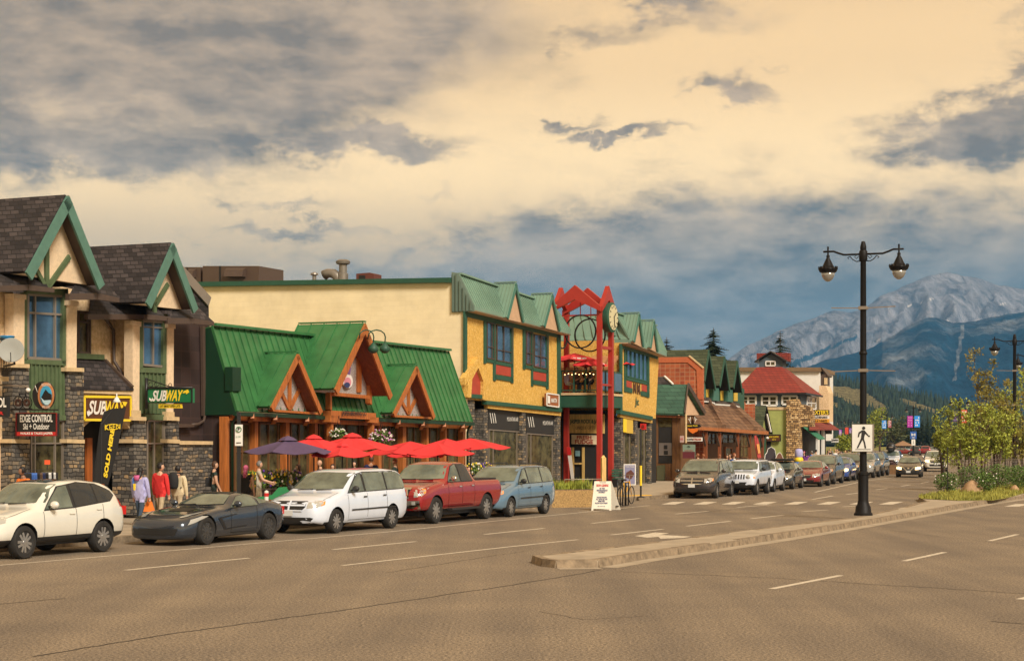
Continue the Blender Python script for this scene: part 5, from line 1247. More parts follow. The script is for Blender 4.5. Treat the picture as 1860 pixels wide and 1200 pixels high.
def make_car(kind, pm, label, cat, group=None, name='parked_car', rim=m_rim, clad=None, detail=2, lit=False, face='std', glass=None, grille_m=None, spokes=5):
    S = CARS[kind]; L = S['L']; glass = glass or m_cglass
    root = thing(name, label, cat, group)
    xs = sorted(set([p[0] for p in S['top']] + [p[0] for p in S['wf']] + [L * i / 22 for i in range(23)]))
    xs2 = [xs[0]]
    for x in xs[1:]:
        if x - xs2[-1] > .045: xs2.append(x)
    if xs2[-1] < L: xs2[-1] = L
    V = []; F = []; nr = None
    for x in xs2:
        P = car_section(S, x); ring = [(L / 2 - x, y, z) for y, z in P] + [(L / 2 - x, -y, z) for y, z in P[-2:0:-1]]
        nr = len(ring); V += ring
    for i in range(len(xs2) - 1):
        for k in range(nr): F.append([i * nr + k, i * nr + (k + 1) % nr, (i + 1) * nr + (k + 1) % nr, (i + 1) * nr + k])
    F.append(list(range(nr))[::-1]); F.append([(len(xs2) - 1) * nr + k for k in range(nr)])
    me = bpy.data.meshes.new('body'); me.from_pydata(V, [], F)
    bm = bmesh.new(); bm.from_mesh(me); bmesh.ops.recalc_face_normals(bm, faces=bm.faces); bm.to_mesh(me); bm.free()
    me.materials.append(pm); me.materials.append(m_trim)
    body = bpy.data.objects.new('body', me); COL.objects.link(body); body.parent = root
    md = body.modifiers.new('s', 'SUBSURF'); md.levels = 1; md.render_levels = 1
    dg = bpy.context.evaluated_depsgraph_get(); ev = body.evaluated_get(dg); m1 = bpy.data.meshes.new_from_object(ev)
    body.modifiers.clear()
    bvh = BVHTree.FromPolygons([v.co[:] for v in m1.vertices], [p.vertices[:] for p in m1.polygons])
    body.data = m1
    # wheel housings
    cm = M(); cm.k = 1
    W = S['W']
    for a in S['ax']:
        for s in (1, -1):
            c = Vector((L / 2 - a, s * (W - .10), S['r'])); R = Matrix.Rotation(pi / 2, 3, 'X')
            cm.lathe(c, [(S['r'] + .065, -.22), (S['r'] + .065, .3)] if s < 0 else [(S['r'] + .065, -.3), (S['r'] + .065, .22)], 24, R)
    cut = bpy.data.objects.new('cut', cm.mesh('cut', [pm, m_trim])); COL.objects.link(cut)
    b = body.modifiers.new('b', 'BOOLEAN'); b.operation = 'DIFFERENCE'; b.object = cut; b.solver = 'EXACT'; b.material_mode = 'INDEX'
    dg = bpy.context.evaluated_depsgraph_get(); m2 = bpy.data.meshes.new_from_object(body.evaluated_get(dg))
    body.modifiers.clear(); body.data = m2; m2.name = 'body'; bpy.data.objects.remove(cut)
    cl = S['cl'] if clad is None else clad
    for p in m2.polygons:
        if p.center.z < cl + .0 or (p.center.z < .30 and kind not in ('sports',)): p.material_index = 1
    m2.shade_smooth(); m2.set_sharp_from_angle(angle=radians(35))
    X = lambda x: L / 2 - x
    def patch(name, m, polys, mode, eps=.006, cuts=2, parent=root):
        """shape laid over the body surface. mode 'L','R': (x from nose, z); 'F','B': (y, z); 'T': (x, y)"""
        g = bmesh.new()
        for poly in polys:
            vs = [g.verts.new((p[0], p[1], 0)) for p in poly]
            try: g.faces.new(vs)
            except ValueError: pass
        bmesh.ops.triangulate(g, faces=g.faces)
        for _ in range(cuts): bmesh.ops.subdivide_edges(g, edges=[e for e in g.edges if e.calc_length() > .14], cuts=1, use_grid_fill=True)
        bmesh.ops.triangulate(g, faces=g.faces)
        bad = []
        for v in g.verts:
            a, c = v.co.x, v.co.y
            if mode in 'LR': o, d = Vector((X(a), 3 if mode == 'L' else -3, c)), Vector((0, -1 if mode == 'L' else 1, 0))
            elif mode == 'F': o, d = Vector((L, a, c)), Vector((-1, 0, 0))
            elif mode == 'B': o, d = Vector((-L, a, c)), Vector((1, 0, 0))
            else: o, d = Vector((X(a), c, 4)), Vector((0, 0, -1))
            h, nn, _, _ = bvh.ray_cast(o, d)
            if h is None: bad.append(v); continue
            if nn.dot(d) > 0: nn = -nn
            v.co = h + nn * eps
        bmesh.ops.delete(g, geom=bad, context='VERTS')
        me = bpy.data.meshes.new(name); g.to_mesh(me); g.free()
        me.materials.append(m); me.shade_smooth(); ob = bpy.data.objects.new(name, me); COL.objects.link(ob); ob.parent = parent
        return ob
    # glass
    x0, x1 = S['wind']; zt0, zt1 = li(S['top'], x0) + .035, li(S['top'], x1) - .045
    wb0, wt0 = li(S['wf'], x0) * .84, S['roof'] * 1.0
    if kind == 'sports': wb0 = .66
    patch('windscreen', glass, [[(-wb0, zt0), (-wb0 * .5, zt0 - .015), (0, zt0 - .02), (wb0 * .5, zt0 - .015), (wb0, zt0), (wt0, zt1), (0, zt1 + .015), (-wt0, zt1)]], 'F', .016, 4)
    for sd in 'LR' if detail > 0 else 'L':
        sp = S['side']; cx = sum(p[0] for p in sp) / len(sp); cz = sum(p[1] for p in sp) / len(sp)
        sp2 = [(cx + (p[0] - cx) * 1.035, cz + (p[1] - cz) * 1.10) for p in sp]
        tr_ = patch('window_trim', m_trim, [sp2], sd, .006, 3)
        cuts_ = [0] + [p for p, _ in S['pil']] + [99]
        for i in range(len(cuts_) - 1):
            lo, hi = cuts_[i] + (S['pil'][i - 1][1] / 2 if i else 0), cuts_[i + 1] - (S['pil'][i][1] / 2 if i < len(S['pil']) else 0)
            # clip polygon between lo and hi
            def clip(P, xx, keep):
                R = []
                for a, c in zip(P, P[1:] + P[:1]):
                    ia, ic = (a[0] > xx) == keep, (c[0] > xx) == keep
                    if ia: R.append(a)
                    if ia != ic: t = (xx - a[0]) / (c[0] - a[0]); R.append((xx, a[1] + (c[1] - a[1]) * t))
                return R
            q = clip(sp, lo, True); q = clip(q, hi, False) if q else q
            if len(q) > 2: patch('side_window', m_cglassd if cuts_[i] + .01 >= S['tint'] - .3 and i else glass, [q], sd, .012, 3, tr_)
    # mirrors
    mx = S['side'][0][0] + .16; mz = S['side'][0][1] + .05
    for s in (1, -1):
        h, nn, _, _ = bvh.ray_cast(Vector((X(mx), 3 * s, mz)), Vector((0, -s, 0)))
        y = (h.y if h else s * W)
        g = M(); g.ball((X(mx) + .01, y + s * .17, mz + .05), (.075, .115, .085), 10, 6); mm_ = g.build('mirror', m_trim if kind in ('minivan', 'jeep') and face != 'chrome' else (pm if kind != 'pickup' else m_chrome), root, True)
        g = M(); g.bar((X(mx), y - s * .03, mz), (X(mx), y + s * .12, mz + .02), .06, .04); g.build('mirror_arm', m_trim, mm_)
    # lights and grille
    wf0 = li(S['wf'], .12)
    zh = {'sports': .58, 'sedan': .64, 'hatch': .70, 'minivan': .80, 'crossover': .80, 'jeep': .86, 'suv': .88, 'pickup': .96}[kind]
    lm = m_lampon if lit else m_lamp
    hw = {'sports': .20, 'pickup': .24, 'jeep': .0}.get(kind, .28)
    for s in (1, -1):
        sd = 'L' if s > 0 else 'R'
        if kind == 'jeep':
            g = M(); h, nn, _, _ = bvh.ray_cast(Vector((L, s * .56, .86)), Vector((-1, 0, 0))); g.lathe(h, [(.11, -.03), (.11, .02), (.08, .045), (0, .05)], 14, Matrix.Rotation(pi / 2, 3, 'Y')); g.build('headlight', lm, root, True)
            patch('indicator', m_amber, [[(.1, .80), (.34, .80), (.30, .86), (.1, .86)]], sd, .01, 1)
            continue
        if kind == 'sports':
            patch('headlight', lm, [[(.34, s * .50), (.62, s * .60), (.98, s * .74), (.72, s * .75), (.42, s * .68), (.30, s * .58)]], 'T', .012, 2); patch('headlight_side', m_lamp, [[(.24, .50), (.55, .585), (.98, .70), (.74, .705), (.36, .625)]], sd, .012, 2); continue
        hh = .10 if kind != 'pickup' else .14
        yi, yo = wf0 - hw, wf0 - .02
        hd = patch('headlight', lm, [[(s * yi, zh - hh), (s * yo, zh - hh * .8), (s * yo, zh + hh), (s * yi, zh + hh * .6)]], 'F', .008, 2)
        xe = .42 if kind != 'pickup' else .34
        patch('headlight_wrap', lm, [[(.07, zh - hh * .8), (xe, zh - .01), (xe + .1, zh + hh * 1.1), (.07, zh + hh)]], sd, .008, 2, hd)
        if not lit and kind in ('minivan', 'pickup', 'suv'): patch('indicator', m_amber, [[(xe - .12, zh - .04), (xe, zh - .0), (xe + .06, zh + hh * .8), (xe - .08, zh + hh * .8)]], sd, .014, 1, hd)
    gw = wf0 - hw - .04
    if kind == 'minivan':
        gr = patch('grille', m_trim, [[(-gw, zh - .06), (-gw * .8, zh - .15), (gw * .8, zh - .15), (gw, zh - .06), (gw, zh + .09), (-gw, zh + .09)]], 'F', .012, 2)
        patch('grille_bars', m_chrome if face == 'chrome' else pm, [[(-.03, zh - .15), (.03, zh - .15), (.03, zh + .09), (-.03, zh + .09)], [(-gw, zh - .045), (gw, zh - .045), (gw, zh - .005), (-gw, zh - .005)],
              [(-gw * .9, zh - .17), (gw * .9, zh - .17), (gw * .82, zh - .14), (-gw * .82, zh - .14)]], 'F', .03, 2, gr)
        patch('lower_intake', m_trim, [[(-.62, .30), (.62, .30), (.74, .44), (.66, .46), (-.66, .46), (-.74, .44)]], 'F', .01, 2)
    elif kind == 'jeep':
        patch('grille', m_trim, [[(-.42 + i * .125, .76), (-.35 + i * .125, .76), (-.35 + i * .125, .97), (-.42 + i * .125, .97)] for i in range(7)], 'F', .012, 1)
        patch('bumper_panel', m_trim, [[(-.80, .34), (.80, .34), (.80, .62), (-.80, .62)]], 'F', .01, 2)
    elif kind == 'pickup':
        gr = patch('grille', m_trim, [[(-.50, .78), (.50, .78), (.56, 1.08), (-.56, 1.08)]], 'F', .012, 2)
        patch('grille_bars', m_chrome, [[(-.56, .78), (-.40, .78), (-.30, 1.08), (-.46, 1.08)], [(.56, .78), (.40, .78), (.30, 1.08), (.46, 1.08)], [(-.10, .9), (.10, .9), (.10, 1.0), (-.10, 1.0)], [(-.56, 1.04), (.56, 1.04), (.56, 1.10), (-.56, 1.10)]], 'F', .03, 2, gr)
        bp = patch('bumper', m_chrome, [[(-.88, .50), (.88, .50), (.88, .72), (-.88, .72)]], 'F', .05, 2); patch('lower_intake', m_trim, [[(-.4, .48), (.4, .48), (.5, .68), (-.5, .68)]], 'F', .06, 2)
        for s in (1, -1): patch('fog_light', m_lamp, [[(s * .66, .60), (s * .78, .60), (s * .78, .70), (s * .66, .70)]], 'F', .065, 1)
    elif kind == 'sports':
        patch('lower_intake', m_trim, [[(-.58, .26), (.58, .26), (.66, .42), (-.66, .42)]], 'F', .012, 2)
        patch('bonnet_vent', m_black, [[(.95, -.30), (1.35, -.34), (1.35, .34), (.95, .30)]], 'T', .008, 2)
        for sd in 'LR':
            patch('side_vent', m_black, [[(1.38, .62), (1.50, .66), (1.75, .36), (1.64, .34)]], sd, .01, 1); patch('side_crease', m_black, [[(1.38, .64), (2.2, .72), (2.2, .70), (1.42, .60)], [(1.66, .36), (2.6, .42), (2.6, .40), (1.7, .34)]], sd, .008, 1)
        patch('roof_panel', m_black, [[(2.5, -.46), (3.1, -.46), (3.1, .46), (2.5, .46)]], 'T', .008, 2)
        patch('quarter_window', m_cglass, [[(3.2, .93), (3.22, 1.08), (3.62, .99), (3.5, .95)]], 'L', .01, 1)
    else:
        gr = patch('grille', m_trim, [[(-gw * .8, zh - .14), (gw * .8, zh - .14), (gw, zh + .05), (-gw, zh + .05)]], 'F', .012, 2)
        if face == 'bow':
            patch('grille_bars', m_chrome, [[(-gw, zh - .02), (gw, zh - .02), (gw, zh + .02), (-gw, zh + .02)], [(-gw, zh + .05), (gw, zh + .05), (gw, zh + .08), (-gw, zh + .08)], [(-.12, zh - .04), (.12, zh - .04), (.12, zh + .035), (-.12, zh + .035)]], 'F', .03, 1, gr)
        elif face == 'vee':
            patch('grille_bars', m_chrome, [[(-gw, zh + .07), (-gw + .08, zh + .07), (-.10, zh - .16), (-.16, zh - .16)], [(gw, zh + .07), (gw - .08, zh + .07), (.10, zh - .16), (.16, zh - .16)], [(-.07, zh - .06), (.07, zh - .06), (.07, zh + .04), (-.07, zh + .04)]], 'F', .03, 1, gr)
        else: patch('grille_bars', m_chrome, [[(-gw, zh - .02), (gw, zh - .02), (gw, zh + .01), (-gw, zh + .01)], [(-.06, zh - .05), (.06, zh - .05), (.06, zh + .04), (-.06, zh + .04)]], 'F', .03, 1, gr)
        patch('lower_intake', m_trim, [[(-.5, zh - .42), (.5, zh - .42), (.58, zh - .25), (-.58, zh - .25)]], 'F', .01, 2)
    if kind not in ('sports',):
        patch('number_plate', m_plate, [[(-.15, zh - .30), (.15, zh - .30), (.15, zh - .16), (-.15, zh - .16)]], 'F', .035, 0)
    # shut lines, handles
    if detail > 0:
        doors = {'crossover': (1.55, 2.62, 3.55), 'minivan': (1.55, 2.60, 3.70), 'jeep': (1.50, 2.40, 3.15), 'sedan': (1.62, 2.66, 3.5), 'hatch': (1.55, 2.58, 3.35), 'suv': (1.62, 2.68, 3.62), 'pickup': (1.80, 2.76, 3.62), 'sports': (1.95, 3.05)}[kind]
        for sd in 'LR' if detail > 1 else 'L':
            zl = S['sill'][1][1] + .12
            ln = []
            for x in doors:
                zb = li(S['belt'], x) - .01; ln.append([(x, zl), (x + .014, zl), (x + .014, zb), (x, zb)])
            ln.append([(doors[0], zl), (doors[-1], zl), (doors[-1], zl + .014), (doors[0], zl + .014)])
            patch('shut_line', m_black, ln, sd, .004, 3)
            for x in doors[1:]:
                if kind == 'sports': continue
                zz = li(S['belt'], x) - .14; patch('door_handle', m_chrome if kind == 'pickup' else (m_trim if kind == 'minivan' and face != 'chrome' else pm), [[(x - .24, zz), (x - .06, zz), (x - .06, zz + .035), (x - .24, zz + .035)]], sd, .028, 1)
        ys = [li(S['wf'], .5) * .86]; [patch('bonnet_line', m_black, [[(.35, s * ys[0]), (1.25, s * ys[0]), (1.25, s * (ys[0] - .012)), (.35, s * (ys[0] - .012))]], 'T', .004, 2) for s in (1, -1)]
        g = M()
        for s in (.05, -.55):
            xx = S['wind'][0] - .03; g.bar((X(xx) + .0, s + .02, li(S['top'], xx) + .03), (X(xx) - .02, s + .50, li(S['top'], xx) + .055), .025, .02)
        g.build('wiper', m_black, root)
    # tail lights on the flank corner
    for sd in 'LR':
        if kind == 'crossover': patch('tail_light', m_tail, [[(4.22, 1.02), (4.40, 1.00), (4.40, 1.16), (4.30, 1.32), (4.2, 1.38)]], sd, .01, 2)
        elif kind not in ('pickup',): patch('tail_light', m_tail, [[(L - .22, li(S['belt'], L - .3) - .22), (L - .06, li(S['belt'], L - .3) - .22), (L - .06, li(S['belt'], L - .3) - .02), (L - .22, li(S['belt'], L - .3) - .02)]], sd, .01, 1)
        else: patch('tail_light', m_tail, [[(L - .14, .85), (L - .03, .85), (L - .03, 1.15), (L - .14, 1.15)]], sd, .01, 1)
    for s in (1, -1):
        zt_ = li(S['belt'], L - .3) - .12
        h, nn, _, _ = bvh.ray_cast(Vector((-L, s * W * .74, zt_)), Vector((1, 0, 0)))
        if h: M().box(h + Vector((-.005, 0, 0)), (.02, .11, .10)).build('rear_lamp', m_tail, root)
    zr = min(li(S['top'], L - .35) - .12, li(S['belt'], L - .4) + .42)
    zb_ = li(S['belt'], L - .4) + .06
    if kind not in ('sports', 'pickup', 'sedan'): patch('rear_window', m_cglassd, [[(-W * .66, zb_), (W * .66, zb_), (W * .58, zr), (-W * .58, zr)]], 'B', .008, 2)
    if kind == 'pickup':
        g = M(); g.box((X(4.72), 0, 1.295), (.86, .80, .03)); g.build('bed_cover', m_trim, root)
        g = M(); g.bar((X(1.75), W + .06, .42), (X(3.75), W + .06, .42), .16, .06); g.bar((X(1.75), -W - .06, .42), (X(3.75), -W - .06, .42), .16, .06); g.build('side_step', m_trim, root)
    if face == 'rails' or kind in ('suv', 'jeep') or name == 'van_rails':
        g = M(); 
        for s in (1, -1): g.tube([(X(S['wind'][1] + .2), s * (S['roof'] - .08), li(S['top'], S['wind'][1] + .3) - .0), (X(S['wind'][1] + .35), s * (S['roof'] - .07), li(S['top'], 2.8) + .045), (X(L - 1.0), s * (S['roof'] - .07), li(S['top'], L - 1.0) + .045), (X(L - .8), s * (S['roof'] - .07), li(S['top'], L - .8) - .0)], .02, 6)
        g.build('roof_rail', m_trim, root)
    # underbody and wheels
    g = M(); g.box((0, 0, .33), (L / 2 - .35, W - .30, .09)); g.build('underbody', m_black, root)
    Rw = Matrix.Rotation(pi / 2, 3, 'X'); r = S['r']; tw = .115 if kind != 'pickup' else .135
    tyre = M().lathe((0, 0, 0), [(r * .62, -tw * .8), (r * .70, -tw), (r * .93, -tw), (r, -tw * .7), (r, tw * .7), (r * .93, tw), (r * .70, tw), (r * .62, tw * .8)], 28, Rw).mesh('wheel', m_rubber, 'auto')
    gb = M(); gb.lathe((0, 0, 0), [(r * .66, -tw * .7), (r * .66, tw * .74), (r * .60, tw * .80), (r * .58, tw * .5), (.0, tw * .45)], 24, Rw)
    rimd = flat('rim_shadow', (.03, .03, .03), .5)
    gs = M()
    for k in range(spokes):
        t = 2 * pi * k / spokes; d = Vector((cos(t), 0, sin(t))); e = Vector((-sin(t), 0, cos(t)))
        for off in ((-.10, .10) if rim is not m_rimblk or True else (0,)):
            gs.hull([d * r * .10 + e * off * r * .5 + Vector((0, -tw * y_, 0)) + e * w_ * r * .085 for y_, w_ in ((.82, -1), (.82, 1), (.5, 1), (.5, -1))],
                    [d * r * .615 + e * off * r * 1.5 + Vector((0, -tw * y_, 0)) + e * w_ * r * .08 for y_, w_ in ((.80, -1), (.80, 1), (.5, 1), (.5, -1))])
        s_ = 0
    gs.lathe((0, 0, 0), [(r * .16, tw * .4), (r * .16, tw * .86), (0, tw * .88)], 12, Rw)
    gs.lathe((0, 0, 0), [(r * .60, tw * .55), (r * .66, tw * .82), (r * .69, tw * .82), (r * .66, tw * .5)], 24, Rw)
    spk = gs.mesh('rim', rim, 'auto'); bk = gb.mesh('rim_barrel', rimd)
    for a in S['ax']:
        for s in (1, -1):
            wo_ = bpy.data.objects.new('wheel', tyre); COL.objects.link(wo_); wo_.parent = root; wo_.location = (X(a), s * (W - tw - .012), r)
            wo_.rotation_euler = (0, random.uniform(0, 1), 0) if s > 0 else (0, random.uniform(0, 1), pi)
            for nm_, mm_ in (('rim', spk), ('rim_barrel', bk)):
                ro = bpy.data.objects.new(nm_, mm_); COL.objects.link(ro); ro.parent = wo_; ro.rotation_euler = (0, 0, pi)
                if True: ro.rotation_euler = (0, 0, pi)
    return root, patch, bvh, S
s_ = 0
def place(root, S, px, py, wheel='F', ang=25.0, away=False, z=0.0):
    """put the car so that its street-side wheel (F or R axle) touches the ground at that pixel"""
    a = radians(ang); fw = Vector((-sin(a), -cos(a), 0)) * (-1 if away else 1)
    lf = Vector((-fw.y, fw.x, 0)); c = G(px, py)
    if away: lf = -lf
    xa = S['L'] / 2 - (S['ax'][0] if wheel == 'F' else S['ax'][1])
    p = c - fw * xa - lf * (S['W'] - .06)
    root.location = (p.x, p.y, z); root.rotation_euler = (0, 0, atan2(fw.y, fw.x))
random.seed(77)
KG = 'cars parked along the left kerb'
p_white = paint('white_car_paint', (.66, .73, .85)); p_pearl = paint('pearl_car_paint', (.70, .69, .62)); p_char = paint('charcoal_blue_paint', (.045, .062, .090), .6)
p_red = paint('metallic_red_paint', (.33, .012, .016), .25); p_blue = paint('pale_blue_paint', (.14, .25, .36), .3); p_dgrey = paint('dark_brown_grey_paint', (.038, .032, .034), .3)
p_dk = paint('dark_grey_paint', (.05, .05, .05), .3); p_maroon = paint('maroon_paint', (.22, .015, .02), .2); p_blk = paint('black_paint_car', (.015, .013, .014)); p_cobalt = paint('cobalt_paint', (.02, .07, .30), .2)
p_silver = paint('silver_paint', (.42, .42, .41), .5)
c1, patch, bvh, S = make_car('crossover', p_pearl, 'pearl white crossover parked at the far left kerb beside the stone shop building', 'car', KG)
place(c1, S, 186, 1002, 'R', 25.5)
patch('sunroof', m_cglassd, [[(2.15, -.42), (2.9, -.42), (2.9, .42), (2.15, .42)]], 'T', .01, 2)
c2, patch, bvh, S = make_car('sports', p_char, 'low charcoal sports car with black wheels parked between the crossover and the white minivan', 'sports car', KG, rim=m_rimblk, spokes=5)
place(c2, S, 487, 979, 'R', 25.5)
c3, patch, bvh, S = make_car('minivan', p_white, 'white minivan with black mirrors parked behind the charcoal sports car', 'minivan', KG)
place(c3, S, 711, 959, 'R', 25.5)
patch('rubbing_strip', m_trim, [[(1.7, .60), (4.2, .62), (4.2, .66), (1.7, .64)]], 'L', .02, 3)
c4, patch, bvh, S = make_car('pickup', p_red, 'metallic red crew cab pickup truck parked in front of the green roofed pub', 'pickup truck', KG, name='pickup_truck')
place(c4, S, 883, 942, 'R', 25.0)
c5, patch, bvh, S = make_car('minivan', p_blue, 'pale blue minivan parked between the red pickup and the planter', 'minivan', KG, face='rails')
c5.scale = (.94, .98, .985)
place(c5, S, 993, 932.5, 'R', 24.5)
patch('rubbing_strip', m_trim, [[(1.7, .60), (4.2, .62), (4.2, .66), (1.7, .64)]], 'L', .02, 3)
c6, patch, bvh, S = make_car('minivan', p_dgrey, 'dark brown grey minivan with chrome cross grille, nearest car past the crosswalk', 'minivan', KG, face='chrome')
place(c6, S, 1302, 904.5, 'F', 19)
c7, patch, bvh, S = make_car('jeep', p_white, 'boxy white off-roader with slotted grille and round headlights parked by the timber shop', 'off-roader', KG)
place(c7, S, 1375, 898.5, 'F', 19.5)
c8, patch, bvh, S = make_car('hatch', p_white, 'small white hatchback parked right behind the boxy white off-roader', 'car', KG, detail=1)
place(c8, S, 1406, 893, 'F', 19)
c9, patch, bvh, S = make_car('sedan', p_dk, 'dark grey saloon car with a roof rack parked before the maroon one', 'car', KG, detail=1)
place(c9, S, 1441, 888, 'F', 19)
g = M()
for x in (-.5, .3): g.bar((x, -.6, 1.50), (x, .6, 1.50), .05, .04)
g.box((-.1, 0, 1.56), (.6, .5, .04)); g.build('roof_rack', m_black, c9)
c10, patch, bvh, S = make_car('sedan', p_maroon, 'maroon saloon car parked ahead of the large dark grey van', 'car', KG, detail=1)
place(c10, S, 1492, 883.5, 'F', 19)
c11, patch, bvh, S = make_car('minivan', p_dgrey, 'dark grey people carrier parked directly behind the maroon saloon', 'minivan', KG, detail=1, face='chrome')
place(c11, S, 1516, 879, 'F', 19)
c12, patch, bvh, S = make_car('hatch', p_cobalt, 'blue hatchback with lit headlights between the dark people carrier and black crossover', 'car', KG, detail=1, lit=True)
place(c12, S, 1543, 873.5, 'F', 19)
c13, patch, bvh, S = make_car('suv', p_blk, 'black crossover parked just left of the near lamp post', 'car', KG, detail=1)
place(c13, S, 1562, 871, 'F', 18.5)
c14, patch, bvh, S = make_car('suv', p_silver, 'silver crossover half hidden behind the near lamp post', 'car', KG, detail=1)
place(c14, S, 1588, 867.5, 'F', 18.5)
c15, patch, bvh, S = make_car('suv', p_dk, 'dark off-roader with blue tinted windscreen parked beside the far brown planter', 'off-roader', KG, detail=1)
place(c15, S, 1605, 864, 'F', 18.5)
c16, patch, bvh, S = make_car('suv', p_white, 'white off-road van with a dark cargo pod on its roof behind the far planter', 'van', KG, detail=1)
place(c16, S, 1634, 853, 'F', 17)
g = M(); g.lathe((.6, .1, 2.02), [(.0, -.42), (.35, -.36), (.42, -.1), (.42, .1), (.35, .36), (0, .42)], 14, Matrix.Rotation(pi / 2, 3, 'Y')); g.build('roof_pod', m_black, c16, True)
g = M(); g.lathe((.6, .1, 2.02), [(.43, -.05), (.43, .05)], 14, Matrix.Rotation(0, 3, 'Y')); g.build('pod_band', m_alu, c16)
c17, patch, bvh, S = make_car('sedan', p_blk, 'black saloon with glowing headlights and chrome vee grille driving towards the camera', 'car', name='moving_car', lit=True, face='vee')
place(c17, S, 1673, 866.5, 'F', 15)
c18, patch, bvh, S = make_car('suv', p_pearl, 'cream white crossover with lit headlights driving behind the black saloon', 'car', name='moving_car', lit=True, face='bow', clad=.36)
place(c18, S, 1720, 856, 'F', 12)
# far row of parked cars across the end of the street, seen from behind or the side
FG = 'far cars parked beyond the end of the street'
def clone(src, label, cat, px, py, ang, away, pm=None, group=FG, hz=0):
    r = copy_tree(src); r['label'] = label; r['category'] = cat; r['group'] = group
    if pm:
        for c in desc(r):
            if c.type == 'MESH' and c.name.split('.')[0] in ('body', 'mirror'):
                c.data = c.data.copy()
                if c.data.materials[0] is not m_trim: c.data.materials[0] = pm
    c = G(px, py); a = radians(ang); fw = Vector((-sin(a), -cos(a), 0)) * (-1 if away else 1)
    r.location = (c.x, c.y, 0); r.rotation_euler = (0, 0, atan2(fw.y, fw.x)); r.name = 'parked_car'
    return r
clone(c9, 'dark red saloon parked side on by the shingled pavilion, far down the street', 'car', 1640, 826, -70, False, p_maroon)
clone(c13, 'dark van seen from behind just left of the far crossing sign lamp post', 'van', 1663, 826.5, 14, True, p_dk)
clone(c13, 'dark red crossover seen from behind at the far end of the street', 'car', 1680, 826, 10, True, p_maroon)
clone(c10, 'silver car parked far away left of the cream moving crossover', 'car', 1697, 822, -60, False, p_silver)
clone(c14, 'silver van parked far away right behind the cream moving crossover', 'van', 1705, 820, 20, False, p_silver)
clone(c13, 'black crossover parked far away just right of the cream moving crossover', 'car', 1716, 822, -40, False, p_blk)
clone(c13, 'dark red crossover parked far away beside the island trees', 'car', 1728, 823, 20, True, p_maroon)
clone(c16, 'long pale van parked behind the far dark van', 'van', 1668, 819.5, -75, False, p_silver)
clone(c9, 'small white car parked left of the far dark van', 'car', 1650, 824, 30, False, p_white)
clone(c9, 'pale car parked behind the hedge of far cars, left of the black crossover', 'car', 1690, 818.5, -70, False, p_white)
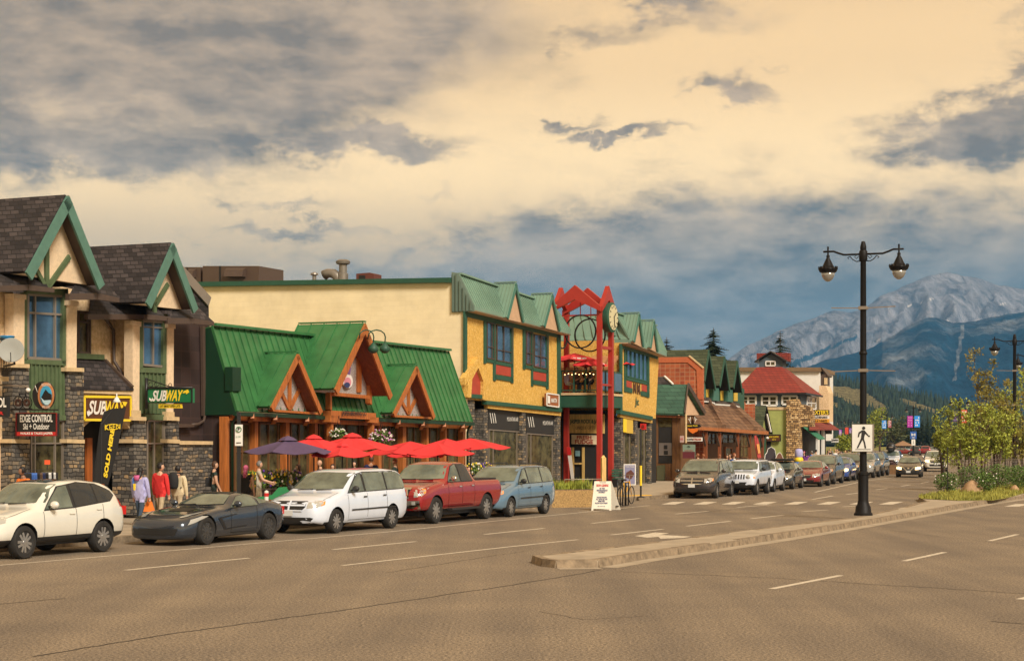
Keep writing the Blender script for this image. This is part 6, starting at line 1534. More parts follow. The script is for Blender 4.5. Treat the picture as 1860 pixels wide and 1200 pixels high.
# ================================================================== people
m_skin = flat('skin_light', (.56, .33, .22), .55); m_skin2 = flat('skin_brown', (.26, .13, .075), .55); m_eye = flat('eye_dark', (.02, .015, .015), .3); m_lip = flat('lip', (.35, .12, .10), .5)
def cloth(n, c): return mat('cloth_' + n, c, .85, var=.12, vs=8)
HAIRM = {k: mat('hair_' + k, c, .6, var=.25, vs=30) for k, c in dict(black=(.012, .010, .010), brown=(.07, .032, .016), grey=(.18, .17, .16), blonde=(.42, .27, .10), pink=(.50, .10, .20), red=(.25, .08, .03)).items()}
def person_mesh(h=1.75, skin=m_skin, shirt=None, pants=None, shoes=None, sleeves='short', pose='stand', stride=.18, bulk=1.0, arm=(.1, .1), elbow=(.25, .25), hem=.50, shorts=False, hands=True, lean=.0, headturn=0.0, hi=True, skirt=False):
    """one continuous skinned figure facing +X with its feet on z = 0 (or its seat at z = 0.45)"""
    J = {}
    sit = pose == 'sit'
    pz = .50 * h if not sit else .53
    def add(n, v, r): J[n] = (Vector(v), r)
    L_ = lean
    add('pelvis', (0, 0, pz), .098 * h / 1.75 * 1.35)
    add('waist', (L_ * .1, 0, pz + .09 * h), .12 * bulk); add('chest', (L_ * .26, 0, pz + .20 * h), .135 * bulk)
    add('neck0', (L_ * .38, 0, pz + .315 * h), .062); add('neck', (L_ * .42 + .01, 0, pz + .355 * h), .055)
    for s, k in ((1, 0), (-1, 1)):
        n = 'LR'[k]
        sh = Vector((L_ * .36, s * .124 * h, pz + .298 * h)); add('sh' + n, sh, .062 * bulk)
        a = arm[k]; d = Vector((sin(a), s * .12, -cos(a))); el = sh + d.normalized() * .175 * h; add('el' + n, el, .047 if sleeves != 'long' else .066)
        a2 = a + elbow[k]; d2 = Vector((sin(a2), s * -.02, -cos(a2))).normalized(); wr = el + d2 * .145 * h; add('wr' + n, wr, .032 if sleeves != 'long' else .046); add('pm' + n, wr + d2 * .05 * h, .030)
        hp = Vector((0, s * .052 * h, pz - .03 * h)); add('hp' + n, hp, .085 * (1.12 if bulk > 1.1 else 1))
        if sit:
            kn = hp + Vector((.245 * h, s * .03, -.0)); an = Vector((kn.x + .03, kn.y, .06))
        else:
            t = stride * (1 if k == 0 else -1); kn = hp + Vector((sin(t) * .235 * h, 0, -cos(t) * .225 * h)); t2 = t - abs(stride) * .55
            an = kn + Vector((sin(t2) * .225 * h, 0, -cos(t2) * .215 * h)); an.z = max(.06, an.z)
        add('kn' + n, kn, .062 if not shorts else .055); add('an' + n, an, .042 if not shorts else .038); add('to' + n, an + Vector((.135, s * .02, -.028)), .036)
    E = [('pelvis', 'waist'), ('waist', 'chest'), ('chest', 'neck0'), ('neck0', 'neck')]
    for n in 'LR': E += [('chest', 'sh' + n), ('sh' + n, 'el' + n), ('el' + n, 'wr' + n), ('wr' + n, 'pm' + n), ('pelvis', 'hp' + n), ('hp' + n, 'kn' + n), ('kn' + n, 'an' + n), ('an' + n, 'to' + n)]
    names = list(J); me = bpy.data.meshes.new('sk'); me.from_pydata([J[n][0] for n in names], [(names.index(a), names.index(b)) for a, b in E], [])
    ob = bpy.data.objects.new('sk', me); COL.objects.link(ob)
    md = ob.modifiers.new('skin', 'SKIN'); md.use_smooth_shade = True; md.branch_smoothing = .3
    lay = me.skin_vertices[0].data if me.skin_vertices else None
    if lay is None:
        bm = bmesh.new(); bm.from_mesh(me); bm.verts.layers.skin.verify(); bm.to_mesh(me); bm.free(); lay = me.skin_vertices[0].data
    for i, n in enumerate(names):
        r = J[n][1]; lay[i].radius = (r, r)
        if n in ('waist', 'chest', 'pelvis'): lay[i].radius = (r * 1.0, r * 1.0)
        lay[i].use_root = n == 'pelvis'
    ss = ob.modifiers.new('ss', 'SUBSURF'); ss.levels = 1 if hi else 1; ss.render_levels = ss.levels
    dg = bpy.context.evaluated_depsgraph_get(); m1 = bpy.data.meshes.new_from_object(ob.evaluated_get(dg)); bpy.data.objects.remove(ob)
    # widen the torso sideways a little, flatten front to back
    c = J['chest'][0]
    for v in m1.vertices:
        if v.co.z > pz - .02 and abs(v.co.y) < .15 and v.co.z < J['neck0'][0].z - .03: v.co.y *= 1.38; v.co.x = c.x * .5 + (v.co.x - c.x * .5) * .95
    g = M(); vs = [v.co.copy() for v in m1.vertices]
    def segd(p, a, b):
        t = max(0, min(1, (p - a).dot(b - a) / (b - a).length_squared)); return (p - a - (b - a) * t).length - 0
    # materials: 0 skin 1 shirt 2 trousers 3 shoes 4 eyes 5 lips
    hz = pz - (.50 - hem) * h
    for p in m1.polygons:
        c = p.center; best = min(E, key=lambda e: segd(c, J[e[0]][0], J[e[1]][0]) - (J[e[0]][1] + J[e[1]][1]) * .35)
        a, b = best; k = 0
        if b[:2] in ('sh',) or a == 'waist' or b == 'waist' or b == 'chest': k = 1
        elif b == 'neck0': k = 1 if c.z < J['neck0'][0].z - .03 else 0
        elif a[:2] == 'sh': k = 0 if sleeves == 'none' else (1 if sleeves == 'long' or (c - J[a][0]).length < .13 else 0)
        elif a[:2] == 'el': k = 1 if sleeves == 'long' else 0
        elif a[:2] == 'hp' or b[:2] == 'hp': k = 2
        elif a[:2] == 'kn': k = 0 if shorts else 2
        elif a[:2] == 'an': k = 3
        if k == 2 and c.z > hz and not sit: k = 1
        if shorts and a[:2] == 'kn': k = 0
        g.k = k; g.add([vs[i] for i in p.vertices], [list(range(len(p.vertices)))])
    bpy.data.meshes.remove(m1)
    # head
    nk = J['neck'][0]; hr = .072 * h / 1.75; R = Matrix.Rotation(headturn, 3, 'Z')
    hc = nk + Vector((.018, 0, .105 * h / 1.75)); g.k = 0; b0 = len(g.v)
    g.ball(hc, (hr * 1.22, hr * 1.0, hr * 1.52), 14, 10, R)
    for i in range(b0, len(g.v)):
        q = R.transposed() @ (g.v[i] - hc); zz = q.z / (hr * 1.5)
        if zz < -.1: q.y *= 1 + .42 * (zz + .1); q.x += .012 if q.x > 0 else .02 * -zz; q.x *= (1 + .12 * zz)
        g.v[i] = hc + R @ q
    P = lambda x, y, z: hc + R @ Vector((x * hr, y * hr, z * hr))
    g.hull([P(1.10, -.16, -.30), P(1.10, .16, -.30), P(1.08, .05, .28), P(1.08, -.05, .28)], [P(1.46, -.07, -.24), P(1.46, .07, -.24), P(1.18, .03, .25), P(1.18, -.03, .25)])
    for s in (1, -1): g.ball(P(-.05, s * 1.0, -.05), (hr * .22, hr * .1, hr * .32), 6, 4, R)
    g.k = 4
    for s in (1, -1): g.ball(P(1.12, s * .38, .05), (hr * .10, hr * .17, hr * .09), 6, 4, R)
    g.k = 5; g.ball(P(1.13, 0, -.62), (hr * .08, hr * .30, hr * .07), 6, 4, R)
    # hands: palm, four unequal bent fingers and a thumb
    g.k = 0
    if hands:
        for s, n in ((1, 'L'), (-1, 'R')):
            w = J['wr' + n][0]; pm = J['pm' + n][0]; d = (pm - w).normalized(); fwd = Vector((0, 1, 0)).cross(d).normalized() * -1; fwd = fwd if fwd.x > 0 else -fwd; inn = d.cross(fwd).normalized() * 1; inn = inn if inn.y * s < 0 else -inn
            g.bar(pm - d * .03, pm + d * .035, .075, .028, fwd.cross(d))
            for i, ln in enumerate((.068, .078, .072, .056)):
                o = pm + d * .03 + fwd * (.03 - .02 * i)
                g.tube([o, o + d * ln * .5 + inn * .006, o + d * ln * .85 + inn * .024], [.0085, .008, .006], 5)
            o = pm - d * .012 + fwd * .034; g.tube([o, o + d * .03 + fwd * .022 + inn * .008, o + d * .055 + fwd * .024 + inn * .018], [.010, .009, .007], 5)
    if skirt:
        g.k = 1; g.lathe(J['pelvis'][0] - Vector((0, 0, .30)), [(.22, -.05), (.17, .30)], 14)
    shoes = shoes or m_trim
    me = g.mesh('person', [skin, shirt, pants, shoes, m_eye, m_lip], True, fix=False)
    return me, J, hc, hr, R
def hair_mesh(hc, hr, R, style, m):
    g = M(); b0 = 0
    if style == 'bald': return None
    g.ball(hc + R @ Vector((-hr * .12, 0, hr * .22)), (hr * 1.36, hr * 1.22, hr * 1.5), 14, 9, R)
    # open the face: push the front lower part inwards
    for i in range(len(g.v)):
        q = R.transposed() @ (g.v[i] - hc)
        if q.x > hr * .35 and q.z < hr * .75: q.x = hr * .30; q.y *= .9
        if q.z < -hr * .75 and style in ('short', 'curly'): q.z = -hr * .75; q.x *= .8
        q += Vector((noise.noise(q * 40) * .012, noise.noise(q * 40 + Vector((5, 0, 0))) * .012, noise.noise(q * 37 + Vector((0, 5, 0))) * .010)) * (2.2 if style == 'curly' else 1)
        g.v[i] = hc + R @ q
    if style == 'long':
        g.hull([hc + R @ Vector((x * hr, y * hr, .2 * hr)) for x, y in ((-.2, -1.05), (-.2, 1.05), (-1.0, .85), (-1.25, 0), (-1.0, -.85))],
               [hc + R @ Vector((x * hr, y * hr, -4.1 * hr)) for x, y in ((-.9, -.95), (-.9, .95), (-1.5, .8), (-1.75, 0), (-1.5, -.8))])
    return g.mesh('hair', m, True)
def person(label, loc, face, h=1.75, hair='short', hm='brown', group=None, cat='person', **k):
    me, J, hc, hr, R = person_mesh(h=h, **k)
    o = bpy.data.objects.new('person', me); COL.objects.link(o); tag(o, label, cat, group)
    o.location = loc; o.rotation_euler = (0, 0, face)
    hmsh = hair_mesh(hc, hr, R, hair, HAIRM[hm])
    if hmsh: c = bpy.data.objects.new('hair', hmsh); COL.objects.link(c); c.parent = o
    return o, J
def onp(fr, px, n, z=.14): p = fr.p(px, HY, n); return Vector((p.x, p.y, z))
dA = atan2(A.d.y, A.d.x)          # facing away along the street
fAway, fCam, fLeft, fRight = pi / 2, -pi / 2, pi, 0.0
PG = 'people walking on the pavement'
jeans = cloth('jeans', (.035, .06, .10)); khaki = cloth('khaki', (.42, .34, .22)); blackc = cloth('black', (.014, .014, .016)); navy = cloth('navy', (.02, .03, .10)); redc = cloth('red', (.62, .03, .03)); lav = cloth('lavender', (.40, .40, .68)); cream = cloth('cream', (.62, .52, .34))
orange = cloth('orange', (.75, .18, .02)); beige = cloth('beige', (.42, .38, .30)); greenc = cloth('green', (.018, .035, .028)); white = cloth('white', (.70, .70, .68)); purple = cloth('purple', (.20, .06, .32)); blue = cloth('blue', (.06, .16, .50)); brownc = cloth('brown', (.12, .07, .04)); pinkc = cloth('pinkc', (.55, .12, .30)); greyc = cloth('greyc', (.16, .16, .17))
person('man in an orange shirt standing behind the pearl white crossover', onp(A, 48, 2.2), fCam - .7, 1.74, 'curly', 'black', skin=m_skin2, shirt=orange, pants=jeans, lean=.25, headturn=-.5)
p2, _ = person('person in a lavender hooded jacket and jeans seen from behind', onp(A, 254, 3.0), dA, 1.68, 'long', 'black', PG, shirt=lav, pants=jeans, sleeves='long', bulk=1.22, hem=.40, arm=(.05, .12), elbow=(.1, .2))
g = M()
g.hull([Vector((-.15, y, 1.42)) for y in (-.10, .10)] + [Vector((-.15, y, 1.27)) for y in (.07, -.07)], [Vector((-.19, y, 1.40)) for y in (-.08, .08)] + [Vector((-.195, y, 1.29)) for y in (.05, -.05)])
g.build('hood', pinkc, p2, True); g = M(); g.hull([Vector((-.12, .09, 1.36)), Vector((-.12, .13, 1.33)), Vector((-.14, .13, 1.10)), Vector((-.14, .10, 1.08))], [Vector((-.17, .09, 1.36)), Vector((-.17, .13, 1.33)), Vector((-.175, .13, 1.10)), Vector((-.175, .10, 1.08))]); g.build('blue_stripe', blue, p2)
g = M(); g.hull([Vector((-.16, .02, 1.18)), Vector((-.16, .09, 1.18)), Vector((-.165, .07, 1.0)), Vector((-.165, .03, 1.0))], [Vector((-.20, .02, 1.18)), Vector((-.20, .09, 1.18)), Vector((-.20, .07, 1.0)), Vector((-.20, .03, 1.0))]); g.build('yellow_stripe', m_yel, p2)
person('person in a bright red jacket and khaki trousers seen from behind', onp(A, 291, 3.2), dA - .2, 1.80, 'short', 'black', PG, shirt=redc, pants=khaki, sleeves='long', bulk=1.18, hem=.44, arm=(.0, .1), elbow=(.1, .1), headturn=-.8)
p4, _ = person('person in a cream shirt wearing a black backpack seen from behind', onp(A, 323, 3.4), dA, 1.72, 'short', 'black', PG, shirt=cream, pants=khaki, sleeves='long', bulk=1.1, arm=(.15, .1), elbow=(.2, .15), headturn=-.3)
def backpack(par, label, m, h=1.72, s=1.0):
    R = Matrix.Rotation(par.rotation_euler.z, 3, 'Z'); t = thing('backpack', label, 'backpack', None, par.location, par.rotation_euler.z)
    g = M(); g.lathe((-.235, 0, .58 * h), [(0, 0), (.12, .01), (.165, .08), (.175, .25), (.15, .40), (.09, .48), (0, .50)], 14)
    for v in g.v: v.x = -.235 + (v.x + .235) * .72; v.y *= s
    g.build('bag', m, t, True); g = M()
    for sd in (1, -1): g.tube([(-.17, sd * .09, .58 * h + .46), (-.06, sd * .11, .84 * h), (.10, sd * .12, .80 * h), (.12, sd * .13, .70 * h), (-.1, sd * .17, .60 * h)], .017, 6)
    g.build('strap', m, t, True); return t
backpack(p4, 'black backpack on the back of the person in the cream shirt', blackc)
t = thing('carrier_bag', 'orange carrier bag hanging from the hand of the person in lavender', 'bag', None, onp(A, 271, 3.1)); g = M(); g.hull([Vector(v) for v in ((-.16, -.06, .38), (.16, -.06, .38), (.16, .06, .38), (-.16, .06, .38))], [Vector(v) for v in ((-.08, -.02, .66), (.08, -.02, .66), (.08, .02, .66), (-.08, .02, .66))]); g.build('bag', orange, t); g = M(); g.tube([(-.05, 0, .65), (-.02, 0, .78), (.02, 0, .78), (.05, 0, .65)], .012, 5); g.build('handle', orange, t)
p5, _ = person('bearded person in a black T-shirt by the stone wall, facing right', onp(A, 389, 2.6), dA - .9, 1.80, 'short', 'brown', PG, shirt=greenc, pants=blackc, arm=(.1, .15), elbow=(.2, .3), headturn=-.2)
t = thing('shoulder_bag', 'black shoulder bag on the hip of the person in the black T-shirt', 'bag', None, p5.location, p5.rotation_euler.z); M().box((-.12, .22, 1.12), (.12, .05, .14)).build('bag', blackc, t); g = M(); g.tube([(-.12, .24, 1.25), (-.05, .12, 1.5), (.06, -.1, 1.45), (.1, -.2, 1.15)], .015, 5); g.build('strap', blackc, t)
person('person with long pink hair in a black sleeveless top, seen from behind', onp(A, 446, 2.9), dA + .1, 1.66, 'long', 'pink', shirt=blackc, pants=blackc, sleeves='none', arm=(.15, .1), elbow=(.3, .2))
person('grey haired person in a beige short sleeved shirt beside the flowers', onp(A, 470, 2.4), dA - 1.0, 1.78, 'short', 'grey', shirt=beige, pants=khaki, arm=(.3, .4), elbow=(.9, .9), bulk=1.12)
person('dark haired person in a navy top facing left beside the flower box', onp(A, 543, 2.2), dA + 2.2, 1.64, 'long', 'brown', shirt=navy, pants=jeans, sleeves='long', arm=(.2, .2), elbow=(.5, .5))
person('bald bearded person standing in front of the pub windows', onp(A, 582, 1.6), dA + 2.4, 1.76, 'bald', 'brown', skin=m_skin, shirt=brownc, pants=jeans)
person('short dark haired person partly hidden behind the white minivan roof', onp(A, 604, 1.6), fCam, 1.60, 'short', 'black', shirt=cream, pants=jeans)
person('dark haired person behind the white minivan, third from the pub portal', onp(A, 644, 1.7), fCam - .3, 1.70, 'short', 'black', shirt=greyc, pants=jeans, skin=m_skin)
p12, _ = person('person in a dark blue patterned jacket seen from behind under the hanging basket', onp(A, 674, 1.7), dA, 1.86, 'short', 'brown', shirt=navy, pants=jeans, sleeves='long', bulk=1.2)
person('red haired person in a green jacket behind the red pickup cab', onp(A, 718, 1.9), dA + 1.8, 1.74, 'short', 'red', shirt=greenc, pants=jeans, sleeves='long', bulk=1.1)
person('person sitting at the patio beside the planted boxes behind the blue minivan', onp(A, 858, 2.0, .14), fCam - .6, 1.72, 'short', 'brown', shirt=blackc, pants=blackc, pose='sit', lean=.5)
# balcony guests
zb_ = zf + .02
bs = [(1029, 'blonde', 'long', lav, m_skin, 'blonde person in a pale top sitting at the balcony railing', -1.2, 'sit', dA - .6, -1.75), (1047, 'brown', 'short', brownc, m_skin, 'person in brown on the balcony raising both hands to the face', -.9, 'sit', fCam, -1.2),
      (1064, 'black', 'short', blackc, m_skin, 'dark dressed person at the right of the balcony table', -.9, 'sit', dA + 2.6, -.7), (1074, 'brown', 'short', greyc, m_skin, 'person in grey at the balcony corner post', -.9, 'sit', dA + 2.9, -.35)]
for px, hm, hs, sh, sk, lb, n_, ps, fc_, nn in bs:
    b_ = A.q(px, HY, ub + .75); ar_ = ((.9, .9), (1.9, 1.9)) if 'raising' in lb else ((.5, .5), (.7, .7))
    person(lb, Vector((b_.x, b_.y, zb_)), fc_, 1.70, hs, hm, 'guests on the balcony', shirt=sh, pants=white if hm == 'blonde' else blackc, pose=ps, arm=ar_[0], elbow=ar_[1], shorts=hm == 'blonde')
# the crowd farther down the pavement
random.seed(9)
CG = 'people in the crowd down the pavement'
crowd = [(1268, 3.4, blackc, 'red', 'person in black by the billboard'), (1278, 3.0, greyc, 'red', 'red haired person beside the billboard, in grey'), (1307, 3.0, pinkc, 'red', 'person in a pink top under the brown shingle roof'), (1320, 3.2, greenc, 'brown', 'curly haired person in green between the porch posts'),
         (1333, 4.2, white, 'red', 'person in a white T-shirt behind the boxy off-roader'), (1327, 4.4, blue, 'brown', 'person in bright blue behind the dark brown grey minivan roof'), (1461, 2.6, pinkc, 'pink', 'person in pink beside the painted standing figure'), (1464, 3.2, purple, 'black', 'person in purple behind the maroon saloon'),
         (1475, 2.2, blue, 'grey', 'person in faded blue under the green awning'), (1482, 2.4, white, 'black', 'person in white under the green awning'), (1504, 3.0, navy, 'brown', 'person in navy outside the souvenir shop'), (1512, 3.6, redc, 'grey', 'person in red and white at the front of the crowd'),
         (1517, 3.4, white, 'blonde', 'person in a white top in the thick of the crowd'), (1521, 2.6, brownc, 'brown', 'person in brown outside the dark shop door'), (1527, 3.8, purple, 'brown', 'person in bright purple in the crowd'), (1531, 3.0, greenc, 'black', 'person in green in the crowd'),
         (1535, 3.6, greyc, 'blonde', 'fair haired person in grey in the crowd'), (1539, 2.8, redc, 'brown', 'person in red in the crowd before the crossing sign'), (1544, 3.5, blackc, 'brown', 'person in black just left of the crossing sign'), (1548, 3.0, white, 'black', 'person in white just left of the crossing sign'),
         (1508, 2.2, blackc, 'blonde', 'fair haired person in black by the souvenir shop wall'), (1524, 2.0, lav, 'black', 'person in lilac at the back of the crowd')]
protos = {}
KF = Fr(*(WL[5] + (WL[5] - WL[6]).cross(Z).normalized() * 0)[:2], 19)
for i, (px, n_, sh, hm, lb) in enumerate(crowd):
    fr_ = B if px < 1480 else Cf
    loc = onp(fr_, px, n_ - (0 if px < 1480 else .0))
    key = i % 4
    if key not in protos:
        protos[key] = person(lb, loc, random.uniform(0, 6), 1.76 - .05 * key, 'long' if key == 3 else 'short', hm, CG, shirt=sh, pants=jeans if key % 2 else khaki, sleeves='long' if key == 1 else 'short', hands=True, hi=False)[0]; continue
    c = copy_tree(protos[key]); c['label'] = lb; c.location = loc; c.rotation_euler = (0, 0, random.uniform(0, 6)); c.data = c.data.copy(); c.data.materials[1] = sh; c.data.materials[2] = random.choice([jeans, khaki, blackc])
    s_ = random.uniform(.94, 1.05); c.scale = (s_, s_, s_)
    for ch in c.children: ch.data = ch.data.copy(); ch.data.materials[0] = HAIRM[hm]
# ================================================================== street furniture, signs, plants
# ---- lamp posts
m_iron = flat('lamp_iron', (.007, .006, .006), .55, spec=.25)
m_globe = flat('lamp_globe', (.42, .42, .40), .1, metal=.55)
def lamp_post(label, base, axis_ang, rods=True):
    t = thing('street_lamp', label, 'street lamp', 'twin arm street lamps', base, axis_ang)
    g = M(); g.lathe((0, 0, 0), [(.30, 0), (.30, .06), (.26, .10), (.24, .28), (.20, .34), (.165, .48), (.165, 1.28), (.185, 1.30), (.185, 1.36), (.12, 1.42)], 12); g.build('base', m_iron, t, 'auto')
    g = M(); g.lathe((0, 0, 0), [(.115, 1.40), (.105, 4.5), (.09, 8.5), (.10, 8.52), (.10, 8.62), (.06, 8.78), (0, 8.8)], 12); g.lathe((0, 0, 0), [(.115, 5.15), (.13, 5.18), (.13, 5.22), (.115, 5.25)], 12); g.lathe((0, 0, 0), [(.115, 8.15), (.135, 8.2), (.135, 8.45), (.11, 8.5)], 12); g.build('pole', m_iron, t, 'auto')
    for s in (1, -1):
        g = M(); g.tube([(0, 0, 8.38), (s * .35, 0, 8.38), (s * .62, 0, 8.38), (s * .80, 0, 8.44), (s * .95, 0, 8.50), (s * 1.28, 0, 8.50)], .032, 8)
        g.tube([(s * .10, 0, 8.16), (s * .22, 0, 8.15), (s * .34, 0, 8.22), (s * .42, 0, 8.32), (s * .50, 0, 8.28), (s * .46, 0, 8.24)], .017, 6)
        g.tube([(s * .14, 0, 8.32), (s * .22, 0, 8.24), (s * .28, 0, 8.30), (s * .22, 0, 8.34)], .013, 6)
        g.build('arm', m_iron, t, True)
        c = (s * 1.13, 0, 8.50); g = M()
        g.lathe(c, [(.03, .16), (.03, -.10), (.06, -.14), (.05, -.20), (.10, -.30), (.17, -.45), (.22, -.52), (.30, -.55), (.31, -.58), (.27, -.66), (.22, -.68)], 16)
        for k in range(14):
            a = 2 * pi * k / 14; g.box((c[0] + .30 * cos(a), .30 * sin(a), c[2] - .53), (.014, .028, .045), a)
        sh = g.build('lamp_shade', m_iron, t, 'auto')
        M().lathe(c, [(.225, -.67), (.21, -.78), (.15, -.89), (.06, -.96), (0, -.97)], 14).build('globe', m_globe, sh, True)
    if rods:
        g = M()
        for z in (4.65, 6.65):
            for s in (1, -1): g.bar((s * .1, 0, z), (s * 1.02, 0, z + (.03 if z > 5 else -.03)), .022, .03)
            g.box((0, 0, z), (.14, .14, .05)); 
        g.build('banner_rod', m_alu, t)
    return t
b0 = G(1568, 935.5, .14); n0 = A.n
ang0 = radians(-20)
lamp1 = lamp_post('tall black twin lamp post with crossing sign, standing on the median island', b0, ang0)
def lampc(label, px, Y, ang=-16):
    c = copy_tree(lamp1); c['label'] = label; c.location = ((px - CX) / FL * Y, Y, .0); c.rotation_euler = (0, 0, radians(ang)); return c
lampc('twin lamp post rising out of the island trees at the right edge', 1843, 103, -18)
lampc('twin lamp post cut by the right edge with one hanging globe in view', 1880, 122, -18)
lampc('twin lamp post with red banner showing above the island trees', 1743, 248, -10)
l4 = lampc('far twin lamp post carrying blue and white signs and a magenta banner', 1659, 305, -4)
lampc('far twin lamp post above the yellow green trees, right of the near post', 1611, 385, -4)
lampc('distant lamp post just right of the crossing sign top', 1583, 450, 0)
lampc('distant lamp post with red banner just left of the crossing sign', 1541, 480, 0)
lampc('distant lamp post behind the near post and crossing sign', 1566, 470, 0)
lampc('most distant lamp post beside the souvenir sign, with a purple banner', 1528, 520, 0)
# banners
def banner(px0, py0, px1, py1, Y, m, label, ink=m_white):
    t = thing('banner', label, 'banner', 'banners hanging from lamp posts'); g = M()
    P = [atY(px0, py0, Y), atY(px1, py0, Y), atY(px1, py1, Y), atY(px0, py1, Y)]; g.prism(P, (0, .04, 0)); g.build('cloth', m, t)
    g = M(); w = (P[1] - P[0]).length; random.seed(px0)
    for k in range(4):
        z = P[0].z - (P[0].z - P[3].z) * (.16 + .22 * k); c = (P[0] + P[1]) / 2
        for i in range(3):
            if random.random() < .75: g.box((c.x + (i - 1) * w * .25, P[0].y - .02, z), (w * .08, .01, (P[0].z - P[3].z) * .06))
    g.build('print', ink, t); rebase(t)
banner(1648, 755, 1658, 776, 304, flat('magenta_cloth', (.35, .02, .30), .8), 'magenta banner on the far post with the blue sign', flat('pink_print', (.6, .2, .5), .8))
banner(1661, 755, 1671, 775.5, 304, flat('azure_cloth', (.02, .25, .75), .8), 'azure blue banner on the far post with the blue sign')
banner(1602, 763, 1610, 778, 384, flat('azure_cloth', (.02, .25, .75), .8), 'small azure banner above the yellow green trees')
banner(1613, 763, 1619, 776, 384, flat('rose_cloth', (.35, .10, .14), .8), 'rose coloured patterned banner above the yellow green trees')
banner(1746, 744, 1757, 768, 247, flat('scarlet_cloth', (.60, .06, .03), .8), 'red banner showing among the island tree tops')
banner(1731, 745, 1739, 766, 247, flat('violet_cloth', (.06, .03, .10), .8), 'dark violet banner left of the red one among the island trees', flat('dim_print', (.2, .15, .3), .8))
banner(1535, 776, 1541, 788, 479, flat('scarlet_cloth', (.60, .06, .03), .8), 'small scarlet banner left of the crossing sign', flat('scarlet_print', (.5, .05, .03), .8))
banner(1542.5, 777, 1547, 787, 479, flat('violet2_cloth', (.16, .05, .40), .8), 'small violet banner touching the crossing sign')
banner(1524, 780, 1529, 791, 519, flat('purple_cloth', (.25, .03, .45), .8), 'small purple banner nearest to the souvenir building')
# crossing sign
def sign_plane(base, ex, up): return lambda x, z, d=0.0: base + ex * x + up * z + ex.cross(up) * d
cs = thing('crossing_sign', 'white square sign with black walking figure on the near lamp post', 'road sign')
exs = Vector((cos(radians(-3)), sin(radians(-3)), 0)); sc_ = atY(1567.5, 795, b0.y - .2)
SP = sign_plane(sc_, exs, Z)
w_ = .355; g = M(); g.hull([SP(-w_, -.44), SP(w_, -.44), SP(w_, .44), SP(-w_, .44)], [SP(x, z, -.06) for x, z in ((-w_, -.44), (w_, -.44), (w_, .44), (-w_, .44))]); g.build('backing', m_alu, cs)
g = M(); g.prism([SP(x, z, .004) for x, z in ((-w_ + .012, -.425), (w_ - .06, -.425), (w_ - .06, .425), (-w_ + .012, .425))], exs.cross(Z) * .01); g.build('panel', flat('sign_white', (.66, .66, .62), .5), cs)
g = M(); 
def sp(pts, d=.018): g.prism([SP(x / 100, z / 100, d) for x, z in pts], exs.cross(Z) * .008)
g.lathe(SP(.02, .315, .018), [(0, 0), (.052, 0), (.052, .008), (0, .008)], 18, Matrix((exs, Z, exs.cross(Z))).transposed())
sp([(-3, 25), (5, 24), (8, 16), (4, 4), (3, -4), (-7, -4), (-6, 4)]); sp([(5, 24), (19, 7), (21, 9), (22, 5), (19, 3), (4, 17)]); sp([(-3, 25), (-14, 18), (-17, 3), (-13, 3), (-10, 14), (-5, 17)])
sp([(-7, -2), (0, -3), (-8, -18), (-16, -33), (-20, -32), (-13, -16)]); sp([(-2, -3), (3, -3), (7, -16), (10, -33), (5, -33), (3, -18)]); sp([(-24, -37), (24, -37), (24, -35.5), (-24, -35.5)])
g.build('walking_figure', m_black, cs); g = M(); g.box(SP(w_ - .03, .0, .01), (.012, .012, .012)); g.build('bolt', m_alu, cs); rebase(cs)
# far signs on the fourth lamp
t = thing('parking_sign', 'blue square sign with white bed pictogram on the far lamp post', 'road sign'); p = atY(1659, 790, 303.5); M().box(p, (.55, .03, .65)).build('panel', flat('sign_blue', (.01, .08, .35), .5), t)
g = M(); g.box(p + V2(-.25, -.05, .1), (.08, .02, .22)); g.box(p + V2(.25, -.05, .1), (.08, .02, .22)); g.box(p + V2(0, -.05, .1), (.2, .02, .06)); g.box(p + V2(0, -.05, -.4), (.25, .02, .05)); g.build('symbol', m_white, t); rebase(t)
t = thing('crossing_sign', 'small white crossing sign under the blue sign far down the street', 'road sign'); p = atY(1659, 802.5, 303.6); M().box(p, (.32, .03, .55)).build('panel', m_white, t); g = M(); g.bar(p + V2(0, -.05, .3), p + V2(0, -.05, 0), .12, .02); g.bar(p + V2(0, -.05, 0), p + V2(-.12, -.05, -.35), .08, .02); g.bar(p + V2(0, -.05, 0), p + V2(.12, -.05, -.35), .08, .02); g.build('walking_figure', m_black, t); rebase(t)

# ---- shop signs
def panel(fr, label, cat, x0, y0, x1, y1, n, m, name='shop_sign', dep=.08, dy=0, mode='p', u=None, border=None, bw=.05):
    t = thing(name, label, cat); f = (lambda x, y: fr.p(x, y, n)) if mode == 'p' else (lambda x, y: fr.q(x, y, u))
    back = -fr.n if mode == 'p' else fr.d
    P = [f(x0, y0), f(x1, y0 + dy), f(x1, y1 + dy), f(x0, y1)]
    M().prism(P, back * dep).build('panel', m, t)
    if border:
        g = M()
        for a, b in ((0, 1), (1, 2), (2, 3), (3, 0)): g.bar(P[a] - back * .01, P[b] - back * .01, bw, .04, back)
        g.build('border', border, t)
    ex = fr.d if mode == 'p' else fr.n
    def put(s, x, y, h, w, mm, **k): return text(s, f(x, y), ex, Z, h, mm, t, w=w, depth=.02, **k)
    return t, P, put
def pxm(Y): return Y / FL
t, P, put = panel(A, 'brown sandwich shop sign with yellow frame over the arched doorway', 'shop sign', 153, 720, 237, 762, -.02, m_signbr, dy=1, border=m_yel, bw=.07)
put('SUB', 176, 740, .42, .9, flat('sign_cream', (.75, .72, .66), .5), shear=.3, bold=.03); put('WAY', 209, 741, .42, 1.02, m_yel, shear=.3, bold=.03)
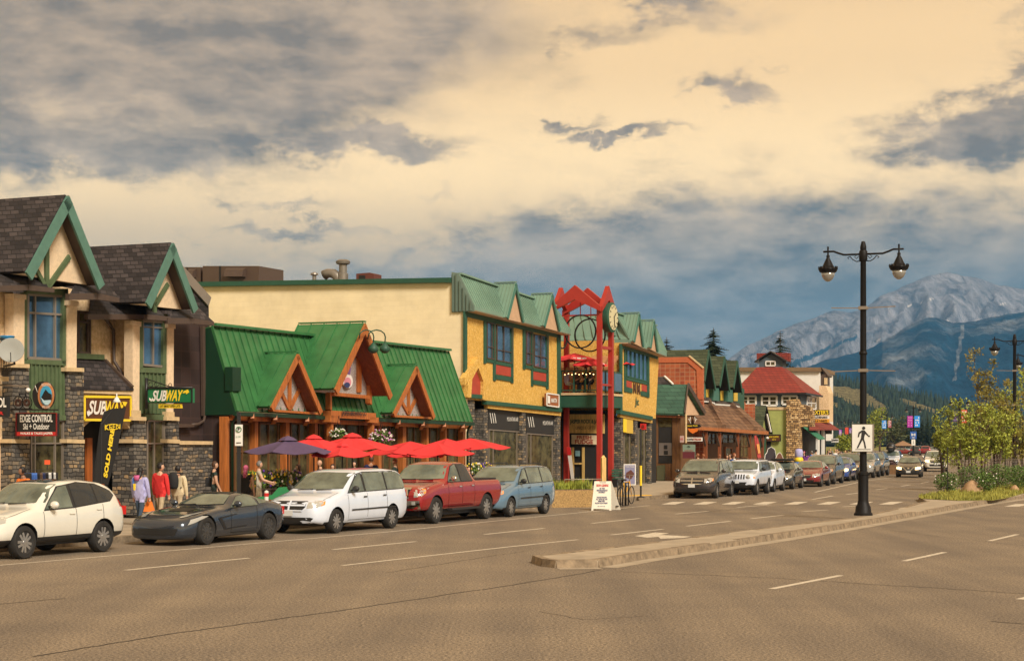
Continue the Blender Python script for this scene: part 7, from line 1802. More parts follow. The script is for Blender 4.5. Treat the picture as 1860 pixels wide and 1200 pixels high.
g = M(); g.prism([A.p(x, y, .02) for x, y in ((158, 746), (166, 750), (160, 756), (158, 752))], A.n * .01); g.build('arrow', m_white, t); g = M(); g.prism([A.p(x, y, .02) for x, y in ((222, 729), (231, 730), (227, 738), (224, 735))], A.n * .01); g.build('arrow', m_yel, t)
rebase(t)
g = M(); c_ = A.p(212, 727, .55); g.tube([A.p(212, 716, -.05), A.p(212, 715, .5), c_ + Z * .1], .02, 6); g.lathe(c_, [(.04, .1), (.1, .0), (.13, -.06), (0, -.05)], 10); tag(g.build('wall_lamp', m_white, None, True), 'white gooseneck lamp lighting the brown sandwich shop sign', 'lamp'); rebase(bpy.data.objects['wall_lamp'])
uS = A.u(266, .25)
t, P, put = panel(A, 'green projecting sandwich shop sign on an iron bracket', 'shop sign', 268, 705, 349, 731, 0, m_grn, mode='q', u=uS, dep=.14, border=m_black, bw=.03)
put('SUB', 290, 718.5, .34, .55, m_white, shear=.35, bold=.035); put('WAY', 318, 718, .34, .62, m_yel, shear=.35, bold=.035)
g = M(); g.prism([A.q(x, y, uS - .02) for x, y in ((334, 710), (341, 707), (343.5, 712), (338, 716), (338, 713), (331, 714))], A.d * .01); g.build('arrow', m_yel, t); g = M(); g.prism([A.q(x, y, uS - .02) for x, y in ((271, 722), (276, 725), (275, 729), (271, 726))], A.d * .01); g.build('arrow', m_white, t)
M().prism([A.q(x, y, uS) for x, y in ((288, 733), (330, 733), (330, 741), (288, 741))], A.d * .05).build('lower_panel', m_yel, t); text('EAT SMART OPEN LATE', A.q(309, 737, uS - .01), A.n, Z, .07, m_black, t, w=.75, bold=.02)
g = M(); g.tube([A.q(266, 686, uS + .1), A.q(266, 742, uS + .1)], .05, 8); g.tube([A.q(266, 688, uS + .1), A.q(285, 694, uS + .1), A.q(305, 701, uS + .1), A.q(320, 703, uS + .1)], .018, 6); g.bar(A.q(266, 703.5, uS + .1), A.q(350, 703.5, uS + .1), .05, .04)
for cx_ in (274, 284): 
    g.tube([A.q(cx_ + 4 * cos(k * .8), 698 + 4 * sin(k * .8), uS + .1) for k in range(8)], .012, 5)
g.tube([A.q(309 + 3 * cos(k * .8), 699 + 3 * sin(k * .8), uS + .1) for k in range(9)], .012, 5)
g.build('bracket', m_black, t, True); rebase(t)
t, P, put = panel(A, 'black sporting goods sign with white and red lettering hanging under the oval mountain sign', 'shop sign', 30, 750, 103, 791, 0, m_black, mode='q', u=A.u(30, .2), dep=.12, border=flat('sign_red_edge', (.2, .01, .01), .5), bw=.02)
put('EDGE CONTROL', 66.5, 759.5, .21, 1.12, m_white, bold=.03); put('Ski + Outdoor', 66.5, 774, .17, .9, m_white, bold=.02)
uE = A.u(30, .2); M().prism([A.q(x, y, uE - .015) for x, y in ((30.5, 784), (102.5, 784), (102.5, 790.5), (30.5, 790.5))], A.d * .01).build('red_strip', m_red, t); text('WALKS & TALKS JASPER', A.q(66.5, 787.2, uE - .02), A.n, Z, .085, m_white, t, w=1.12, bold=.03, depth=.01)
g = M(); g.bar(A.q(14, 744, uE + .05), A.q(106, 744, uE + .05), .04, .035); g.bar(A.q(36, 744, uE + .05), A.q(36, 750, uE + .05), .02, .02); g.bar(A.q(98, 744, uE + .05), A.q(98, 750, uE + .05), .02, .02); g.build('hanger_bar', m_black, t); rebase(t)
t = thing('oval_sign', 'oval carved sign showing a dark mountain over white rapids', 'shop sign'); uO = uE - .02
def ov(rx, ry, d, cx_=84, cy_=718, a0=0, a1=2 * pi, seg=26): return [A.q(cx_ + rx * cos(a0 + (a1 - a0) * i / seg), cy_ + ry * sin(a0 + (a1 - a0) * i / seg), uO + d) for i in range(seg)]
M().prism(ov(17, 25, .25), A.d * -.2).build('rim', m_black, t); M().prism(ov(14.6, 24, .045), A.d * -.02).build('ring', mat('carved_wood', (.5, .2, .07), .6), t); M().prism(ov(10.5, 18, .02), A.d * -.02).build('sky_panel', flat('sky_blue', (.05, .35, .6), .5), t)
M().prism([A.q(x, y, uO - .01) for x, y in ((75, 722), (80, 712), (83, 707), (88, 713), (94, 716), (94, 726), (76, 728))], A.d * -.01).build('mountain_shape', m_black, t)
M().prism([A.q(x, y, uO - .02) for x, y in ((75, 722), (80, 727), (92, 726), (92, 730), (88, 735), (83, 735), (78, 730))], A.d * -.01).build('rapids', flat('rapid_blue', (.45, .65, .75), .5), t)
text('ROCKY MTN', A.q(84, 698.5, uO - .02), A.n, Z, .08, m_white, t, w=.3); text('RIVER GUIDES', A.q(84, 738.5, uO - .02), A.n, Z, .07, m_white, t, w=.25); rebase(t)
t = thing('iron_bicycle_sign', 'black wrought iron bicycle ornament on a pale bracket rod', 'shop sign'); uI = A.u(30, .6)
for cx_ in (33, 49):
    ring(A.q(cx_, 731, uI), .17, .018, A.n, Z, 20).build('wheel_ring', m_iron, t); ring(A.q(cx_, 731, uI), .08, .05, A.n, Z, 16).build('hub_ring', flat('rust_iron', (.05, .02, .012), .6), t)
g = M(); q_ = lambda x, y: A.q(x, y, uI); g.tube([q_(33, 731), q_(35, 715), q_(43, 730), q_(47, 714), q_(49, 731)], .014, 5); g.tube([q_(35, 715), q_(47, 716)], .014, 5); g.bar(q_(20, 742), q_(58, 742), .03, .025); g.build('frame', m_iron, t)
g = M(); g.tube([q_(0, 699), q_(46, 701), q_(52, 704)], .025, 6); g.tube([q_(60, 708), q_(64, 700), q_(68, 712)], .012, 5); g.build('rod', m_alu, t); M().ball(q_(51, 708), (.07, .07, .06), 8, 6).build('spot_lamp', m_white, t, True); rebase(t)
t, P, put = panel(A, 'black and red sign end cut by the left edge of the view', 'shop sign', -60, 719, 13, 757, 0, m_black, mode='q', u=A.u(0, .9), dep=.12)
put('CONTROL', -16, 731, .26, 1.05, m_white, bold=.03); put('JASPER', -14, 751, .12, .8, m_red, bold=.04); rebase(t)
t, P, put = panel(A, 'rounded brown and white shop badge at the yellow corner', 'shop sign', 993, 714, 1015, 736, W1 + .3, mat('badge_brown', (.30, .10, .035), .5), dep=.12, dy=3, border=m_white, bw=.06)
put('MARTIN', 1006, 727, .22, .75, m_white, bold=.03); M().prism([A.p(x, y, W1 + .33) for x, y in ((995, 718), (999, 719), (999, 733), (995, 732))], A.n * .01).build('flag_mark', m_white, t); rebase(t)
# kiosk and far shops
t, P, put = panel(A, 'small mustard shop sign with notched bottom beside the clock tower', 'shop sign', 1131, 757, 1150, 785, .05, m_yeld, dep=.1, dy=2); M().prism([A.p(x, y, .08) for x, y in ((1132, 760), (1138, 761), (1138, 785), (1132, 784))], A.n * .01).build('panel_print', m_yel, t); rebase(t)
t, P, put = panel(A, 'small red projecting sign on the dark post beyond the clock tower', 'shop sign', 1163, 769, 1173, 780, 0, m_red, mode='q', u=A.u(1163, .6), dep=.1); put('B', 1168, 774.5, .18, .14, m_black); rebase(t)
us = uh - 1.0
t, P, put = panel(A, 'white lounge sign with dark and red letters beside the timber kiosk', 'shop sign', 1245, 794, 1275, 801, 0, m_white, mode='q', u=us, dep=.12); put('DOWN', 1252.5, 797.5, .13, .42, m_black, bold=.03); put('STREAM', 1266, 797.5, .13, .5, m_redpanel, bold=.03); rebase(t)
t = thing('antler_sign', 'ornate yellow and orange tavern sign topped by white antlers', 'shop sign'); f_ = lambda x, y, d=0: A.q(x, y, us + d)
M().prism([f_(x, y) for x, y in ((1243, 771), (1248, 769), (1270, 770), (1274, 774), (1268, 777), (1246, 776))], A.d * .1).build('name_board', m_black, t); text('Jasper Rock', f_(1258, 773, -.02), A.n, Z, .11, m_yel, t, w=.65, bold=.03)
M().prism([f_(x, y) for x, y in ((1249, 778), (1268, 778), (1266, 783), (1258, 787), (1252, 783))], A.d * .08).build('lower_shield', flat('shield_orange', (.75, .18, .02), .5), t)
g = M()
for s in (-1, 1): g.tube([f_(1258 + s * 3, 769), f_(1258 + s * 5, 764), f_(1258 + s * 4, 757)], .02, 5); g.tube([f_(1258 + s * 5, 764), f_(1258 + s * 8, 760)], .015, 5)
g.build('antlers', m_white, t, True); g = M(); g.tube([f_(1246, 752), f_(1246, 804)], .06, 8); g.build('post', m_cap, t); rebase(t)
t, P, put = panel(A, 'green and maroon information board with black flower on top, right of the kiosk', 'notice board', 1240, 807, 1262, 832, 0, flat('board_green', (.20, .28, .22), .6), mode='q', u=us - .3, dep=.1); M().prism([A.q(x, y, us - .33) for x, y in ((1240, 820), (1262, 820), (1262, 832), (1240, 832))], A.d * .02).build('lower_print', flat('board_maroon', (.12, .02, .03), .6), t); put('*', 1251, 812, .2, .2, m_black, bold=.05); put('DOWNSTREAM', 1251, 818, .08, .5, m_redpanel); rebase(t)
t, P, put = panel(A, 'small pink and white sign fixed to the kiosk corner', 'shop sign', 1235, 791, 1242, 803, 0, flat('sign_pinkwhite', (.5, .35, .33), .6), mode='q', u=us - .2, dep=.06); put('BAR', 1238.5, 797, .12, .15, m_red); rebase(t)
t, P, put = panel(B, 'dark brown hanging sign with gold lettering on the pale green shop wall', 'shop sign', 1391, 789, 1418, 801, 0, m_signbr, mode='q', u=u7 - .25, dep=.1, border=m_black, bw=.04); put('BEAR COUNTRY', 1406, 793, .13, .75, m_yel, bold=.02); put('GIFTS', 1406, 798, .1, .3, m_yel, bold=.02); M().ball(B.q(1394, 795, u7 - .3), (.12, .05, .1), 8, 5).build('white_animal', m_white, t, True); rebase(t)
uB = Cf.u(1470, .8)
t = thing('souvenir_sign', 'three tier souvenir sign in black, white and orange at the end building', 'shop sign')
for y0, y1, m_, s, mm, hh, ww in ((744, 753, m_black, "BAXTER'S", m_yel, .36, 1.55), (755, 760, m_white, 'SOUVENIRS', m_black, .17, 1.4), (761, 767, flat('sign_orange', (.70, .33, .03), .5), 'CAPS & T-SHIRTS', m_black, .17, 1.35)):
    pl = M().prism([Cf.q(x, y, uB) for x, y in ((1470, y0), (1506, y0), (1506, y1), (1470, y1))], Cf.d * .2).build('panel', m_, t); text(s, Cf.q(1488, (y0 + y1) / 2, uB - .03), Cf.n, Z, hh, mm, pl, w=ww, bold=.03)
M().bar(Cf.q(1469, 736, uB + .1), Cf.q(1469, 768, uB + .1), .08, .08).build('bracket_post', m_white, t); rebase(t)
t, P, put = panel(Cf, 'small grey green hanging sign under the red awning', 'shop sign', 1499, 779, 1511, 788, 0, flat('sign_greygreen', (.10, .13, .11), .6), mode='q', u=uB + 6, dep=.1); put('Cafe', 1505, 783.5, .2, .4, m_alu); rebase(t)
t, P, put = panel(Cf, 'white hanging shop sign above the crowd', 'shop sign', 1510, 796, 1523, 803, 0, m_white, mode='q', u=uB + 9, dep=.1); put('JUMPIN', 1516.5, 799.5, .2, .6, m_black, bold=.04); rebase(t)
# ---- feather flags
def feather(label, base, pts, fr, n, m, words=None, lt=None):
    t = thing('feather_flag', label, 'flag')
    g = M(); tr(g, fr, pts, n, .04); fl = g.build('cloth', m, t); g = M(); g.tube([base, fr.p(*pts[-1], n), fr.p(*pts[1], n)], .02, 6); g.build('pole', m_black, t); return t, fl
t, fl = feather('black feather flag with yellow vertical lettering beside the arched doorway', A.p(183, 925, 2.2), [(191, 747), (205, 742), (229, 740), (224, 765), (214, 812), (202, 862), (196, 880), (172, 875), (178, 815), (184, 770)], A, 2.2, mat('flag_black', (.012, .012, .012), .8))
f_ = lambda x, y: A.p(x, y, 2.23)
dn = (f_(196, 855) - f_(206, 790)).normalized(); exf = -dn; upf = A.n.cross(exf).normalized()
text('SOLD HERE', f_(197.5, 822), exf, upf, .19, m_yel, fl, w=1.42, bold=.05, depth=.01)
g = M(); P = [f_(204 + 13.5 * cos(a_ * pi / 12), 775 + 5.2 * sin(a_ * pi / 12) - cos(a_ * pi / 12) * .8) for a_ in range(24)]
for i in range(24): g.bar(P[i], P[(i + 1) % 24], .015, .015, A.n)
g.build('oval_outline', m_yel, fl); text('KEEN', f_(204, 775), A.d * .98 + Z * .05, Z, .15, m_yel, fl, w=.72, bold=.0, depth=.012); rebase(t)
t, fl = feather('multicoloured feather flag leaning beside the green porch', B.p(1380, 860, 2.2), [(1371, 792), (1374, 790), (1378, 800), (1380, 815), (1383, 832), (1377, 834), (1373, 815)], B, 2.2, flat('flag_red', (.5, .06, .06), .8)); M().prism([B.p(x, y, 2.25) for x, y in ((1374, 806), (1379, 806), (1381, 822), (1377, 824))], B.n * .01).build('flag_print', flat('flag_orange', (.8, .35, .1), .8), fl); rebase(t)
# ---- parking sign, striped post, dish
t = thing('parking_sign', 'white parking time sign with green P on a black post', 'road sign'); pb_ = onp(A, 434, 4.6); q_ = lambda x, y, d=0: A.p(x, y, 4.6) + V2(0, -.12 - d, 0)
g = M(); g.box((pb_.x, pb_.y, 1.75), (.05, .05, 1.62)); g.build('post', m_black, t)
c_ = q_(435, 790); M().box(c_, (.115, .012, .31), radians(-8)).build('panel', m_white, t)
ring(c_ + V2(0, -.03, .17), .075, .018, Vector((1, 0, 0)), Z, 20).build('ring_mark', m_grn, t); text('P', c_ + V2(0, -.03, .17), (1, 0, 0), Z, .09, m_black, t, depth=.0, bold=.02); text('15 MIN', c_ + V2(0, -.02, -.05), (1, 0, 0), Z, .05, m_grn, t, w=.17, depth=0); M().box(c_ + V2(0, -.02, -.22), (.07, .006, .012)).build('arrow', m_black, t); rebase(t)
t = thing('satellite_dish', 'grey satellite dish at the far left balcony', 'satellite dish'); c_ = A.p(20, 636, .9); Rd = (Vector((.25, -1, .25))).normalized().to_track_quat('Z', 'Y').to_matrix()
M().lathe(c_, [(0, -.07), (.18, -.055), (.33, .0), (.35, .02), (.33, .02), (.18, -.03), (0, -.045)], 22, Rd).build('dish', flat('dish_grey', (.26, .27, .25), .6), t, True); g = M(); g.tube([c_ + V2(0, .1, -.1), c_ + V2(0, .35, -.35), A.p(8, 665, .2)], .03, 6); g.tube([c_ + Rd @ Vector((.0, -.33, 0)), c_ + Rd @ Vector((0, -.15, .3))], .012, 5); g.build('arm', m_black, t); rebase(t)
t = thing('balcony', 'small black railed balcony cut by the left edge', 'balcony'); g = M()
for i in range(9): g.tube([A.p(-6 + i * 3, 615, .3), A.p(-6 + i * 3, 682, .3)], .012, 5)
g.bar(A.p(-20, 614, .3), A.p(18, 616, .3), .05, .05); g.build('railing', m_black, t); M().prism([A.p(x, y, .35) for x, y in ((-20, 682), (16, 684), (16, 692), (-20, 692))], A.n * -.6).build('deck', m_cap, t); rebase(t)
t = thing('storage_tub', 'bright blue tub standing on the balcony at the far left', 'tub'); c_ = A.p(13, 619, .1); M().lathe(c_ - Z * .1, [(0, 0), (.16, 0), (.20, .22), (.21, .24), (0, .22)], 12).build('tub_shell', flat('tub_blue', (.02, .25, .6), .4), t, True); M().lathe(c_ + Z * .1, [(.2, 0), (.22, .02), (0, .04)], 12).build('lid', flat('lid_blue', (.02, .3, .45), .4), t); rebase(t)
# ---- clothes rack
t = thing('clothes_rack', 'clothes rail with blue and black garments outside the sports shop', 'clothes rack', None); r0 = onp(A, 50, 1.6); r1_ = onp(A, 96, 1.6)
g = M(); g.tube([r0, r0 + Z * 1.6, r1_ + Z * 1.6, r1_], .018, 6); g.build('rail', m_black, t, True); rebase(t, r0)
for i, (x, c_) in enumerate([(46, blackc), (51, blue), (56, blue), (61, blackc), (66, brownc), (71, navy), (77, blackc), (82, white), (86, blackc), (90, white), (94, blackc)]):
    p_ = onp(A, x, 1.6) + Z * 1.52; g = M(); g.hull([p_ + A.n * .2 - Z * .05, p_ - A.n * .2 - Z * .05, p_ - A.n * .2 - Z * .6, p_ + A.n * .2 - Z * .6], [v + A.d * .05 for v in (p_ + A.n * .17 - Z * .0, p_ - A.n * .17 - Z * .0, p_ - A.n * .19 - Z * .62, p_ + A.n * .19 - Z * .62)])
    o = g.build('hanging_jacket', c_); tag(o, ['black jacket at the left end of the clothes rail', 'blue jacket second on the clothes rail', 'blue jacket third on the clothes rail', 'black jacket between the blue and brown ones on the rail', 'brown jacket in the middle of the clothes rail', 'navy jacket right of the brown one on the rail', 'black jacket left of the first white one on the rail', 'first white jacket on the clothes rail', 'black jacket between the two white ones', 'second white jacket on the clothes rail', 'black jacket at the right end of the clothes rail'][i], 'jacket', 'jackets on the clothes rail'); rebase(o)
t = thing('price_tag_sign', 'small orange red square sign on top of the clothes rail', 'sign'); M().box(onp(A, 86, 1.6) + Z * 1.80, (.075, .01, .06)).build('panel', flat('tag_orange', (.8, .10, .03), .5), t); M().box(onp(A, 86, 1.6) + Z * 1.66, (.01, .01, .07)).build('stem', m_black, t); rebase(t)

# ---- umbrellas
m_canR = mat('red_canvas', (.66, .030, .035), .75, var=.07, vs=2); m_canP = mat('plum_canvas', (.085, .055, .12), .75, var=.1, vs=2)
def umbrella(label, px, n, h, R, m, rot, fr=A, z0=.14, sides=6, drop=.42, vent=True, group='patio umbrellas at the pub'):
    R *= .88; drop *= .72; h -= .04; h -= .2 if z0 < 1 else 0; p_ = fr.p(px, HY, n); t = thing('patio_umbrella', label, 'umbrella', group, (p_.x, p_.y, z0), rot)
    M().lathe((0, 0, 0), [(.25, 0), (.25, .05), (.04, .08), (.025, .1), (.022, h - .02), (0, h)], 8).build('pole', m_black, t)
    g = M(); top_ = Vector((0, 0, h)); N_ = 5
    for k in range(sides):
        a0, a1 = 2 * pi * k / sides, 2 * pi * (k + 1) / sides
        rows = []
        for i in range(N_ + 1):
            s = i / N_; r = R * s; row = []
            for j in range(5):
                u_ = j / 4; v = Vector((cos(a0), sin(a0), 0)).lerp(Vector((cos(a1), sin(a1), 0)), u_) * r
                sag = sin(pi * u_) * .10 * s; row.append(top_ + v + Vector((0, 0, -drop * s - .05 * s * s + (-.0) - sag * .9)))
            rows.append(row)
        for i in range(N_):
            for j in range(4): g.add([rows[i][j], rows[i][j + 1], rows[i + 1][j + 1], rows[i + 1][j]], [[0, 1, 2, 3]])
    cn = g.build('canopy', m, t, False); sd = cn.modifiers.new('thick', 'SOLIDIFY'); sd.thickness = .012
    if vent: M().lathe((0, 0, h + .02), [(R * .22, -.06), (R * .13, .03), (.0, .09)], sides).build('vent_cap', m, cn)
    g = M()
    for k in range(sides):
        a0 = 2 * pi * k / sides; g.bar((0, 0, h - .04), (cos(a0) * R * .98, sin(a0) * R * .98, h - drop - .07), .018, .018)
    g.build('rib', m_black, t); return t
umbrella('dark plum patio umbrella, leftmost in front of the pub', 523, 4.6, 2.68, 1.55, m_canP, .3, drop=.45)
umbrella('red patio umbrella directly behind the dark plum one', 570, 3.6, 2.74, 1.55, m_canR, .9, drop=.42)
umbrella('red patio umbrella with raised vent left of the hanging basket', 640, 3.9, 2.80, 1.75, m_canR, .1, drop=.50)
umbrella('low red patio umbrella tucked between its neighbours behind the white minivan', 622, 5.6, 2.50, 1.2, m_canR, .5, drop=.35)
umbrella('red patio umbrella just right of the hanging basket', 745, 3.6, 2.62, 1.85, m_canR, .2, drop=.50, vent=False)
umbrella('red patio umbrella above the pickup cab', 795, 5.0, 2.56, 1.6, m_canR, .75, drop=.45, vent=False)
umbrella('red patio umbrella behind the two above the pickup', 812, 3.4, 2.72, 1.35, m_canR, .4, drop=.40, vent=False)
umbrella('rightmost red patio umbrella reaching towards the shop windows', 855, 4.0, 2.74, 1.75, m_canR, 0, drop=.42, vent=False)
umbrella('lowest red patio umbrella behind the pickup roof', 755, 2.4, 2.35, 1.3, m_canR, .3, drop=.3, vent=False)
for i, (px, n_, lb, hh, rr) in enumerate(((1044, -1.4, 'red balcony umbrella with white lettering left of the clock post', 2.15, 1.5), (1072, -.4, 'low red balcony umbrella behind the clock post', 1.85, 1.1), (1112, -.9, 'red balcony umbrella pointing right beyond the clock tower', 2.1, 1.5))):
    u_ = umbrella(lb, px, n_, hh, rr, m_canR, .3 + i, z0=zf, drop=.42, vent=False, group='umbrellas on the balcony')
    g = M()
    for k in range(3): g.box((-.4 + k * .3, -rr * .62, hh - .38 + .02), (.12, .02, .04))
    g.build('white_lettering', m_white, u_)
bt = thing('balcony_table', 'dark round table between the balcony guests', 'table', None, A.w(ub + .9, -.95, zf)); M().lathe((0, 0, 0), [(.2, 0), (.2, .03), (.04, .05), (.04, .70)], 10).build('leg', m_black, bt); M().lathe((0, 0, .7), [(0, 0), (.38, 0), (.38, .04), (0, .04)], 14).build('tabletop', m_black, bt)

# ---- plants
def leafcloud(g, c, rx, ry, rz, n, s, seed, hollow=.3, flat_=False):
    random.seed(seed)
    for _ in range(n):
        while True:
            v = Vector((random.uniform(-1, 1), random.uniform(-1, 1), random.uniform(-1, 1)))
            if hollow < v.length < 1 and noise.noise(Vector((c[0], c[1], c[2])) * 1.7 + v * 2.3) > -.22: break
        p = Vector((c[0] + v.x * rx, c[1] + v.y * ry, c[2] + v.z * rz))
        a = Vector((random.uniform(-1, 1), random.uniform(-1, 1), random.uniform(-.5, .5))).normalized(); b = a.cross(Vector((random.uniform(-1, 1), random.uniform(-1, 1), random.uniform(.2, 1)))).normalized()
        w = s * random.uniform(.6, 1.3); g.add([p - a * w, p + b * w * .5, p + a * w, p - b * w * .5], [[0, 1, 2, 3]])
m_leaf = mat('leaf_green', (.05, .105, .018), .7, var=.5, vs=5, col2=(.10, .17, .03)); m_leafy = mat('leaf_yellow_green', (.15, .21, .02), .7, var=.5, vs=2.2, col2=(.30, .33, .04)); m_bark = mat('bark', (.075, .045, .028), .9, var=.4, vs=14, bump=.5)
m_flp = flat('flower_purple', (.14, .04, .40), .7); m_fly = flat('flower_yellow', (.80, .60, .05), .7); m_flw = flat('flower_white', (.75, .72, .65), .7); m_flm = flat('flower_mauve', (.50, .20, .42), .7)
def flowers(label, loc, r, cols, seed, name='flower_pot', cat='flower pot', box=True, group=None, hang=False):
    t = thing(name, label, cat, group, loc)
    if hang:
        g = M()
        for k in range(3): a = 2 * pi * k / 3; g.bar((cos(a) * .2, sin(a) * .2, 0), (0, 0, .75), .012, .012)
        g.build('chain', m_black, t); M().lathe((0, 0, 0), [(0, -.22), (.15, -.18), (.24, 0)], 12).build('basket', m_brown, t)
    else: M().lathe((0, 0, 0), [(.0, 0), (.26, 0), (.36, .55), (.40, .58), (.40, .62), (0, .6)], 14).build('pot', m_brown, t)
    zc = .06 if hang else .75
    g = M(); leafcloud(g, (0, 0, zc), r, r, r * .75, 420, .06, seed, 0); 
    if hang: leafcloud(g, (0, 0, -.22), r * .8, r * .8, r * .5, 160, .055, seed + 1, 0)
    g.build('foliage', m_leaf, t, fix=False)
    for j, m_ in enumerate(cols):
        g = M(); random.seed(seed + j + 5)
        for _ in range(34):
            a = random.uniform(0, 2 * pi); e = random.uniform(-.2, 1.2); rr = r * random.uniform(.85, 1.08); g.ball((cos(a) * cos(e) * rr, sin(a) * cos(e) * rr, zc + sin(e) * rr * .8), .035, 5, 3)
        g.build('blossom', m_, t, fix=False)
    return t
flowers('hanging basket of mauve and white flowers under the pub gutter', A.p(692, 799, 1.3), .48, (m_flm, m_flw), 4, 'hanging_basket', 'hanging basket', hang=True)
flowers('hanging basket of pale trailing flowers at the pub portal', A.p(615, 793, 1.2), .32, (m_flw,), 14, 'hanging_basket', 'hanging basket', hang=True)
for i, (px, n_, c_, lb) in enumerate(((459, 1.7, (m_fly,), 'pot of yellow flowers between the pink and grey haired people'), (486, 1.9, (m_flp,), 'pot of deep violet flowers right of the grey haired person'), (508, 2.3, (m_fly, m_flw), 'pot of yellow and white flowers above the green bin'), (528, 2.3, (m_flw, m_flp), 'pot of white and purple flowers above the green bin end'), (862, 1.0, (m_flw, m_fly), 'pot of pale flowers at the stone column behind the blue minivan'), (880, 1.2, (m_fly, m_flp), 'pot of mixed flowers right of the seated patio guest'))):
    o = flowers(lb, onp(A, px, n_), .42, c_, 30 + i * 7, group='flower pots on the patio'); o.scale = (1, 1, 1.35)
# green bin with sloping front
t = thing('green_bin', 'green sloping fronted litter box behind the sports car', 'litter bin'); g = M(); b_ = onp(A, 500, 5.4); e1 = Vector((1, -.1, 0)).normalized(); e2 = Vector((.1, 1, 0)).normalized()
g.hull([b_ + e1 * x + Z * z for x, z in ((-.55, 0), (.75, 0), (1.05, .98), (.1, 1.02), (-.1, .8), (-.55, .72))], [b_ + e2 * .8 + e1 * x + Z * z for x, z in ((-.55, 0), (.75, 0), (1.05, .98), (.1, 1.02), (-.1, .8), (-.55, .72))]); g.build('bin_shell', flat('bin_green', (.02, .22, .08), .5), t); M().box(b_ + e1 * -.33 - e2 * .01 + Z * .42, (.2, .02, .25)).build('hatch', m_woodbr, t); rebase(t)
t = thing('striped_bollard', 'slim white bollard with red bands beside the green bin', 'bollard'); p_ = onp(A, 484, 6.0); M().lathe(p_, [(.06, 0), (.06, .95), (0, .98)], 10).build('post', m_white, t); g = M(); [g.lathe(p_, [(.065, z), (.065, z + .1)], 10) for z in (.3, .55, .80)]; g.build('red_band', m_red, t); rebase(t)

# ---- planter, sandwich board, bicycle, bench
m_agg = mat('exposed_aggregate', (.36, .23, .09), .9, var=.5, vs=22, bump=.6)
t = thing('street_planter', 'long exposed aggregate planter with grasses behind the blue minivan', 'planter'); a_, b_ = G(1000, 921.5), G(1082, 920.5); dd = (b_ - a_).normalized(); nb = Vector((-dd.y, dd.x, 0))
M().prism([a_, b_, b_ + nb * 1.3, a_ + nb * 1.3], Z * .66).build('trough', m_agg, t); M().prism([v + Z * .05 - nb * .0 for v in (a_ + dd * .06 + nb * .06, b_ - dd * .06 + nb * .06, b_ - dd * .06 + nb * 1.24, a_ + dd * .06 + nb * 1.24)], Z * .64).build('soil', m_brown, t)
g = M(); random.seed(6)
for _ in range(900):
    p_ = a_ + dd * random.uniform(.1, (b_ - a_).length - .1) + nb * random.uniform(.1, 1.2) + Z * .68; hh = random.uniform(.12, .42) * (1 + .4 * noise.noise(p_ * 2)); w = V2(random.uniform(-.03, .03), random.uniform(-.03, .03)); g.add([p_ - w, p_ + w, p_ + V2(random.uniform(-.1, .1), random.uniform(-.1, .1), hh)], [[0, 1, 2]])
g.build('planting', m_leafy, t, fix=False); g = M(); g.tube([a_ + nb * .9 + Z * .66 + dd * .8, a_ + nb * .9 + Z * 1.05 + dd * .9, b_ + nb * .9 + Z * 1.05 + dd * .6, b_ + nb * .9 + Z * .1 + dd * .6], .022, 6); g.build('rail', m_alu, t, True); rebase(t)
t = thing('timber_post', 'short timber post behind the sandwich board', 'post'); p_ = G(1096, 905, .14); M().box(p_ + Z * .85, (.09, .09, .85), .3).build('shaft', m_pine, t); g = M(); g.hull([p_ + Z * 1.7 + V2(x * .09, y * .09) for x, y in ((-1, -1), (1, -1), (1, 1), (-1, 1))], [p_ + Z * 1.8 + V2(x * .03, y * .03) for x, y in ((-1, -1), (1, -1), (1, 1), (-1, 1))]); g.build('cap', m_pine, t); rebase(t)
t = thing('sandwich_board', 'white folding sandwich board with red and navy lettering at the road edge', 'sandwich board')
c0, c1 = G(1074, 926.5), G(1110, 926.5); ex_ = (c1 - c0).normalized(); bk_ = Vector((.25, 1, 0)).normalized(); Hh = 1.06
upv = (bk_ * .28 + Z * Hh).normalized(); tl, trr = c0 + bk_ * .28 + ex_ * .06 + Z * Hh, c1 + bk_ * .28 - ex_ * .06 + Z * Hh
notch = lambda a, b: [a, a + (b - a) * .28, a + (b - a) * .32 - upv * .08, a + (b - a) * .68 - upv * .08, a + (b - a) * .72, b]
g = M(); lo_ = [c0 + ex_ * .0, c0 + ex_ * .07, c0 + ex_ * .07 + upv * .06, c1 - ex_ * .07 + upv * .06, c1 - ex_ * .07, c1]
g.hull(lo_ + notch(trr, tl), [v + bk_ * .04 for v in lo_ + notch(trr, tl)]); g.build('front_panel', flat('board_white', (.72, .68, .58), .6), t)
d0, d1 = c0 + bk_ * .68 + ex_ * .22, c1 + bk_ * .68 + ex_ * .22; g = M(); g.hull([d0, d1, trr + bk_ * .06, tl + bk_ * .06], [v + bk_ * .04 for v in (d0, d1, trr + bk_ * .06, tl + bk_ * .06)]); g.hull([c1, trr, trr + bk_ * .05, c1 + bk_ * .06], [v + ex_ * .0 + V2(.005, 0, 0) for v in (c1, trr, trr + bk_ * .05, c1 + bk_ * .06)]); g.build('rear_panel', flat('board_white', (.72, .68, .58), .6), t)
m_ink = flat('navy_ink', (.02, .03, .14), .6); ctr = (c0 + c1) / 2
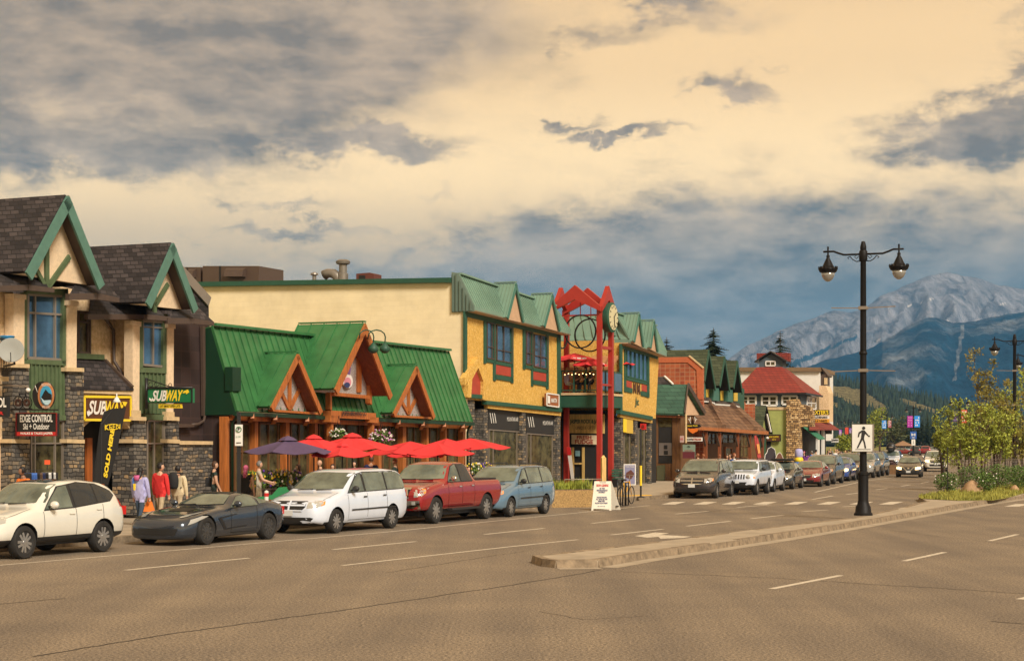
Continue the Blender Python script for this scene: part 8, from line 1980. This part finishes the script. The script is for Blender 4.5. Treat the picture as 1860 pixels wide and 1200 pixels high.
for s, f_, hh, ww, mm in (('SNOW CLEARING', .86, .095, .46, m_red), ('IN THIS', .755, .06, .20, m_ink), ('NEIGHBOURHOOD', .69, .06, .42, m_ink), ('IN EFFECT', .625, .06, .26, m_ink), ('PLEASE ENSURE', .45, .055, .38, m_ink), ('ALL VEHICLES ARE', .385, .055, .44, m_ink), ('REMOVED', .32, .055, .26, m_ink), ('FROM YOUR STREET', .25, .055, .48, m_ink), ('CALL TOWN HALL', .14, .03, .3, m_ink)):
    text(s, ctr + upv * Hh * 1.03 * f_ - bk_ * .006, ex_, upv, hh, mm, t, w=ww * .95, bold=.03, depth=.012)
rebase(t)
# bicycle
t = thing('bicycle', 'yellow bicycle leaning in the rack by the sandwich board', 'bicycle'); wb = G(1127, 916, .14); wf = G(1147, 914, .14); fd = (wf - wb).normalized(); r_ = .33
for w_ in (wb, wf): ring(w_ + Z * r_, r_, .028, fd, Z, 26).build('wheel', m_rubber, t)
g = M()
for w_ in (wb, wf):
    for k in range(8): a_ = k * pi / 8; g.bar(w_ + Z * r_ - (fd * cos(a_) + Z * sin(a_)) * r_, w_ + Z * r_ + (fd * cos(a_) + Z * sin(a_)) * r_, .004, .004)
g.build('spokes', m_alu, t); L_ = (wf - wb).length; g = M(); bb = wb + fd * L_ * .42 + Z * .3; st = wb + fd * L_ * .30 + Z * .82; hd = wb + fd * L_ * .82 + Z * .85
g.tube([bb, st], .018, 6); g.tube([bb, hd], .02, 6); g.tube([st, hd], .018, 6); g.tube([wb + Z * r_, bb], .012, 6); g.tube([wb + Z * r_, st], .012, 6); g.tube([hd + Z * .08, wf + Z * r_], .015, 6); g.build('frame', flat('bike_yellow', (.75, .38, .02), .4), t, True)
g = M(); g.ball(st + Z * .1, (.12, .06, .04), 8, 5); g.build('saddle', m_black, t); sd_ = fd.cross(Z); g = M(); g.tube([hd + Z * .22 - sd_ * .25 - fd * .1, hd + Z * .25, hd + Z * .22 + sd_ * .25 - fd * .1], .014, 6); g.tube([hd, hd + Z * .25], .014, 6); g.build('handlebar', m_alu, t, True); rebase(t)
t = thing('bike_rack', 'black hoop bicycle rack beside the yellow bicycle', 'bike rack'); g = M()
for x in (1122, 1131, 1137): p_ = G(x, 918, .14); q2 = p_ + bk_ * .5; g.tube([p_, p_ + Z * .85, q2 + Z * .85, q2], .025, 6)
g.build('hoops', m_black, t, True); g = M(); g.bar(G(1120, 918.5, .14), G(1139, 917.5, .14), .08, .03); g.build('rail', m_black, t); rebase(t)
t = thing('fudge_poster_stand', 'framed upright poster stand with a dark and white picture by the stone column', 'poster stand'); p0, p1 = G(1133, 884, .14), G(1155, 884, .14); ex_ = (p1 - p0).normalized()
g = M(); g.prism([p0 + Z * .1, p1 + Z * .1, p1 + Z * 1.2, p0 + Z * 1.2], V2(0, .06)); g.build('frame', m_white, t); cp = (p0 + p1) / 2 - V2(0, .01)
w_ = (p1 - p0).length / 2 - .05; g = M(); g.prism([cp - ex_ * w_ + Z * .16, cp + ex_ * w_ + Z * .16, cp + ex_ * w_ + Z * 1.15, cp - ex_ * w_ + Z * 1.15], V2(0, -.01)); g.build('poster', flat('poster_blue', (.22, .22, .35), .5), t)
g = M(); g.prism([cp - V2(0, .02) + ex_ * x * w_ + Z * z for x, z in ((-.8, .5), (.3, .42), (.9, .7), (.2, .9), (-.7, .75))], V2(0, -.01)); g.build('picture', flat('fudge_brown', (.10, .03, .02), .5), t); text('Fresh Fudge', cp - V2(0, .02) + Z * 1.06, ex_, Z, .1, m_white, t, w=w_ * 1.7); rebase(t)
t = thing('leaning_sign', 'tall narrow red and white sign leaning at the court entrance', 'sign'); p0 = A.q(1036, 874, uc0 + 1.6); g = M(); P = [A.q(x, y, uc0 + 1.6) for x, y in ((1029, 811), (1036, 812), (1043, 872), (1038, 873))]; g.prism(P, A.d * .04); g.build('panel', m_white, t); P2 = [A.q(x, y, uc0 + 1.57) for x, y in ((1029, 811), (1036, 812), (1038, 826), (1031, 826))]; M().prism(P2, A.d * .02).build('red_head', m_red, t); rebase(t)
t = thing('street_bench', 'dark green bench before the court entrance', 'bench'); p0 = A.w(uc0 + 1.2, .9, .14); g = M()
for k in range(3): g.box(p0 + Z * .44 + A.n * (.1 * k) + A.d * .8, (.05, .75, .02), -A.a)
g.build('seat', m_forest, t); g = M(); [g.box(p0 + Z * (.6 + .14 * k) - A.n * .05 + A.d * .8, (.02, .75, .05), -A.a) for k in range(3)]; g.build('backrest', m_forest, t)
for s in (.1, 1.5): M().box(p0 + Z * .22 + A.n * .1 + A.d * s, (.15, .03, .22), -A.a).build('leg', m_black, t)
rebase(t)
t = thing('bus_stop_post', 'slim black street post with yellow sleeve at the yellow kerb', 'post'); p_ = G(1164, 903, .14); M().lathe(p_, [(.16, 0), (.16, .03), (.04, .06), (.035, 2.9), (0, 2.92)], 10).build('shaft', m_black, t); M().lathe(p_, [(.05, .5), (.05, 1.35)], 10).build('sleeve', m_yel, t); M().box(p_ + V2(0, -.02, 2.3), (.03, .03, .5)).build('sign_plate', m_black, t); rebase(t)
g = M(); P = [G(1150, 906.5), G(1178, 905)]; g.bar(P[0] + Z * .08 + V2(-.6, .1), P[1] + Z * .08 + V2(.0, .1), .45, .17); tag(g.build('yellow_kerb', flat('kerb_yellow', (.62, .36, .03), .7)), kind='structure')
# far planter by the parked cars
t = thing('street_planter', 'brown planter box at the end of the row of parked cars', 'planter'); a_, b_ = G(1605, 861), G(1630, 861); M().prism([a_, b_, b_ + V2(.6, 2), a_ + V2(.6, 2)], Z * .72).build('trough', mat('brown_aggregate', (.16, .085, .035), .9, var=.3, vs=10), t); g = M(); leafcloud(g, ((a_ + b_) / 2 + V2(.3, 1, .85))[:], (b_ - a_).length * .5, .8, .22, 300, .09, 8, 0); g.build('planting', flat('heather', (.10, .05, .05), .8), t, fix=False); rebase(t)
# plywood animal cut outs and painted figure by the green shop
m_cut = flat('cutout_black', (.03, .022, .03), .7)
def cutout(label, pts, x, n, m, rim_):
    t = thing('animal_cutout', label, 'cut-out'); g = M(); tr(g, B, [(x + a * 1.08, y - 1) for a, y in pts], n - .02, .03); g.build('outline', rim_, t); g = M(); tr(g, B, [(x + a, y) for a, y in pts], n, .03); g.build('figure', m, t); rebase(t)
cutout('dark bison shaped plywood cut-out with white edge by the green shop', [(-10, 834), (-9, 826), (-6, 822), (-4, 815), (1, 812), (7, 816), (9, 826), (9, 840), (-8, 842)], 1400, 2.2, m_cut, m_white)
cutout('small brown animal cut-out right of the bison shaped one', [(-6, 842), (-6, 832), (-3, 825), (1, 822), (4, 826), (7, 834), (7, 842)], 1416, 2.4, flat('cutout_brown', (.16, .06, .03), .7), m_white)
t = thing('painted_figure', 'tall painted standing figure in white, yellow and blue by the maroon car', 'statue'); p_ = onp(B, 1451, 3.0); g = M(); g.lathe(p_, [(.0, 0), (.35, .02), (.45, .5), (.42, .9), (.0, .95)], 12); g.build('lower_body', blue, t, True); M().lathe(p_, [(.30, .9), (.33, 1.1), (.25, 1.25), (0, 1.26)], 12).build('sash', m_yel, t, True); M().lathe(p_, [(.2, 1.2), (.30, 1.32), (.30, 1.65), (.24, 1.82), (0, 1.88)], 12).build('head', lav, t, True); rebase(t)

# ---- island: boulders, shrubs, cages, trees
def boulder(label, pts, Y, dep, seed):
    g = M(); c = atY(sum(p[0] for p in pts) / len(pts), sum(p[1] for p in pts) / len(pts), Y); xs = [p[0] for p in pts]; ys = [p[1] for p in pts]
    rx, rz = (max(xs) - min(xs)) / 2 / FL * Y, (max(ys) - min(ys)) / FL * Y
    c.z = .1
    g.ball(c, (rx, dep, rz), 28, 18)
    for i, v in enumerate(g.v):
        q = v - c; q.z = max(q.z, -.05); nrm = Vector((q.x / rx, q.y / dep, q.z / rz)); f = noise.fractal(nrm * 1.3 + Vector((seed, 0, 0)), 1, 2, 4) * .16 + noise.noise(nrm * 5 + Vector((seed, 3, 0))) * .03
        k_ = 1 + f; px_ = CX + v.x / v.y * FL
        if q.z > 0:
            tgt = interp([(p[0], p[1]) for p in pts], px_); zt_ = CH + (HY - tgt) / FL * Y
            lim = max(.02, zt_ - c.z); q.z = q.z / rz * lim * (1 + f * .3) if rz else q.z
        g.v[i] = c + Vector((q.x * k_, q.y * k_, q.z))
    return tag(g.build('boulder', mat('tan_boulder', (.42, .27, .15), .85, var=.28, vs=3, bump=.9, bs=9), None, True), label, 'boulder', 'boulders on the median island')
Yb = G(1770, 893, .16).y
o = boulder('big rounded tan boulder on the island grass', [(1743, 890), (1748, 884), (1754, 875), (1765, 871), (1778, 873), (1786, 879), (1792, 889)], Yb, .62, 3.1); rebase(o)
o = boulder('small pointed boulder partly hidden in the island grass', [(1831, 888), (1838, 882), (1845, 880), (1850, 885), (1853, 891)], Yb + 2, .4, 8.2); rebase(o)
def shrub(label, px, Y, r, h, m, seed, n=900, fl=False):
    t = thing('shrub', label, 'shrub', 'shrubs on the median island', ((px - CX) / FL * Y, Y, .15)); g = M(); leafcloud(g, (0, 0, h * .5), r, r, h * .5, n, .055, seed, .1)
    g.build('foliage', m, t, fix=False); g = M(); random.seed(seed)
    for k in range(8): a_ = k * .8; g.tube([(0, 0, 0), (cos(a_) * r * .3, sin(a_) * r * .3, h * .4), (cos(a_) * r * .6, sin(a_) * r * .6, h * .75)], [.012, .009, .005], 4)
    g.build('stems', m_bark, t)
    if fl:
        g = M()
        for _ in range(9): a_ = random.uniform(0, 6.3); g.ball((cos(a_) * r * .9, sin(a_) * r * .9, h * random.uniform(.4, .95)), .035, 5, 3)
        g.build('blossom', m_flw, t, fix=False)
shrub('low flowering shrub at the island tip left of the big boulder', 1721, 82, .62, .95, m_leaf, 1, 1100, True)
shrub('dark shrub right behind the big boulder', 1790, 82, .55, .95, m_leaf, 2, 1000, True)
shrub('spreading shrub at the foot of the multi stemmed tree', 1765, 88, .8, 1.2, m_leaf, 3, 1300)
shrub('round shrub between the two boulders behind the wire', 1812, 90, .9, 1.25, m_leaf, 4, 1300)
shrub('shrub behind the small pointed boulder', 1845, 88, .9, 1.2, m_leaf, 5, 1300)
shrub('bushy shrub at the right edge of the island', 1868, 86, .8, 1.3, m_leaf, 6, 1200)
def small_tree(label, px, Y, h, r, seed, stems=5, nleaf=2600, m=m_leafy, z0=.15, base=.22, ls=.075):
    t = thing('young_tree', label, 'tree', 'young trees on the median island', ((px - CX) / FL * Y, Y, z0)); random.seed(seed); g = M(); tips = []
    for k in range(stems):
        a_ = 2 * pi * k / stems + random.uniform(-.4, .4); sp_ = random.uniform(.35, .8) * r * .8; hh = h * random.uniform(.72, 1.0)
        P = [Vector((cos(a_) * .05, sin(a_) * .05, 0))]
        for i in range(1, 6): s = i / 5; P.append(Vector((cos(a_) * sp_ * s ** 1.1 + random.uniform(-.08, .08), sin(a_) * sp_ * s ** 1.1 + random.uniform(-.08, .08), hh * s)))
        g.tube(P, [.055, .045, .036, .026, .016, .006], 5)
        for i in range(1, 6):
            for _ in range(5):
                s = random.random(); p_ = P[i - 1].lerp(P[i], s)
                if p_.z < h * base: continue
                b_ = random.uniform(0, 6.3); ln = random.uniform(.3, .75) * r * .55 * (1.15 - p_.z / h * .7); q = p_ + Vector((cos(b_) * ln, sin(b_) * ln, ln * random.uniform(.3, .9)))
                g.tube([p_, q], [.013, .004], 4); tips.append((p_, q))
    g.build('trunk', m_bark, t, fix=False); g = M()
    for _ in range(nleaf):
        p_, q = random.choice(tips); c = p_.lerp(q, random.uniform(.25, 1.15)) + Vector([random.gauss(0, .13) for _ in range(3)])
        if noise.noise(c * 1.1 + Vector((seed, 0, 0))) < -.18: continue
        a_ = Vector([random.uniform(-1, 1) for _ in range(3)]).normalized(); b_ = a_.cross(Vector([random.uniform(-1, 1) for _ in range(3)])).normalized(); w = ls * random.uniform(.6, 1.3)
        g.add([c - a_ * w, c + b_ * w * .55, c + a_ * w, c - b_ * w * .55], [[0, 1, 2, 3]])
    g.build('crown', m, t, fix=False); return t
m_leafo = mat('leaf_bronze', (.13, .15, .02), .7, var=.5, vs=2.0, col2=(.26, .21, .035))
for i, (px, Y, h, r, st, m_, lb) in enumerate(((1750, 90, 4.6, 2.1, 6, m_leafy, 'vase shaped multi stemmed young tree right behind the big boulder'), (1712, 118, 4.0, 1.6, 5, m_leafy, 'leaning young tree at the left end of the island trees'),
        (1785, 104, 8.2, 1.7, 5, m_leafo, 'tallest thin topped young tree rising left of the second lamp post'), (1808, 96, 4.9, 1.9, 5, m_leafy, 'bushy young tree right of the vase shaped one'), (1832, 110, 6.2, 2.0, 5, m_leafy, 'young tree wrapped round the second lamp post'),
        (1858, 98, 5.2, 2.0, 5, m_leafo, 'bronze tinted young tree at the right edge'), (1812, 126, 7.2, 1.9, 4, m_leafo, 'tall bronze tinted tree behind the island row'), (1875, 112, 7.0, 2.2, 5, m_leafy, 'tree cut by the right edge of the view'), (1765, 128, 5.2, 2.0, 4, m_leafy, 'young tree at the back of the island near the red banner'))):
    small_tree(lb, px, Y, h, r, 40 + i * 3, st, 3400, m_)
for i, (px, Y, lb) in enumerate(((1742, 88, 'wire mesh guard around the vase shaped tree'), (1820, 92, 'wire mesh guard between the boulders'), (1853, 94, 'wire mesh guard at the right edge of the island'))):
    t = thing('wire_guard', lb, 'wire guard', 'wire guards around young trees', ((px - CX) / FL * Y, Y, .15)); g = M(); R2 = .75
    for k in range(26): a_ = 2 * pi * k / 26; g.bar((cos(a_) * R2, sin(a_) * R2, 0), (cos(a_) * R2, sin(a_) * R2, 1.45), .006, .006)
    for j in range(10):
        for k in range(26): a_, b_ = 2 * pi * k / 26, 2 * pi * (k + 1) / 26; g.bar((cos(a_) * R2, sin(a_) * R2, .05 + j * .155), (cos(b_) * R2, sin(b_) * R2, .05 + j * .155), .006, .006)
    g.build('mesh', m_alu, t); g = M(); g.tube([(-R2 - .02, 0, 0), (-R2 - .02, 0, 1.6)], .02, 5); g.build('stake', m_black, t)
# ---- conifers and far trees
def conifer(label, px, Y, h, r, seed, group, m=m_needle, z0=0.0, dens=1.0, name='conifer'):
    t = thing(name, label, 'tree', group, ((px - CX) / FL * Y, Y, z0)); random.seed(seed)
    M().tube([(0, 0, 0), (0, 0, h * .6), (0, 0, h)], [h * .022, h * .014, .02], 6).build('trunk', m_bark, t, fix=False); g = M(); z = h * .12; st = h * .014 / dens
    while z < h * .985:
        k_ = 1 - z / h; R_2 = r * (k_ ** .6) * random.uniform(.75, 1.1)
        for i in range(7):
            a_ = random.uniform(0, 2 * pi); ln = R_2 * random.uniform(.55, 1.15)
            if random.random() < .12: continue
            d = Vector((cos(a_), sin(a_), 0)); sd_ = Vector((-sin(a_), cos(a_), 0)); p_ = Vector((0, 0, z)); q = p_ + d * ln + Z * (-.28 * ln + .1)
            for s in (.15, .35, .55, .75, .95):
                c = p_.lerp(q, s); w = min(ln, .12 * h) * .30 * (1.2 - s * .7)
                g.add([c - sd_ * w - Z * w * .3, c + d * w * .9, c + sd_ * w - Z * w * .3, c - d * w * .6 + Z * w * .35], [[0, 1, 2, 3]])
        z += st * random.uniform(.7, 1.3)
    g.build('crown', m, t, fix=False); return t
RG = 'conifers rising behind the roofs'
conifer('dark conifer tip behind the last green gablet of the yellow building', 1211, 150, 11.4, 4.0, 3, RG)
conifer('broad conifer rising behind the brick building dormers', 1296, 190, 14.8, 5.5, 4, RG)
conifer('leaning old conifer behind the roof lantern', 1417, 220, 16.4, 4.6, 5, RG)
conifer('small conifer tip left of the broad one behind the dormers', 1276, 210, 12.2, 4.0, 15, RG)
random.seed(31)
FGc = 'dark conifers at the end of the street'
words = ['leftmost', 'second', 'third', 'fourth', 'fifth', 'sixth', 'seventh', 'eighth', 'ninth', 'tenth', 'eleventh', 'twelfth', 'thirteenth', 'fourteenth']
for i, px in enumerate((1628, 1637, 1646, 1655, 1668, 1677, 1686, 1694, 1703, 1712, 1722, 1733, 1760, 1800)):
    conifer('dark conifer at the street end, %s from the left' % words[i], px + random.uniform(-2, 2), random.uniform(420, 480), random.uniform(6.5, 9.5), random.uniform(1.9, 2.6), 60 + i, FGc, dens=.8)
def broad(label, px, Y, h, r, seed, m, group='leafy trees at the end of the street', n=1500, s=.28):
    t = thing('leafy_tree', label, 'tree', group, ((px - CX) / FL * Y, Y, 0)); random.seed(seed); g = M()
    g.tube([(0, 0, 0), (0, 0, h * .5)], [h * .025, h * .012], 6)
    for k in range(6): a_ = k * 1.05; g.tube([(0, 0, h * .25), (cos(a_) * r * .6, sin(a_) * r * .6, h * .7)], [h * .012, .02], 5)
    g.build('trunk', m_bark, t, fix=False); g = M()
    for k in range(7): a_ = random.uniform(0, 6.3); rr = random.uniform(0, .5) * r; leafcloud(g, (cos(a_) * rr, sin(a_) * rr, h * random.uniform(.35, .75)), r * .62, r * .62, h * .26, n // 7, s, seed + k, .2)
    g.build('crown', m, t, fix=False)
m_leafd = mat('leaf_dull', (.05, .065, .02), .75, var=.4, vs=.6, col2=(.09, .10, .03))
broad('bright yellow green tree right of the near lamp post', 1598, 420, 11.0, 3.6, 71, m_leafy)
broad('dull green rounded tree right of the bright yellow green one', 1622, 425, 9.0, 5.0, 72, m_leafd)
broad('olive tree between the lamp post and the bright tree', 1583, 440, 6.5, 3.5, 73, m_leafd)
broad('small leafy tree above the crowd beside the souvenir shop', 1530, 330, 4.2, 2.0, 74, m_leafy)
broad('dull green tree behind the white block at the pavement end', 1556, 460, 6.0, 4.5, 75, m_leafd)
broad('leafy tree at the street end just left of the island trees', 1716, 380, 4.5, 3.0, 76, m_leafd)
broad('leafy tree far behind the island, left of the red banner', 1728, 300, 4.0, 2.6, 77, m_leafy)
broad('leafy tree far behind the right part of the island', 1790, 260, 5.5, 4.0, 78, m_leafd)
broad('leafy tree far behind the right edge', 1840, 240, 5.5, 4.0, 79, m_leafd)
# shingled pavilion
t = thing('pavilion', 'small pavilion with tan pyramid roof at the street end', 'pavilion', None, ((1640 - CX) / FL * 400, 400, 0)); g = M(); g.add([(-2.2, -2, 1.6), (2.2, -2, 1.6), (2.2, 2, 1.6), (-2.2, 2, 1.6), (0, 0, 2.75)], [[0, 1, 4], [1, 2, 4], [2, 3, 4], [3, 0, 4], [3, 2, 1, 0]]); g.build('roof', mat('pavilion_shingle', (.26, .15, .08), .8), t)
for x, y in ((-1.8, -1.6), (1.8, -1.6), (1.8, 1.6), (-1.8, 1.6)): M().box((x, y, .8), (.1, .1, .8)).build('post', m_brown, t)
# thin marker post on the island
t = thing('marker_post', 'thin black marker post standing at the island shrub', 'post'); p_ = V2((1721 - CX) / FL * 81, 81, .15); M().tube([p_, p_ + Z * 2.1], .02, 6).build('shaft', m_black, t); M().box(p_ + Z * 2.05, (.03, .03, .05)).build('cap', m_black, t); rebase(t)
# ================================================================== the air: one closed box of thin blue haze
g = M(); g.prism([V2(-3500, -400, -1.2), V2(11000, -400, -1.2), V2(11000, 13500, -1.2), V2(-3500, 13500, -1.2)], (0, 0, 1000))
hm = bpy.data.materials.new('thin_blue_air'); hm.use_nodes = True; nt = hm.node_tree; nt.nodes.clear()
pv = nt.nodes.new('ShaderNodeVolumePrincipled'); pv.inputs['Color'].default_value = (.12, .42, .95, 1); pv.inputs['Density'].default_value = 9.0e-5; pv.inputs['Anisotropy'].default_value = .1
oo = nt.nodes.new('ShaderNodeOutputMaterial'); nt.links.new(pv.outputs[0], oo.inputs['Volume'])
g.build('haze', hm, kind='stuff')
